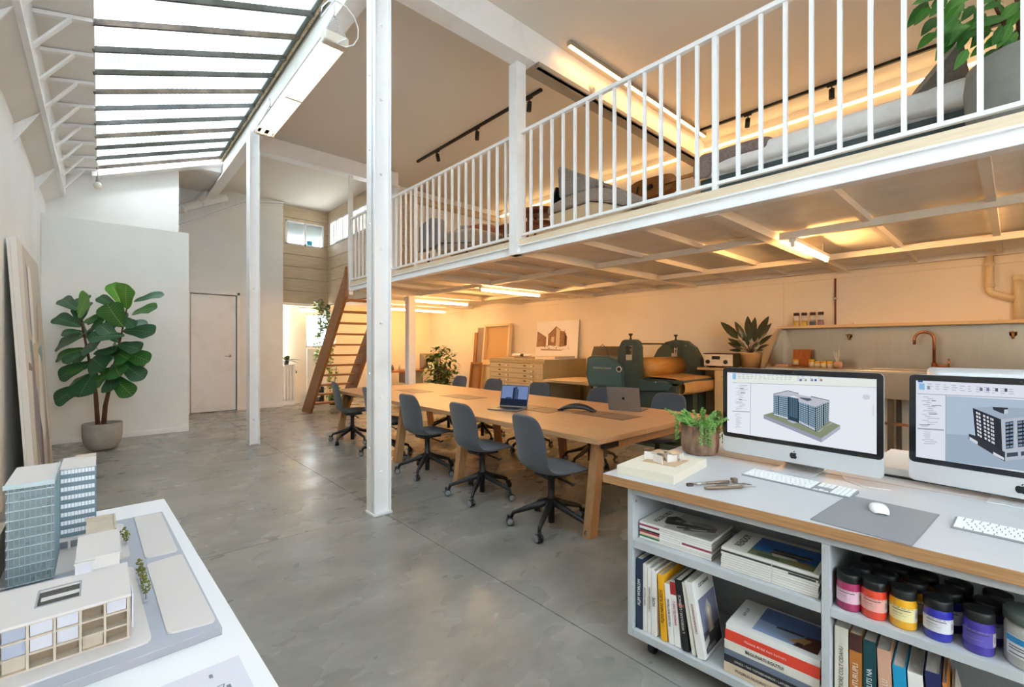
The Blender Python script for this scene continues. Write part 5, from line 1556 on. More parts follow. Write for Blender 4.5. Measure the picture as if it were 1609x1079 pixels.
# low frame building along the street
lx0, lx1, ly0, ly1, lz = -.50, .047, 1.278, 1.468, .094
hb(MB(), lx0, lx1 - .004, ly0 + .024, ly1, 0, lz - .004).build('building_core', mat('model_brown_core', '8F7C66', .85), am)
rf = MB()
ox0, ox1, oy0, oy1 = -.097, -.034, 1.335, 1.418
for a in ((lx0, ox0, ly0 - .003, ly1), (ox1, lx1 + .002, ly0 - .003, ly1), (ox0, ox1, ly0 - .003, oy0), (ox0, ox1, oy1, ly1)):
    hb(rf, *a, lz - .004, lz + .001)
ro = rf.build('flat_roof', CARDW, am)
hb(MB(), ox0, ox1, oy0, oy1, lz - .0039, lz - .0032).build('light_well', mat('model_dark_well', '4A4744', .8), am)
hb(MB(), ox0 + .004, ox1, oy1 - .05, oy1 - .035, lz - .003, lz - .001).build('light_well_slab', CARDW, am)
for (a0, a1, c0, c1) in ((ox0 - .003, ox1 + .003, oy0 - .003, oy0), (ox0 - .003, ox1 + .003, oy1, oy1 + .003), (ox0 - .003, ox0, oy0, oy1), (ox1, ox1 + .003, oy0, oy1)):
    hb(MB(), a0, a1, c0, c1, lz + .001, lz + .0025).build('well_kerb', CARDS, am)
for k, z in enumerate((0, .029, .059, lz - .007)):
    hb(MB(), lx0, lx1, ly0, ly0 + .03, z, z + .0035).build('floor_slab', CARDB, am)
for k in range(15):
    x = lx1 - .003 - k * .0372
    hb(MB(), x - .002, x + .002, ly0 - .0005, ly0 + .004, 0, lz - .004).build('column', CARDB, am)
for (k, r) in ((1, 2), (3, 2), (3, 1), (4, 2), (4, 1), (5, 2), (5, 1), (6, 2), (6, 1), (7, 2), (7, 1), (8, 2), (8, 1)):
    x = lx1 - .003 - k * .0372
    hb(MB(), x + .003, x + .034, ly0 + .006, ly0 + .007, (0, .0325, .0625)[r], (.029, .059, .087)[r]).build('infill_film', MBL if k >= 5 else mat('model_white_film', 'D9DAE2', .4, alpha=.8), am)
for (k, r) in ((2, 0), (5, 0), (8, 0), (9, 0)):
    x = lx1 - .003 - k * .0372
    hb(MB(), x + .003, x + .034, ly0 + .008, ly0 + .010, .002, .026).build('infill_panel', CARDB, am)
hb(MB(), lx1 + .003, lx1 + .006, ly0 + .0, ly0 + .045, .02, lz).build('side_screen', mat('model_white_film', 'D9DAE2', .4, alpha=.8), am)
# stepped blocks behind
hb(MB(), -.043, .035, 1.47, 1.655, 0, .122).build('stepped_block', CARDW, am)
hb(MB(), -.044, .037, 1.468, 1.657, .122, .1245).build('stepped_block_roof', CARDW, am)
hb(MB(), -.044, -.015, 1.462, 1.4685, .094, .120).build('balcony_screen', mat('model_white_film', 'D9DAE2', .4, alpha=.8), am)
hb(MB(), -.046, -.010, 1.458, 1.47, .118, .121).build('balcony_top', CARDW, am)
hb(MB(), -.030, .030, 1.67, 1.82, 0, .118).build('stepped_block', CARDB, am)
for (a0, a1, c0, c1) in ((-.032, .032, 1.818, 1.822), (.029, .033, 1.67, 1.82)):
    hb(MB(), a0, a1, c0, c1, .112, .123).build('parapet', CARDB, am)
hb(MB(), -.36, -.20, 1.62, 1.95, 0, .12).build('neighbour_block', CARDB, am)
TRM = mat('model_tree', '8C8A3E', .9, var=('5E6A2E', 60, (1, 1, 1), .35, .65))
for k, (x, y, h) in enumerate(((.056, 1.915, .045), (.060, 1.885, .040), (.083, 1.438, .055), (.081, 1.50, .058), (.079, 1.545, .055), (.077, 1.59, .050))):
    lx, ly = W2M(x, y)
    tr_ = MB().tube([(lx, ly, .0225), (lx, ly, .0225 + h * .6)], .0008, 5).build('tree_trunk', mat('model_trunk', '4E3F30', .8), am)
    cr = MB(); r3 = random.Random(k)
    for q in range(34):
        a = r3.uniform(0, 6.28); zz_ = r3.uniform(.32, 1.0); rr_ = .0095 * math.sin(math.pi * (zz_ - .2) / .9) * r3.uniform(.3, 1)
        blob(cr, (lx + rr_ * math.cos(a), ly + rr_ * math.sin(a), .0225 + h * zz_), r3.uniform(.002, .0036))
    stuff(cr.build('tree_crown', TRM, am))
    B(lx - .004, lx + .004, ly - .004, ly + .004, .0225, .0255).build('tree_base', CARDG, am)
# plan drawing on the table
pp = thing('plan_sheet', 'white architectural plan sheet on the display table in front of the model', 'paper', (.0, .80, .7502), math.radians(1))
rows = [[(-.02 + .24 * i / 6, .31 * j / 6 - .02, .0006) for i in range(7)] for j in range(7)]
MB().grid(rows, smooth=True).build('sheet', mat('tracing_paper', 'D3D3DE', .7), pp)
lm_ = MB()
for (x0, y0, x1, y1, w) in ((.02, .20, .11, .245, .0012), (.11, .245, .112, .21, .0012), (.112, .21, .18, .215, .001), (.02, .20, .03, .12, .0012), (.03, .12, .15, .13, .001), (.15, .13, .18, .215, .001), (.06, .10, .06, .22, .0008), (.0, .05, .18, .06, .0008), (.09, .18, .13, .20, .001)):
    d = Vector((x1 - x0, y1 - y0)).normalized(); nn = Vector((-d.y, d.x)) * w
    lm_.poly([(x0 + nn.x, y0 + nn.y, .0016), (x0 - nn.x, y0 - nn.y, .0016), (x1 - nn.x, y1 - nn.y, .0016), (x1 + nn.x, y1 + nn.y, .0016)][::-1])
for (x, y, s) in ((.165, .255, .006), (.185, .20, .007), (.12, .16, .005)):
    lm_.poly([(x - s * .5, y - s, .0017), (x + s * .5, y - s, .0017), (x + s * .5, y + s, .0017), (x - s * .5, y + s, .0017)])
lm_.build('drawn_lines', mat('pencil_grey', '7C7F8C', .8), pp)
# ------------------------------------------------------------------ ladder stair
st = thing('ladder_stair', 'steep brown timber stair rising to the loft at the far end', 'stair', (0, 0, 0))
for x in (3.20, 3.98):
    poly = [(10.28, 0), (9.76, 0), (7.93, 2.26), (7.93, 2.80), (7.99, 2.66)]
    m_ = MB(); n = 5
    m_._add([(x, y, z) for y, z in poly] + [(x + .05, y, z) for y, z in poly], [tuple(range(5)), tuple(range(9, 4, -1))] + [(i, i + 5, (i + 1) % 5 + 5, (i + 1) % 5) for i in range(5)])
    m_.build('stringer', STAIRW, st, bev=.003)
TREADM = wood('stair_tread_timber', 'B27A48', '935C34', 'x', 5, .5, 10)
for k in range(1, 12):
    z = k * .205
    yc = 10.02 - z / 2.55 * 2.06
    B(3.251, 3.979, yc - .10, yc + .11, z - .035, z).build('tread', TREADM, st, bev=.002)

# hanging ivy on a bracket, floor plants, radiator
IVM = [leafmat('ivy_leaf', '8AA848', '66883A'), mat('ivy_vein', '93A860', .5)]
def cluster(name, mats, parent, pts, L, W, shape, seed, tilt=.6):
    """many small leaves joined: nobody counts them"""
    r3 = random.Random(seed); m_ = MB()
    for p in pts:
        a = r3.uniform(0, 6.283); el = r3.uniform(-.5, tilt)
        d = Vector((math.cos(a) * math.cos(el), math.sin(a) * math.cos(el), math.sin(el)))
        x = d.cross(Vector((0, 0, 1))).normalized(); s = r3.uniform(.7, 1.2)
        l_, w_ = L * s, W * s
        up = x.cross(d)
        rows = []
        for t in (0, .35, .7, 1):
            c = Vector(p) + d * l_ * t - Vector((0, 0, .3 * l_ * t * t))
            hw_ = w_ / 2 * shape(t)
            rows.append([c - x * hw_ + up * hw_ * .2, c, c + x * hw_ + up * hw_ * .2])
        m_.grid(rows)
    return stuff(m_.build(name, mats[0], parent))
iv = thing('hanging_ivy', 'ivy trailing from a small hanging pot below the timber box', 'hanging plant', (3.96, 11.2, 2.30))
MB().lathe([(0, -.02), (.06, -.02), (.085, .06), (.09, .08), (.08, .08), (.07, .06), (0, .06)], 16).build('pot', CONC, iv)
MB().tube([(0, .295, .19), (0, .1, .23), (0, 0, .20), (0, 0, .08)], .008, 6).build('bracket', BLACKM, iv)
pts = []; r4 = random.Random(5)
for s in range(8):
    a = r4.uniform(0, 6.283); x, y = .08 * math.cos(a) * 1.5, .08 * math.sin(a)
    ln = (.9, 1.5, 1.9, 1.3, .8, 1.6, .6, 1.1)[s]
    n = int(ln / .035)
    vine = []
    for k in range(n):
        zz_ = .09 - k * .035
        x += r4.uniform(-.012, .012); y += r4.uniform(-.01, .01)
        vine.append((x, y, zz_)); pts += [(x, y, zz_), (x, y, zz_ - .01)]
    MB().tube(vine, .003, 4).build('vine', mat('ivy_stem', '6A6A3A', .8), iv)
for k in range(70):
    a = r4.uniform(0, 6.283); q = r4.uniform(0, .2)
    pts.append((q * math.cos(a), q * math.sin(a) * .8, r4.uniform(-.05, .17)))
cluster('foliage', IVM, iv, pts, .085, .085, ovate, 4, .2)

rd = thing('radiator', 'white radiator just past the corner of the white wall', 'radiator', (3.30, 11.62, 0))
for k in range(5):
    B(-.16 + k * .065, -.105 + k * .065, -.05, .05, .10, .95).build('fin', STEEL, rd, bev=.012)
B(-.15, .15, -.02, .02, 0, .10).build('foot', STEEL, rd)
MB().tube([(.17, 0, .80), (.20, 0, .80), (.20, 0, .74)], .018, 8).build('valve', CHROME, rd)
rp = thing('rubber_plant', 'small red and green leaved plant in a dark pot on the radiator', 'potted plant', (3.26, 11.58, .951))
MB().lathe([(0, 0), (.05, 0), (.065, .09), (.055, .09), (.05, .07), (0, .07)], 14).build('pot', mat('dark_pot', '3A3431', .5), rp)
RLM = leaf_mesh('leaf', [leafmat('red_green_leaf', '4B6B33', '7A4636'), mat('red_vein', '8C5B40', .5)], .2, .11, ovate, 5, .1, .5)
for k in range(9):
    a = k * 2.4; place_leaf(RLM, .2, rp, (0, 0, .08), (.08 + .20 * math.cos(a), -.03 + .11 * math.sin(a), .14 + .16 * ((k * 37) % 10) / 10), (0, 0, 1))
fp = thing('floor_plant', 'leafy green plant in a dark pot on the floor behind the stair', 'potted plant', (4.12, 10.9, 0))
MB().lathe([(0, 0), (.09, 0), (.12, .2), (.105, .2), (.10, .17), (0, .17)], 16).build('pot', MATS['dark_pot'], fp)
r4 = random.Random(9); pts = []
for k in range(90):
    a = r4.uniform(0, 6.283); zz_ = r4.uniform(.18, .48); q = r4.uniform(0, .24) * (1.2 - zz_)
    pts.append((q * math.cos(a), q * math.sin(a), zz_))
for k in range(14):
    pts.append((.03 + .01 * k * .3, 0, .48 + .03 * k))
cluster('foliage', [leafmat('floor_plant_leaf', '5C9440', '3F7430')], fp, pts, .13, .06, ovate, 6, .9)
MB().tube([(0, 0, .17), (.02, 0, .5), (.07, 0, .9)], .008, 6).build('stem', MATS['ivy_stem'], fp)
bc = thing('storage_crate', 'small dark crate standing under the barred window', 'crate', (3.93, 11.5, 0))
for k in range(2):
    MB().box(-.15, .15, -.1, .1, .02 + k * .2, .04 + k * .2).box(-.15, -.13, -.1, .1, .04 + k * .2, .19 + k * .2).box(.13, .15, -.1, .1, .04 + k * .2, .19 + k * .2).build('tier', mat('dark_crate', '4A4038', .7), bc)
    for j in range(4):
        MB().lathe([(0, .041 + k * .2), (.028, .041 + k * .2), (.028, .13 + k * .2), (0, .14 + k * .2)], 10, c=(-.09 + .06 * j, 0)).build('jar', mat('crate_jar_%d' % (j % 2), ('8C8378', '5E5148')[j % 2], .5), bc)

# ------------------------------------------------------------------ computer desk at the back
DESKW = wood('red_brown_desk', '9C6A46', '80502F', 'x', 5, .45, 12)
bd = thing('computer_desk', 'long brown wooden desk along the back wall under the loft', 'desk', (6.4, 11.0, 0))
B(-1.2, .88, -.35, .35, .71, .755).build('desktop', DESKW, bd, bev=.003)
for (x, y) in ((-1.1, -.3), (-1.1, .3), (.8, -.3), (.8, .3)):
    B(x - .03, x + .03, y - .03, y + .03, 0, .71).build('leg', BLACKM, bd)
B(-.35, .05, -.30, .30, .40, .70).build('drawer_box', mat('grey_drawer', '8A8072', .5), bd, bev=.005)
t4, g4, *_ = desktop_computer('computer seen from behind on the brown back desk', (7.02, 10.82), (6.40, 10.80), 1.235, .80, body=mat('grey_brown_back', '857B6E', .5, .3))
t4.location.z = .756
for ch in kids(t4):
    pass
for k, (x, h, r, lab, c) in enumerate(((5.62, .15, .04, 'squat dark jar on the back desk beside the big column', '5E5146'), (5.82, .19, .03, 'clear slim bottle on the back desk', 'CFC6B4'), (6.05, .11, .035, 'small brown cup on the back desk left of the thin column', '7A5E48'))):
    b_ = MB().lathe([(0, 0), (r, 0), (r, h * .6), (r * .5, h * .75), (r * .45, h), (0, h)], 12).build('bottle', mat('bottle_%d' % k, c, .3), loc=(x, 10.85, .756))
    tag(b_, lab, 'bottle')
dup(ch0, (6.55, 10.25, 0), math.radians(8), 'charcoal swivel chair at the brown back desk behind the corner plant')
cp = thing('ficus_plant', 'bushy green ficus in a pot near the back right corner', 'potted plant', (6.15, 9.4, 0))
MB().lathe([(0, 0), (.14, 0), (.19, .30), (.17, .30), (.16, .26), (0, .26)], 18).build('pot', CONC, cp)
MB().tube([(0, 0, .26), (.03, .02, .7), (-.02, 0, 1.2)], [.022, .018, .01], 8).build('stem', FSTEM, cp)
MB().tube([(0, 0, .26), (-.06, .02, .7), (-.10, 0, 1.05)], [.018, .014, .008], 8).build('stem', FSTEM, cp)
r4 = random.Random(21); pts = []
for k in range(420):
    zz_ = r4.uniform(.30, 1.38); q = .46 * math.sin(math.pi * min(1, max(.05, (zz_ - .15) / 1.3))) ** .6 * math.sqrt(r4.random()); a = r4.uniform(0, 6.283)
    pts.append((q * math.cos(a) + .05, q * math.sin(a) * .8, zz_))
cluster('foliage', [leafmat('ficus_leaf', '4F7A30', '35591F')], cp, pts, .15, .085, ovate, 8, .7)
cp = thing('low_fern', 'low spreading green fern in front of the back desk', 'potted plant', (5.42, 9.3, 0))
MB().lathe([(0, 0), (.10, 0), (.13, .16), (.11, .16), (.10, .13), (0, .13)], 16).build('pot', MATS['dark_pot'], cp)
pts = []
for k in range(170):
    a = r4.uniform(0, 6.283); q = .45 * math.sqrt(r4.random())
    pts.append((q * math.cos(a), q * math.sin(a) * .8, .2 + r4.uniform(0, .28) * (1 - q)))
cluster('foliage', [leafmat('fern_leaf', '638A35', '466E26')], cp, pts, .16, .06, lance, 12, .7)

# ------------------------------------------------------------------ frames leaning on the long wall
FRW = mat('pale_frame_wood', 'E4CDA4', .55); FRB = wood('brown_frame', 'A8713C', '8B5A2C', 'z', 5, .5, 12)
def leaning_frame(name, label, y0, y1, z0, z1, x0, x1, bar, depth, m1, m2):
    """open frame: x0 at its foot, x1 at its head"""
    t = thing(name, label, 'frame', (0, 0, 0))
    def bar_(ya, yb, za, zb, mt, nm, d0=0, d1=depth):
        f = lambda z: x0 + (x1 - x0) * (z - z0) / (z1 - z0)
        return MB().hexa([(f(za) - d1, ya, za), (f(za) - d0, ya, za), (f(za) - d0, yb, za), (f(za) - d1, yb, za)], [(f(zb) - d1, ya, zb), (f(zb) - d0, ya, zb), (f(zb) - d0, yb, zb), (f(zb) - d1, yb, zb)]).build(nm, mt, t, bev=.002)
    bar_(y0, y0 + bar, z0, z1, m1, 'stile'); bar_(y1 - bar, y1, z0, z1, m1, 'stile')
    bar_(y0 + bar, y1 - bar, z0, z0 + bar, m1, 'rail'); bar_(y0 + bar, y1 - bar, z1 - bar, z1, m1, 'rail')
    bar_(y0 + bar, y1 - bar, z0 + bar, z1 - bar, m2, 'back_panel', 0, .012)
    return t
leaning_frame('shadow_box_frame', 'tall pale box frame with a tan backing leaning on the long wall', 8.00, 8.98, 1.00, 1.93, 7.18, 7.27, .055, .09, FRW, mat('tan_backing', 'CDA870', .7))
leaning_frame('shadow_box_frame', 'shorter white box frame on the floor below the tall pale frame', 7.95, 8.99, 0, .995, 7.05, 7.17, .06, .09, FRW, mat('white_backing', 'E9DFC8', .7))
leaning_frame('shadow_box_frame', 'small orange brown wooden frame at the left of the leaning frames', 8.80, 9.20, 0, .99, 6.86, 6.98, .05, .06, FRB, mat('brown_backing', 'A07A58', .7))
wb = thing('board', 'tall narrow brown board leaning at the left of the pale frames', 'board', (0, 0, 0))
for (y0, y1, zt, dx) in ((9.00, 9.32, 1.86, 0), (9.30, 9.42, 1.74, -.03)):
    MB().hexa([(7.10 + dx, y0, 0), (7.13 + dx, y0, 0), (7.13 + dx, y1, 0), (7.10 + dx, y1, 0)], [(7.24 + dx, y0, zt), (7.27 + dx, y0, zt), (7.27 + dx, y1, zt), (7.24 + dx, y1, zt)]).build('panel', mat('grey_brown_board', '8E7A66', .6) if dx == 0 else FRB, wb, bev=.002)

# ------------------------------------------------------------------ flat file cabinet
FFM = mat('olive_beige_metal', 'A2946F', .45); FFD = mat('beige_drawer_metal', 'BFAF8E', .45)
ff = thing('flat_file_cabinet', 'beige metal flat file cabinet with many shallow drawers by the long wall', 'cabinet', (6.05, 5.80, 0))
FW, FD, FH = 1.60, 1.20, 1.14
MB().box(.02, FD, 0, .03, 0, FH - .03).box(.02, FD, FW - .03, FW, 0, FH - .03).box(FD - .03, FD, .03, FW - .03, 0, FH - .03).box(.02, FD, .03, FW - .03, 0, .08).build('carcass', FFM, ff)
B(0, FD, -.005, FW + .005, FH - .03, FH).build('top', FFM, ff, bev=.004)
B(.0, .02, .0, FW, FH - .075, FH - .031).build('header', FFM, ff)
nd = 10; dh = (FH - .08 - .085) / nd
dm = B(0, .018, .04, FW - .04, .003, dh - .003).mesh('drawer', FFD)
pl = MB().box(-.012, 0, -.045, .045, 0, .03).box(-.016, -.012, -.045, .045, .022, .03).mesh('pull', mat('brass_pull', 'B9A06A', .35, .7))
lh = MB().box(-.004, 0, -.035, .035, 0, .028).mesh('label_holder', mat('dark_holder', '6E6248', .4, .5))
lc = MB().box(-.005, -.004, -.028, .028, .004, .024).mesh('label_card', PAPER)
for k in range(nd):
    z = .085 + k * dh
    d_ = put(dm, 'drawer', ff, at(0, 0, z))
    for y in (.33, 1.05): put(pl, 'pull', d_, at(0, y, dh * .38)); 
    for y in (.53, 1.27): put(lh, 'label_holder', d_, at(0, y, dh * .38))
    put(lc, 'label_card', d_, at(-.0125, .33, dh * .38)); put(lc, 'label_card', d_, at(-.0125, 1.05, dh * .38))
sketch = thing('building_print', 'sepia drawing of a city building on a board above the flat file cabinet', 'picture', (0, 0, 0))
px0, px1 = 7.22, 7.285
def spt(y, z, off=0):
    return (px0 + (px1 - px0) * (z - 1.15) / .78 - off, y, z)
m_ = MB(); m_.hexa([spt(5.99, 1.15, .02), spt(5.99, 1.15), spt(7.19, 1.15), spt(7.19, 1.15, .02)], [spt(5.99, 1.93, .02), spt(5.99, 1.93), spt(7.19, 1.93), spt(7.19, 1.93, .02)])
m_.build('board', mat('print_board', 'F1ECE4', .7), sketch, bev=.002)
SKD, SKM, SKL = flatcol('5B3A24', .8), flatcol('A07C5C', .8), flatcol('D9C4A6', .8)
sk_ = MB()
def sp_(u, v): return (740 + u / 7.705, 480 + v / 7.705)
def unp(u, v):
    d = ray(*sp_(u, v)); k = 7.24 / d.x
    return (d.y * k, 1.4 + d.z * k)
cnt = [0]
def sq(pts, mi):
    cnt[0] += 1
    sk_.poly([spt(y, z, .0206 + cnt[0] * .00003) for y, z in [unp(*p) for p in pts]], mi)
sq([(1030, 250), (1080, 290), (1080, 500), (1030, 480)], 2); sq([(940, 350), (1030, 255), (1030, 490), (940, 480)], 1)
sq([(1080, 305), (1135, 310), (1135, 490), (1080, 500)], 1); sq([(1135, 325), (1165, 375), (1165, 480), (1135, 490)], 0)
sq([(805, 315), (915, 385), (915, 490), (800, 500)], 1); sq([(975, 380), (1010, 375), (1010, 440), (975, 450)], 2)
rq = random.Random(2)
for k in range(150):
    x, y = rq.choice([(rq.uniform(945, 1025), rq.uniform(340, 470)), (rq.uniform(1084, 1160), rq.uniform(320, 480)), (rq.uniform(808, 905), rq.uniform(375, 490)), (rq.uniform(860, 1200), rq.uniform(480, 530))])
    if x < 1025 and x > 945 and y < 700 - x * .36: continue
    w, h = rq.uniform(3, 9), rq.uniform(4, 10)
    sq([(x, y), (x + w, y + 1), (x + w, y + h), (x, y + h)], 0)
sq([(805, 312), (916, 382), (916, 388), (805, 320)], 0); sq([(938, 352), (1030, 250), (1080, 290), (1080, 296), (1030, 258), (940, 360)], 0)
for x in (940, 1028, 1080, 1135): sq([(x, 340 if x == 940 else 290), (x + 4, 340 if x == 940 else 290), (x + 4, 490), (x, 490)], 0)
sq([(860, 525), (1110, 535), (1110, 545), (860, 540)], 1)
sk_.build('drawing', [SKD, SKM, SKL], sketch)
for k, (y, x, w, d, h, c, lab) in enumerate(((7.05, 6.25, .40, .5, .035, 'B48C5C', 'thin brown folder lying at the left end on top of the flat file cabinet'), (6.62, 6.22, .36, .5, .03, 'A37C50', 'dark tan folder lying in the middle on top of the flat file cabinet'), (6.14, 6.4, .55, .6, .055, 'E5D3B0', 'cream paper stack on top of the flat file cabinet below the drawing'))):
    pf = thing('folder', lab, 'folder', (x, y, FH))
    B(0, d, -w / 2, w / 2, 0, .006).build('cover', flatcol(c), pf); B(.01, d - .01, -w / 2 + .01, w / 2 - .01, .006, h - .005).build('pages', PAGES, pf); B(0, d, -w / 2, w / 2, h - .005, h).build('cover', flatcol(c), pf)
rt = thing('rolled_drawing', 'dark edged roll of paper lying across the folders on the flat file cabinet', 'paper roll', (6.52, 6.88, FH + .0655))
MB().tube([(0, -.3, .0), (0, .3, 0)], .028, 12).build('roll', PAPER, rt); MB().tube([(0, -.05, 0), (0, .05, 0)], .0295, 12).build('band', mat('dark_band', '4A3A2C', .6), rt)

# ------------------------------------------------------------------ inking table beside the press
it = thing('work_table', 'low work table with overlapping pale boards between cabinet and press', 'table', (5.95, 4.645, 0))
B(.0, 1.1, .0, 1.10, .745, .785).build('tabletop', mat('pale_birch', 'E0C69C', .5), it, bev=.003)
B(-.05, .85, .2, 1.02, .786, .800).build('board', mat('pale_birch', 'E0C69C', .5), it, bev=.002)
for (x, y) in ((.05, .05), (.05, 1.05), (1.05, .05), (1.05, 1.05)):
    B(x - .025, x + .025, y - .025, y + .025, 0, .745).build('leg', mat('olive_steel', '6E6A55', .5), it)
B(.08, 1.0, .08, 1.02, .12, .15).build('lower_shelf', MATS['olive_steel'], it)

# ------------------------------------------------------------------ etching press
PG = mat('press_green', '3E5A5C', .4, var=('35494A', 3, (1, 1, 1), .4, .7)); PGD = mat('press_dark_green', '3C4A45', .45)
FELTB = mat('tan_felt', 'C79E66', .9, var=('B98E58', 8, (1, 1, 1), .35, .7), bump=(160, .3)); ROLLM = wood('roller_tan', 'C08A44', 'A87434', 'x', 4, .4, 10)
pr = thing('etching_press', 'green etching press with a tan roller and felt blanket by the long wall', 'press', (0, 0, 0))
def yz_prism(poly, x0, x1, name, mt, bev=.006):
    n = len(poly); m_ = MB()
    m_._add([(x0, y, z) for y, z in poly] + [(x1, y, z) for y, z in poly], [tuple(range(n)), tuple(range(2 * n - 1, n - 1, -1))] + [(i, i + n, (i + 1) % n + n, (i + 1) % n) for i in range(n)])
    return m_.build(name, mt, pr, bev=bev)
yz_prism([(4.47, .77), (4.53, .95), (4.50, 1.21), (4.43, 1.245), (4.10, 1.245), (4.01, 1.20), (3.845, 1.08), (3.83, .77)], 5.66, 5.90, 'gear_cover', PG, .012)
yz_prism([(4.44, .80), (4.495, .95), (4.47, 1.195), (4.42, 1.215), (4.11, 1.215), (4.03, 1.18), (3.875, 1.065), (3.86, .80)], 5.652, 5.66, 'cover_panel', mat('press_green_panel', '476A70', .4), .003)
def slot_plate(outer, slot, x0, x1, name, mt):
    """side plate with a window: built around the slot"""
    (sy0, sy1, sz0, sz1) = slot
    oy = [p[0] for p in outer]; oz = [p[1] for p in outer]
    def clip(poly, axis, val, keep_low):
        out = []
        for i in range(len(poly)):
            a, b = poly[i], poly[(i + 1) % len(poly)]
            ia = (a[axis] <= val) == keep_low or a[axis] == val; ib = (b[axis] <= val) == keep_low or b[axis] == val
            if ia: out.append(a)
            if ia != ib:
                t = (val - a[axis]) / (b[axis] - a[axis]); out.append((a[0] + t * (b[0] - a[0]), a[1] + t * (b[1] - a[1])))
        return out
    L_ = clip(outer, 0, sy0, True); R_ = clip(outer, 0, sy1, False); M_ = clip(clip(outer, 0, sy0, False), 0, sy1, True)
    m_ = MB()
    for poly in (L_, R_, clip(M_, 1, sz0, True), clip(M_, 1, sz1, False)):
        n = len(poly)
        if n < 3: continue
        m_._add([(x0, y, z) for y, z in poly] + [(x1, y, z) for y, z in poly], [tuple(range(n)), tuple(range(2 * n - 1, n - 1, -1))] + [(i, i + n, (i + 1) % n + n, (i + 1) % n) for i in range(n)])
    return m_.build(name, mt, pr)
tower = [(3.96, .20), (3.96, 1.26), (3.93, 1.40), (3.89, 1.47), (3.84, 1.49), (3.68, 1.49), (3.63, 1.46), (3.60, 1.38), (3.59, .95), (3.60, .20)]
slot_plate(tower, (3.715, 3.83, 1.19, 1.395), 5.70, 5.80, 'side_frame', PGD)
half = [(4.05, .94), (4.05, 1.20), (3.97, 1.34), (3.83, 1.46), (3.66, 1.495), (3.47, 1.475), (3.33, 1.37), (3.24, 1.20), (3.21, 1.08), (3.21, .94)]
slot_plate(half, (3.625, 3.725, 1.20, 1.37), 6.84, 6.93, 'side_frame', PGD)
yz_prism([(3.205, .94), (3.23, 1.2), (3.33, 1.37), (3.47, 1.475), (3.51, 1.48), (3.51, .94)], 6.80, 6.84, 'wheel_guard', PGD, .004)
for x, y, z in ((5.75, 3.772, 1.19), (6.885, 3.675, 1.2)):
    B(x - .05, x + .05, y - .05, y + .05, z - .02, z + .08).build('bearing_block', mat('steel_block', 'C9C0AC', .35, .6), pr, bev=.004)
    MB().tube([(x, y, z + .08), (x, y, z + .20)], .012, 8).build('screw', CHROME, pr)
    m_ = MB(); m_.lathe([(.015, 1.49), (.02, 1.50), (.012, 1.515), (.012, 1.54), (.03, 1.56), (.032, 1.575), (.015, 1.58), (0, 1.58)], 12, c=(x, y)); m_.build('pressure_knob', mat('dark_knob', '3A322C', .4), pr)
MB().tube([(5.80, 3.79, 1.43), (6.84, 3.79, 1.43)], .012, 8).build('tie_bar', mat('dark_knob', '3A322C', .4), pr)
m_ = MB(); m_.T = at(5.81, 3.60, 1.085) @ rot('Y', 90); m_.lathe([(0, 0), (.145, 0), (.145, 1.025), (0, 1.025)], 28); m_.build('roller', ROLLM, pr)
yz_prism([(3.62, .92), (3.43, .895), (3.34, .915), (3.24, .915), (3.14, .88), (3.11, .85), (3.16, .79), (3.62, .75)], 5.69, 5.76, 'bed_arm', PG, .006)
m_ = MB(); m_.T = at(5.652, 3.90, 1.055) @ rot('Y', -90); m_.lathe([(.0, 0), (.045, 0), (.045, .012), (.036, .016), (.030, .010), (0, .010)], 20); m_.build('badge', mat('badge_silver', 'D9D5C6', .4), pr)
m_ = MB(); m_.T = at(5.640, 3.90, 1.055) @ rot('Y', -90); m_.box(-.004, .004, -.016, .016, 0, .003).lathe([(.024, 0), (.028, 0), (.028, .003), (.024, .003)], 18); m_.build('badge_emblem', BLACKM, pr)
text('cover_lettering', 'PIDONE EDA CANONE', .036, mat('plate_letters', 'C9C7B6', .5), pr, at(5.650, 4.21, 1.06) @ rot('Z', -90) @ rot('X', 90), sx=.9)
for y, z in ((3.34, 1.35), (3.24, .97)):
    m_ = MB(); m_.T = at(6.795, 3.46, 1.40 if z > 1.2 else .99) @ rot('Y', -90); m_.lathe([(0, 0), (.016, 0), (.012, .008), (0, .008)], 10); m_.build('bolt', CHROME, pr)
m_ = MB(); m_.T = at(5.685, 3.33, .89) @ rot('Y', -90); m_.lathe([(0, 0), (.016, 0), (.012, .01), (0, .01)], 10); m_.build('bolt', CHROME, pr)
B(5.80, 6.84, 2.98, 4.55, .88, .93).build('bed_plate', PGD, pr)
# felt blanket: over the bed end and rolled back under
cs = [(3.62, .965), (3.45, .955), (3.3, .95), (3.15, .952), (3.05, .945), (2.985, .91), (2.955, .85), (2.96, .78), (3.0, .735), (3.06, .735), (3.09, .79), (3.085, .85), (3.05, .88), (3.0, .87)]
fl_ = MB(); fl_.grid([[(5.79 + 1.05 * k / 6 + (.01 * math.sin(j * 1.7) if k == 0 else 0), y, z + .006 * math.sin(k * 1.3 + j)) for k in range(7)] for j, (y, z) in enumerate(cs)])
fl_.build('felt_blanket', FELTB, pr, solid=.014, sub=1)
B(5.72, 5.80, 3.05, 3.62, .10, .85).build('leg_frame', PGD, pr, bev=.004); B(5.66, 6.95, 3.0, 4.5, .0, .06).build('floor_frame', PGD, pr, bev=.004)
B(6.28, 6.42, 3.09, 3.27, .06, .88).build('leg', PGD, pr, bev=.004); B(5.78, 6.9, 3.70, 4.40, .06, .82).build('gear_housing', PGD, pr, bev=.01); B(6.70, 6.93, 3.2, 3.62, .06, .94).build('leg', PGD, pr, bev=.004)
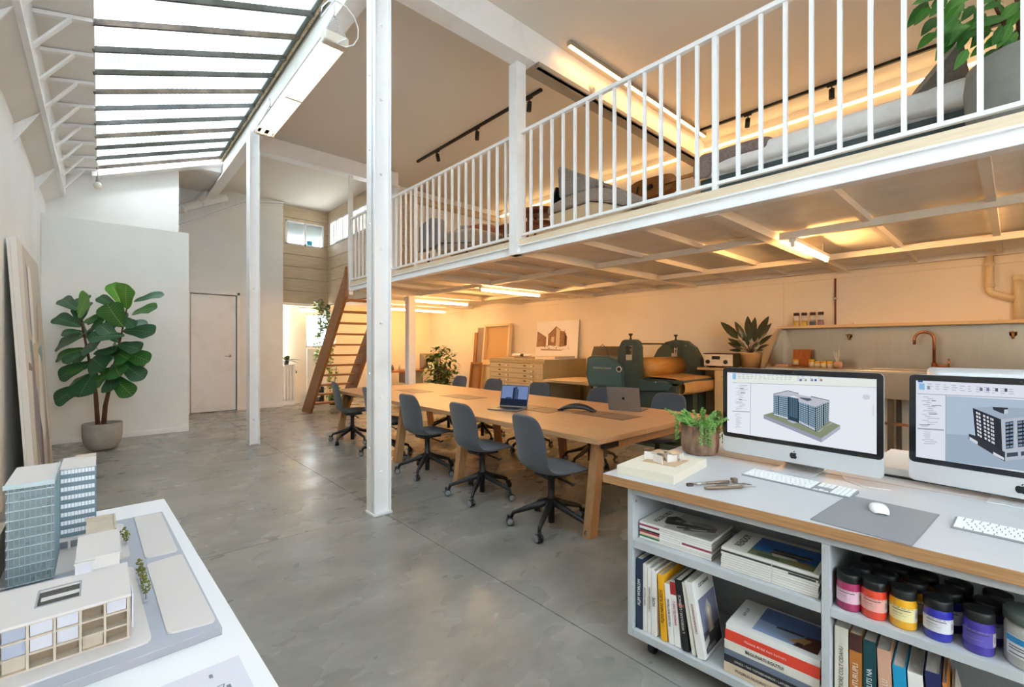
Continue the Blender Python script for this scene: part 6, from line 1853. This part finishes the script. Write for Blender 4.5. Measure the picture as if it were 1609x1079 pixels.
yz_prism([(4.95, 1.16), (4.87, 1.39), (4.30, 1.39), (4.30, 1.16)], 6.30, 6.60, 'motor_box', mat('press_brown_box', '5A5040', .5), .008)
B(6.32, 6.58, 4.36, 4.60, .06, 1.16).build('motor_stand', PGD, pr)
MB().tube([(6.29, 4.72, 1.39), (6.27, 4.66, 1.42), (6.26, 4.58, 1.36), (6.27, 4.54, 1.22)], .006, 6).build('cord', BLACK, pr)

# ------------------------------------------------------------------ cream cabinets, amplifier and plant beside the sink
CCB = mat('cream_cabinet', 'D9BC86', .5)
cc = thing('base_cabinet', 'cream panelled base cabinet between the press and the sink', 'cabinet', (6.60, 2.42, 0))
MB().box(.02, .68, 0, .51, 0, 1.045).box(.42, .68, .51, 1.28, 0, 1.045).build('carcass', CCB, cc); B(-.01, .69, -.005, .76, 1.045, 1.078).build('worktop', mat('dark_cream_top', 'B99A68', .5), cc, bev=.003)
for k in range(2):
    y0 = .005 + k * .252
    d_ = B(0, .02, y0, y0 + .246, .06, .86).build('door', CCB, cc, bev=.003)
    B(-.002, .0, y0 + .05, y0 + .196, .11, .81).build('door_panel', mat('cream_cabinet_panel', 'DEC28E', .5), d_, bev=.002)
    e_ = B(0, .02, y0, y0 + .246, .875, 1.035).build('drawer', CCB, cc, bev=.003)
    B(-.02, 0, y0 + .11, y0 + .14, .95, .965).build('knob', mat('brass_pull', 'B9A06A', .35, .7), e_)
am_ = thing('amplifier', 'cream fronted amplifier with a dark display and two knobs on the cream cabinet', 'amplifier', (6.74, 2.72, 1.078))
B(.0, .32, 0, .42, .02, .20).build('case', mat('amp_green', '3E4630', .5), am_, bev=.006); B(-.012, 0, .0, .42, .025, .195).build('front_plate', mat('amp_cream', 'E3D6BC', .45), am_, bev=.003)
B(-.02, .33, -.01, .43, .20, .212).build('lid', mat('amp_lid', '5A2E22', .45), am_, bev=.003)
B(-.0135, -.012, .18, .30, .12, .17).build('display', BLACK, am_)
for y in (.36, .10):
    m_ = MB(); m_.T = at(-.012, y, .085) @ rot('Y', -90); m_.lathe([(0, 0), (.032, 0), (.028, .018), (0, .018)], 18); m_.build('knob', BLACK, am_)
for y in (.05, .08, .11, .14): 
    B(-.0145, -.012, y, y + .012, .15, .16).build('button', CHROME, am_)
for y in (.04, .36):
    B(.02, .3, y, y + .03, 0, .02).build('foot', BLACK, am_)
pm_ = thing('calathea_plant', 'dark leaved plant in a tan pot on the cream cabinet beside the sink', 'potted plant', (6.93, 2.545, 1.078))
MB().lathe([(0, 0), (.115, 0), (.142, .20), (.15, .225), (.138, .225), (.13, .20), (0, .20)], 22).build('pot', mat('tan_pot', 'B08B5C', .7, bump=(60, .2)), pm_)
CAL = leaf_mesh('leaf', [leafmat('calathea_leaf', '33472B', '4A2F2A'), mat('calathea_vein', '5B6B42', .5)], .3, .10, ovate, 6, .15, .2)
for k, (u, v, dd) in enumerate(((1138, 504, .1), (1150, 530, .12), (1143, 536, 0), (1160, 505, .1), (1174, 496, 0), (1187, 499, .05), (1205, 496, .0), (1212, 508, .1), (1212, 525, .05), (1210, 540, .12), (1200, 532, .15), (1158, 542, .15), (1150, 548, .1), (1195, 515, .1), (1168, 515, .14), (1182, 510, .14), (1203, 548, .14), (1178, 528, .16), (1190, 540, .16), (1165, 533, .15))):
    d = ray(u, v); kx = 6.93 / d.x
    tip = Vector((6.93 - dd, d.y * kx, 1.4 + d.z * kx)) - Vector(pm_.location)
    base = Vector((0, 0, .22)).lerp(tip, .42); base.z = max(base.z, .20)
    MB().tube([(0, 0, .20), Vector((0, 0, .2)).lerp(base, .6) + Vector((0, 0, .02)), base], .004, 5).build('stem', mat('calathea_stem', '5E4632', .7), pm_)
    place_leaf(CAL, .3, pm_, base, tip, (-1, -.2, .7), 'leaf', 1.0)

# ------------------------------------------------------------------ steel sink against the long wall
SST = mat('brushed_stainless', 'C4B9A6', .27, .85, var=('BDB2A0', 3, (1, 9, 1), .3, .7)); SSD = mat('stainless_edge', 'C9C2B5', .3, .8)
sn = thing('sink_unit', 'long stainless steel sink with a high splashback on the long wall', 'sink', (0, 0, 0))
SK0, SK1 = -2.2, 2.24
B(7.285, 7.315, SK0, SK1, 1.10, 1.635).build('splashback', SST, sn)
sdm = MB(); sdm._add([(6.60, SK1, 1.115), (7.285, SK1, 1.115), (7.285, SK1, 1.62), (7.20, SK1, 1.62), (6.60, SK1 + .012, 1.115), (7.285, SK1 + .012, 1.115), (7.285, SK1 + .012, 1.62), (7.20, SK1 + .012, 1.62)], [(0, 3, 2, 1), (4, 5, 6, 7), (0, 1, 5, 4), (1, 2, 6, 5), (2, 3, 7, 6), (3, 0, 4, 7)])
sdm.build('side_panel', SST, sn)
MB().beam((6.595, SK1 + .006, 1.115), (7.205, SK1 + .006, 1.625), .03, .012, (0, 1, 0)).build('side_flange', SSD, sn)
MB().box(6.60, 6.68, SK0, SK1, 1.085, 1.115).box(7.18, 7.285, SK0, SK1, 1.085, 1.115).box(6.68, 7.18, 1.3, SK1, 1.085, 1.115).build('rim', SSD, sn, bev=.004)
MB().box(6.60, 6.615, SK0, SK1, .80, 1.085).box(6.68, 7.18, SK0, 1.3, .82, .84).box(7.17, 7.18, SK0, 1.3, .84, 1.085).box(6.68, 7.18, 1.29, 1.3, .84, 1.085).box(6.615, 7.285, 1.31, SK1, .80, .82).build('basin', SST, sn)
for (x, y) in ((6.66, 2.15), (6.66, .95), (6.66, -.6), (7.22, 2.15), (7.22, .95), (7.22, -.6)):
    B(x - .025, x + .025, y - .025, y + .025, 0, .80).build('leg', mat('dark_steel_leg', '5E564A', .45, .5), sn)
B(6.645, 6.675, -.6, 2.15, .50, .53).build('stretcher', mat('rust_stretcher', '7A5236', .5), sn)
sh_ = thing('wall_shelf', 'long narrow cream shelf above the steel splashback', 'shelf', (0, 0, 0))
B(7.10, 7.318, SK0, 2.26, 1.637, 1.655).build('board', mat('cream_shelf_paint', 'E3C594', .5), sh_, bev=.002); B(7.10, 7.115, SK0, 2.26, 1.655, 1.675).build('lip', mat('cream_shelf_paint', 'E3C594', .5), sh_)
for y in (2.18, 1.42, .1): B(7.27, 7.318, y, y + .03, 1.675, 1.70).build('stop', CREAM, sh_)
COP = mat('copper', 'C07F58', .22, .95)
fc = thing('faucet', 'copper swan neck faucet at the steel sink', 'faucet', (7.05, .62, 1.115))
MB().lathe([(0, 0), (.032, 0), (.032, .012), (.024, .016), (.024, .09), (0, .09)], 16).build('body', COP, fc)
MB().tube([(0, 0, .08), (0, 0, .36)] + [(-.0, .085 - .085 * math.cos(a), .36 + .085 * math.sin(a)) for a in [k * math.pi / 8 for k in range(1, 9)]] + [(0, .17, .30)], .015, 12).build('spout', COP, fc)
MB().tube([(0, 0, .055), (0, -.12, .055)], .014, 10).tube([(0, -.12, .04), (0, -.12, .14)], .008, 8).build('lever', COP, fc)
for k, (y, lab) in enumerate(((1.456, 'small brass tap on the steel splashback left of the faucet'), (.015, 'small brass tap on the splashback at the right edge'))):
    tp_ = thing('wall_tap', lab, 'tap', (7.285, y, 1.525))
    BR = mat('brass', 'B08D57', .3, .9)
    MB().tube([(0, 0, 0), (-.05, 0, 0)], .012, 8).build('body', BR, tp_); MB().tube([(-.045, 0, .015), (-.045, 0, -.05)], .010, 8).build('spout', BR, tp_)
    MB().tube([(-.05, -.03, .02), (-.05, .03, .02)], .007, 8).build('handle', BR, tp_); MB().tube([(-.045, 0, .0), (-.045, 0, .03)], .008, 8).build('stem', BR, tp_)
    MB().lathe([(0, 0), (.03, 0)], 12).build('rosette', BR, tp_).matrix_local = at(-.002, 0, 0) @ rot('Y', -90)
for k, (c, y, lab) in enumerate((('C9A227', 2.05, 'pigment jar at the left end of the wall shelf, yellow green'), ('D9A21F', 1.955, 'pigment jar on the wall shelf second from the left, amber'), ('2E2E55', 1.855, 'pigment jar on the wall shelf third from the left, dark blue'), ('5A2A4A', 1.76, 'pigment jar on the wall shelf at the right, purple'))):
    j = thing('spice_jar', lab, 'jar', (7.21, y, 1.6555), 0, 'pigment jars on the wall shelf')
    MB().lathe([(0, 0), (.034, 0), (.036, .004), (.036, .095), (0, .095)], 16).build('contents', mat('pig_' + c, c, .5), j)
    MB().lathe([(.037, .002), (.037, .15), (.030, .165)], 16).build('glass_wall', MATS['jar_glass'], j)
    MB().lathe([(.033, .162), (.035, .164), (.035, .20), (0, .20)], 16).build('lid', mat('maroon_lid', '3A1E1C', .5), j)
    MB().grid([[(-.0378 * math.cos(a), .0378 * math.sin(a), z) for a in [math.radians(-50 + 20 * q) for q in range(6)]] for z in (.02, .07)]).build('label', flatcol(('C9B04A', 'E0B84A', '4A4A6E', 'A0707E')[k]), j)
cbd = thing('cutting_board', 'orange brown wooden board leaning on the steel splashback', 'cutting board', (7.13, 1.87, 1.1155))
m_ = MB(); m_.T = rot('Y', 12); m_.box(0, .018, 0, .21, 0, .24); m_.build('board', wood('orange_board', 'B3692C', '984F1C', 'z', 4, .5, 12), cbd, bev=.004)
m_ = MB(); m_.T = rot('Y', 12); m_.box(-.001, .0, .03, .18, .02, .025); m_.build('groove', mat('board_groove', '7A4218', .6), cbd)
bl = thing('soap_block', 'low pink tan block at the left end of the sink top', 'block', (6.88, 2.05, 1.1155)); B(0, .16, 0, .16, 0, .028).build('block', mat('pink_tan', 'C69A78', .7), bl, bev=.004); B(.01, .15, .01, .15, .028, .031).build('top_layer', mat('pink_tan2', 'B98B68', .7), bl)
for k, (y, h, r, lab) in enumerate(((1.985, .06, .035, 'yellow lidded jar on the pink block by the wooden board'), (1.80, .09, .034, 'taller yellow lidded jar right of the wooden board'), (1.735, .07, .03, 'small yellow lidded jar, second right of the wooden board'), (1.665, .075, .034, 'round yellow lidded jar, third right of the wooden board'), (1.60, .075, .034, 'yellow lidded jar, last in the row right of the wooden board'))):
    j = thing('spice_pot', lab, 'jar', (6.95, y, 1.1155 + (.031 if k == 0 else 0)), 0, 'yellow lidded jars on the sink')
    MB().lathe([(0, 0), (r, 0), (r, h * .7), (r * .85, h * .8)], 14).build('jar', mat('jar_cream', 'D8C29A', .3), j); MB().lathe([(r * .9, h * .78), (r * .95, h * .8), (r * .95, h * 1.15), (0, h * 1.15)], 14).build('lid', mat('yellow_lid', 'D9A726', .45), j)
bj = thing('brush_jar', 'glass jar with thin brushes on the sink top', 'jar', (6.95, 1.51, 1.1155))
MB().lathe([(0, 0), (.045, 0), (.05, .05), (.04, .085)], 16).build('jar', mat('pink_glass', 'C79878', .2), bj)
for (dx, dy, h) in ((0, .05, .22), (.01, -.01, .23), (-.01, .02, .2)):
    MB().tube([(0, 0, .02), (dx, dy, h)], [.003, .004], 5).build('brush', mat('brush_wood', 'D8C7A6', .6), bj)
# pipes on the wall
wp = thing('waste_pipe', 'cream painted pipe dropping from the loft and bending along the wall above the sink', 'pipe', (0, 0, 0))
CRP = mat('cream_pipe', 'E6D2AC', .5)
MB().tube([(7.26, .19, 2.39), (7.26, .19, 2.02), (7.26, .175, 1.985), (7.26, .15, 1.97), (7.26, 0.0, 1.90)], .035, 12).build('pipe', CRP, wp)
MB().tube([(7.26, -.03, 1.68), (7.26, -.03, 2.14)], .042, 12).build('riser', CRP, wp)
for z in (2.30, 2.06): MB().lathe([(.038, z - .02), (.045, z - .015), (.045, z + .015), (.038, z + .02)], 14, c=(7.26, .19)).build('collar', CRP, wp)
MB().lathe([(.042, 2.10), (.05, 2.105), (.05, 2.15), (0, 2.155)], 14, c=(7.26, -.03)).build('cap', CRP, wp)
rpipe = thing('copper_pipe', 'thin dark red pipe running down the wall to the shelf', 'pipe', (7.30, 1.616, 1.66))
MB().tube([(0, 0, 0), (0, 0, .70)], .010, 8).build('pipe', mat('dark_red_pipe', '6E2A22', .5), rpipe); MB().box(-.016, .018, -.02, .02, .36, .385).build('clip', CHROME, rpipe)
# wooden stool seen between the monitors
sl = thing('work_stool', 'rustic brown stool with a black strut seen between the monitors', 'stool', (4.6, 1.18, 0))
MB().lathe([(0, .56), (.22, .56), (.235, .60), (.22, .65), (0, .66)], 18).build('seat', wood('rustic_brown', '9A6B3C', '6E4622', 'x', 5, .6, 8), sl)
for a in (45, 135, 225, 315):
    c, s = math.cos(math.radians(a)), math.sin(math.radians(a))
    MB().tube([(.13 * c, .13 * s, .57), (.21 * c, .21 * s, 0)], [.022, .018], 8).build('leg', BLACKM, sl)
# ------------------------------------------------------------------ loft: bed
LZ_ = 2.5155
BEDF = mat('dark_bed_frame', '3E4A4A', .7); LINEN = mat('white_linen', 'EFEDEA', .9, var=('E2DFDB', 7, (1, 1, 1), .4, .7), bump=(18, .25))
bed = thing('bed', 'low bed with a dark grey base behind the loft railing', 'bed', (4.06, -.55, LZ_))
B(0, 1.5, 0, 2.48, .02, .39).build('base', BEDF, bed, bev=.01)
B(.02, 1.48, .02, 2.46, .391, .52).build('mattress', LINEN, bed, bev=.04, seg=3)
B(0, 1.5, -.06, 0, .02, .95).build('headboard', BEDF, bed, bev=.01)
def soft(x0, x1, y0, y1, z0, z1, name, mt, parent=None, amp=.012, seed=0, n=14, power=6, wl_=6.0):
    """rounded slab with gentle folds"""
    m_ = MB(); rows = []
    cx, cy, cz = (x0 + x1) / 2, (y0 + y1) / 2, (z0 + z1) / 2; a, b, c = (x1 - x0) / 2, (y1 - y0) / 2, (z1 - z0) / 2
    for i in range(n + 1):
        ph = -math.pi / 2 + math.pi * i / n; row = []
        for k in range(2 * n):
            th = 2 * math.pi * k / (2 * n)
            sp = lambda v, e: math.copysign(abs(v) ** e, v)
            e = 2 / power
            x, y, z = sp(math.cos(ph), e) * sp(math.cos(th), e), sp(math.cos(ph), e) * sp(math.sin(th), e), sp(math.sin(ph), .55)
            q = Vector((cx + a * x, cy + b * y, cz + c * z))
            q += Vector((x, y, z)) * amp * noise.noise(q * wl_ + Vector((seed, 0, 0)))
            row.append(tuple(q))
        rows.append(row)
    m_.grid(rows, closed=True)
    return m_.build(name, mt, parent, sub=1)
dv = thing('duvet', 'white rumpled duvet spread over the bed', 'duvet', (4.06, -.55, LZ_ + .51))
soft(-.035, 1.53, .70, 2.44, -.105, .085, 'duvet_body', LINEN, dv, .025, 3, 22, 12)
soft(-.045, 1.54, .66, .98, -.12, .10, 'folded_edge', LINEN, dv, .02, 8, 18, 8)
tw = thing('throw_blanket', 'brown knitted throw folded over the foot of the bed', 'blanket', (4.06, -.55, LZ_ + .51))
soft(-.06, 1.56, 1.85, 2.52, -.04, .115, 'throw_body', mat('mauve_knit', '96857F', .95, var=('7C6C67', 60, (1, 1, 1), .35, .65), bump=(120, .6)), tw, .03, 5, 20, 7)
soft(-.075, -.035, 2.35, 2.52, -.13, .03, 'hanging_corner', mat('mauve_knit', '96857F', .95), tw, .02, 6, 10, 4)
def pillow(label, loc, sx, sy, sz, rx, mt, name='pillow', rz=0):
    t = thing(name, label, 'pillow', loc)
    t.rotation_euler = (math.radians(rx), 0, math.radians(rz))
    m_ = MB(); n = 12; rows = []
    for s in (1, -1):
        for i in range(n + 1):
            pass
    top = []; bot = []
    for i in range(n + 1):
        r1, r2_ = [], []
        for k in range(n + 1):
            u, v = -1 + 2 * i / n, -1 + 2 * k / n
            h = sz * ((1 - u ** 4) * (1 - v ** 4)) ** .5
            pin = 1 - .06 * (1 - abs(u)) * (abs(v)) - .06 * (1 - abs(v)) * abs(u)
            r1.append((u * sx * pin, v * sy * pin, h)); r2_.append((u * sx * pin, v * sy * pin, -h))
        top.append(r1); bot.append(r2_)
    m_.grid(top); m_.grid(bot[::-1])
    m_.build('cushion', mt, t)
    MB().tube([(sx * .97 * c_[0], sy * .97 * c_[1], 0) for c_ in ((-1, -1), (0, -.95), (1, -1), (.95, 0), (1, 1), (0, .95), (-1, 1), (-.95, 0), (-1, -1))], .006, 5).build('piping', mt, t)
    return t
GREYF = mat('grey_linen', '9A938B', .95, var=('857E77', 40, (1, 1, 1), .35, .65), bump=(120, .4))
pillow('grey cushion leaning against the white pillows on the bed', (4.40, .36, LZ_ + .72), .26, .21, .06, -50, GREYF)
pillow('large white pillow behind the grey cushion on the bed', (4.55, .02, LZ_ + .74), .36, .26, .08, -58, LINEN)
pillow('second white pillow at the far side of the bed head', (5.25, .06, LZ_ + .74), .30, .26, .08, -60, LINEN)
# ------------------------------------------------------------------ loft plant in a big concrete planter
lp = thing('planter_tree', 'large leaved green plant in a big grey concrete planter at the railing', 'potted plant', (3.74, -.09, LZ_))
MB().lathe([(0, 0), (.22, 0), (.25, .02), (.285, .16), (.295, .34), (.285, .435), (.275, .445), (.255, .44), (.25, .40), (0, .40)], 32).build('pot', mat('grey_planter', '8F9089', .75, var=('7E7F79', 5, (1, 1, 1), .35, .7), bump=(40, .15)), lp)
MB().lathe([(.25, .405), (0, .415)], 24).build('soil', MATS['potting_soil'], lp)
LT = 3.0
def lpt(cx, cy, dd=0):
    w = Vector((0, 0, 1.4)) + ray(1400 + cx / 4.904, cy / 4.904) * (2.72 - dd)
    return w - Vector(lp.location)
for pts_ in ([(850, 440, 0), (855, 330, 0), (880, 180, 0), (800, 20, 0), (700, -150, 0)], [(1000, 420, 0), (1000, 250, 0), (985, 60, 0), (960, -120, 0)], [(1000, 250, 0), (1020, 90, .05), (1100, -60, .05)]):
    q = [lpt(*p) for p in pts_]; q[0].z = .40
    MB().tube(q, [.02, .018, .015, .012, .010][:len(q)] if len(q) < 5 else [.02, .018, .015, .012, .01], 8).build('stem', FSTEM, lp)
LPM = [leaf_mesh('loft_leaf', [leafmat('loft_leaf_a', '33702B', '245A24', .3), mat('loft_vein_a', '7DAA55', .5)], .22, .07, lance, 6, .14, .12), leaf_mesh('loft_leaf', [leafmat('loft_leaf_b', '4E8A36', '387230', .3), mat('loft_vein_b', '93BB62', .5)], .22, .07, lance, 6, .14, .18)]
LL = [((285, 10), (145, 182)), ((300, 50), (205, 158)), ((345, 130), (250, 252)), ((335, 245), (230, 342)), ((530, 145), (375, 428)), ((585, 175), (478, 305)), ((595, 225), (528, 368)), ((590, 375), (518, 502)), ((510, 120), (350, 262)),
      ((500, 90), (350, 60)), ((640, 110), (430, 15)), ((725, 255), (640, 335)), ((765, 205), (650, 315)), ((725, 345), (640, 405)), ((822, 372), (708, 478)), ((895, 255), (735, 335)), ((885, 125), (650, 182)), ((905, 165), (838, 215)),
      ((840, 90), (760, 15)), ((900, 60), (825, -40)), ((640, 40), (560, 140)), ((560, 20), (480, 110)), ((700, 30), (660, 150)), ((780, 120), (700, 230)), ((860, 200), (800, 330)), ((600, -40), (480, 30)), ((480, -60), (330, 20)), ((420, -40), (200, -20)),
      ((720, -80), (580, -20)), ((880, -60), (720, -10)), ((960, 20), (890, 120)), ((980, 60), (920, 200)), ((1010, -30), (1080, 80)), ((980, -80), (880, -160)), ((700, -150), (560, -120)), ((700, -160), (780, -260)), ((1100, -60), (1180, 30)), ((1020, 80), (1120, 160)), ((820, 20), (900, 130)), ((660, 150), (560, 230))]
r5 = random.Random(31)
for k in range(22):
    q = (r5.uniform(420, 1000), r5.uniform(-60, 300)); a = r5.uniform(1.6, 3.4); ln = r5.uniform(110, 190)
    if q[0] - 500 > (300 - q[1]) * -1.2: LL.append((q, (q[0] + ln * math.cos(a), q[1] + ln * math.sin(a))))
for k, (b, tp_) in enumerate(LL):
    dd = ((k * 53) % 17) / 17 * .25 - .08
    place_leaf(LPM[k % 2], .22, lp, lpt(*b, dd), lpt(*tp_, dd + .05), Vector((0, 0, .6)) - FWD, 'leaf', 1.0)
# ------------------------------------------------------------------ loft: lounge chair, guitar, tub chair, side tables
def profile_part(name, mt, parent, poly, x0, x1, bev=.03):
    n = len(poly); m_ = MB()
    m_._add([(x0, y, z) for y, z in poly] + [(x1, y, z) for y, z in poly], [tuple(range(n)), tuple(range(2 * n - 1, n - 1, -1))] + [(i, i + n, (i + 1) % n + n, (i + 1) % n) for i in range(n)])
    o = m_.build(name, mt, parent, bev=bev, seg=3)
    return o
WARMG = mat('warm_grey_fabric', 'A39A90', .95, var=('8C837A', 60, (1, 1, 1), .35, .65), bump=(150, .3)); SHELLC = mat('cream_shell', 'C9B493', .6)
lc_ = thing('lounge_chair', 'grey upholstered lounge chair with a cream base behind the loft railing', 'lounge chair', (0, 0, 0))
profile_part('seat_cushion', WARMG, lc_, [(3.79, 2.985), (3.76, 3.076), (3.55, 3.115), (3.33, 3.13), (3.11, 3.13), (2.935, 3.087), (2.71, 3.01), (2.54, 2.90), (2.45, 2.835), (2.69, 2.838), (2.935, 2.935), (3.143, 2.998), (3.46, 2.99)], 3.98, 4.72, .03)
profile_part('base_shell', SHELLC, lc_, [(3.78, 2.97), (3.46, 2.98), (3.143, 2.988), (2.935, 2.925), (2.69, 2.826), (2.72, 2.70), (3.14, 2.69), (3.72, 2.75)], 4.0, 4.70, .02)
for (x, y, z) in ((4.06, 2.85, 2.72), (4.64, 2.85, 2.72), (4.06, 3.62, 2.75), (4.64, 3.62, 2.75)):
    MB().tube([(x, y, z), (x, y, LZ_)], [.02, .014], 8).build('leg', BLACKM, lc_)
profile_part('back_shell', BLACKM, lc_, [(3.80, 3.08), (3.77, 3.09), (3.68, 3.30), (3.71, 3.30)], 4.05, 4.65, .006)
bp = thing('back_cushion', 'thick grey linen cushion propped on the lounge chair', 'cushion', (0, 0, 0))
profile_part('cushion_body', GREYF, bp, [(3.685, 3.534), (3.609, 3.53), (3.463, 3.443), (3.067, 3.22), (3.034, 3.155), (3.332, 3.14), (3.565, 3.15), (3.662, 3.16)], 4.05, 4.62, .035)
profile_part('seam', GREYF, bp, [(3.61, 3.50), (3.60, 3.51), (3.12, 3.23), (3.13, 3.22)], 4.045, 4.05, .001)
bn = thing('low_bench', 'cream low bench behind the lounge chair on the loft', 'bench', (4.80, 2.32, LZ_))
B(0, .55, 0, 1.10, .50, .60).build('bench_top', CREAM, bn, bev=.01)
for (x, y) in ((.05, .05), (.5, .05), (.05, 1.05), (.5, 1.05)):
    B(x - .025, x + .025, y - .025, y + .025, 0, .50).build('leg', CREAM, bn)
gt = thing('guitar', 'brown acoustic guitar lying on the low bench under the glowing strip', 'guitar', (5.0, 2.95, LZ_ + .60))
GW = wood('guitar_wood', '8A5A2C', '6E421C', 'y', 5, .25, 10)
body = []
for k in range(32):
    a = 2 * math.pi * k / 32
    y = .33 * math.cos(a); r_ = .16 + .035 * math.cos(2 * a) + .015 * math.cos(a)
    body.append((r_ * math.sin(a) * 1.15 , y))
m_ = MB(); m_.T = rot('Y', -72) ; m_.prism(body, .0, .10, smooth=True)
go_ = m_.build('body', GW, gt, bev=.006); go_.location = (.0, 0, .16)
m_ = MB(); m_.T = rot('Y', -72); m_.lathe([(.0, .1005), (.045, .1005)], 20); so_ = m_.build('sound_hole', BLACKM, gt); so_.location = (.0, 0, .16)
m_ = MB(); m_.T = rot('Y', -72); m_.box(-.022, .022, -.62, -.20, .10, .115).box(-.03, .03, -.76, -.62, .10, .112); no_ = m_.build('neck', GW, gt); no_.location = (0, 0, .16)
m_ = MB(); m_.T = rot('Y', -72); m_.box(-.05, .05, .16, .18, .10, .112); bo_ = m_.build('bridge', BLACKM, gt); bo_.location = (0, 0, .16)
tc_ = thing('tub_chair', 'grey tub armchair with dark piping behind the far loft railing', 'armchair', (0, 0, 0))
SLATE = mat('slate_fabric', '8A8C92', .95, var=('74767C', 60, (1, 1, 1), .35, .65), bump=(150, .3))
profile_part('back_side', SLATE, tc_, [(6.79, 2.99), (6.79, 3.41), (6.62, 3.46), (6.45, 3.50), (6.17, 3.436), (6.08, 3.02), (6.43, 2.99)], 4.0, 4.12, .03)
profile_part('seat', WARMG, tc_, [(6.40, 3.08), (6.05, 3.22), (5.37, 3.15), (5.38, 2.92), (6.37, 2.90)], 4.06, 4.70, .05)
profile_part('back', mat('brown_leather', '7A4A2C', .45), tc_, [(6.20, 3.44), (5.92, 3.417), (5.69, 3.36), (5.47, 3.25), (5.40, 3.12), (5.45, 3.0), (6.2, 3.0)], 4.62, 4.76, .03)
profile_part('side', SLATE, tc_, [(6.79, 2.99), (6.79, 3.41), (6.62, 3.46), (6.45, 3.50), (6.17, 3.436), (6.08, 3.02), (6.43, 2.99)], 4.64, 4.74, .03)
MB().tube([(3.995, 6.78, 2.985), (3.995, 6.43, 2.985), (3.995, 6.08, 3.02), (4.05, 5.38, 2.92)], .008, 6).build('piping', BLACK, tc_)
for (x, y) in ((4.08, 6.6), (4.66, 6.6), (4.1, 5.55), (4.66, 5.55)):
    MB().tube([(x, y, 2.95), (x, y, LZ_)], [.02, .014], 8).build('leg', BLACKM, tc_)
RW = wood('red_brown_table', '7A3E22', '5C2A14', 'y', 5, .4, 8)
for (y, x, h, lab) in ((5.06, 4.62, .66, 'reddish brown side table left of the loft column'), (4.42, 4.50, .74, 'taller reddish brown side table hidden partly behind the loft column')):
    s_ = thing('side_table', lab, 'side table', (x, y, LZ_))
    MB().lathe([(0, h - .03), (.27, h - .03), (.28, h - .015), (.27, h), (0, h)], 22).build('tabletop', RW, s_)
    MB().lathe([(.0, h - .20), (.22, h - .20), (.22, h - .17), (0, h - .17)], 20).build('lower_tier', RW, s_)
    for a in (60, 180, 300):
        c, s = math.cos(math.radians(a)), math.sin(math.radians(a))
        MB().tube([(.20 * c, .20 * s, h - .03), (.24 * c, .24 * s, 0)], .016, 8).build('leg', RW, s_)
bk = thing('serving_bowl', 'small white bowl on the reddish brown side table', 'bowl', (4.62, 5.02, LZ_ + .66)); MB().lathe([(0, 0), (.05, 0), (.09, .04), (.085, .04), (.05, .008), (0, .008)], 16).build('bowl', PAPER, bk); MB().lathe([(.088, .038), (.093, .042), (.086, .042)], 16).build('rim', PAPER, bk)
ld = structure(B(TX + .06, TX + .10, 8.0, 8.55, 2.52, 4.5).build('door_2', STEEL))
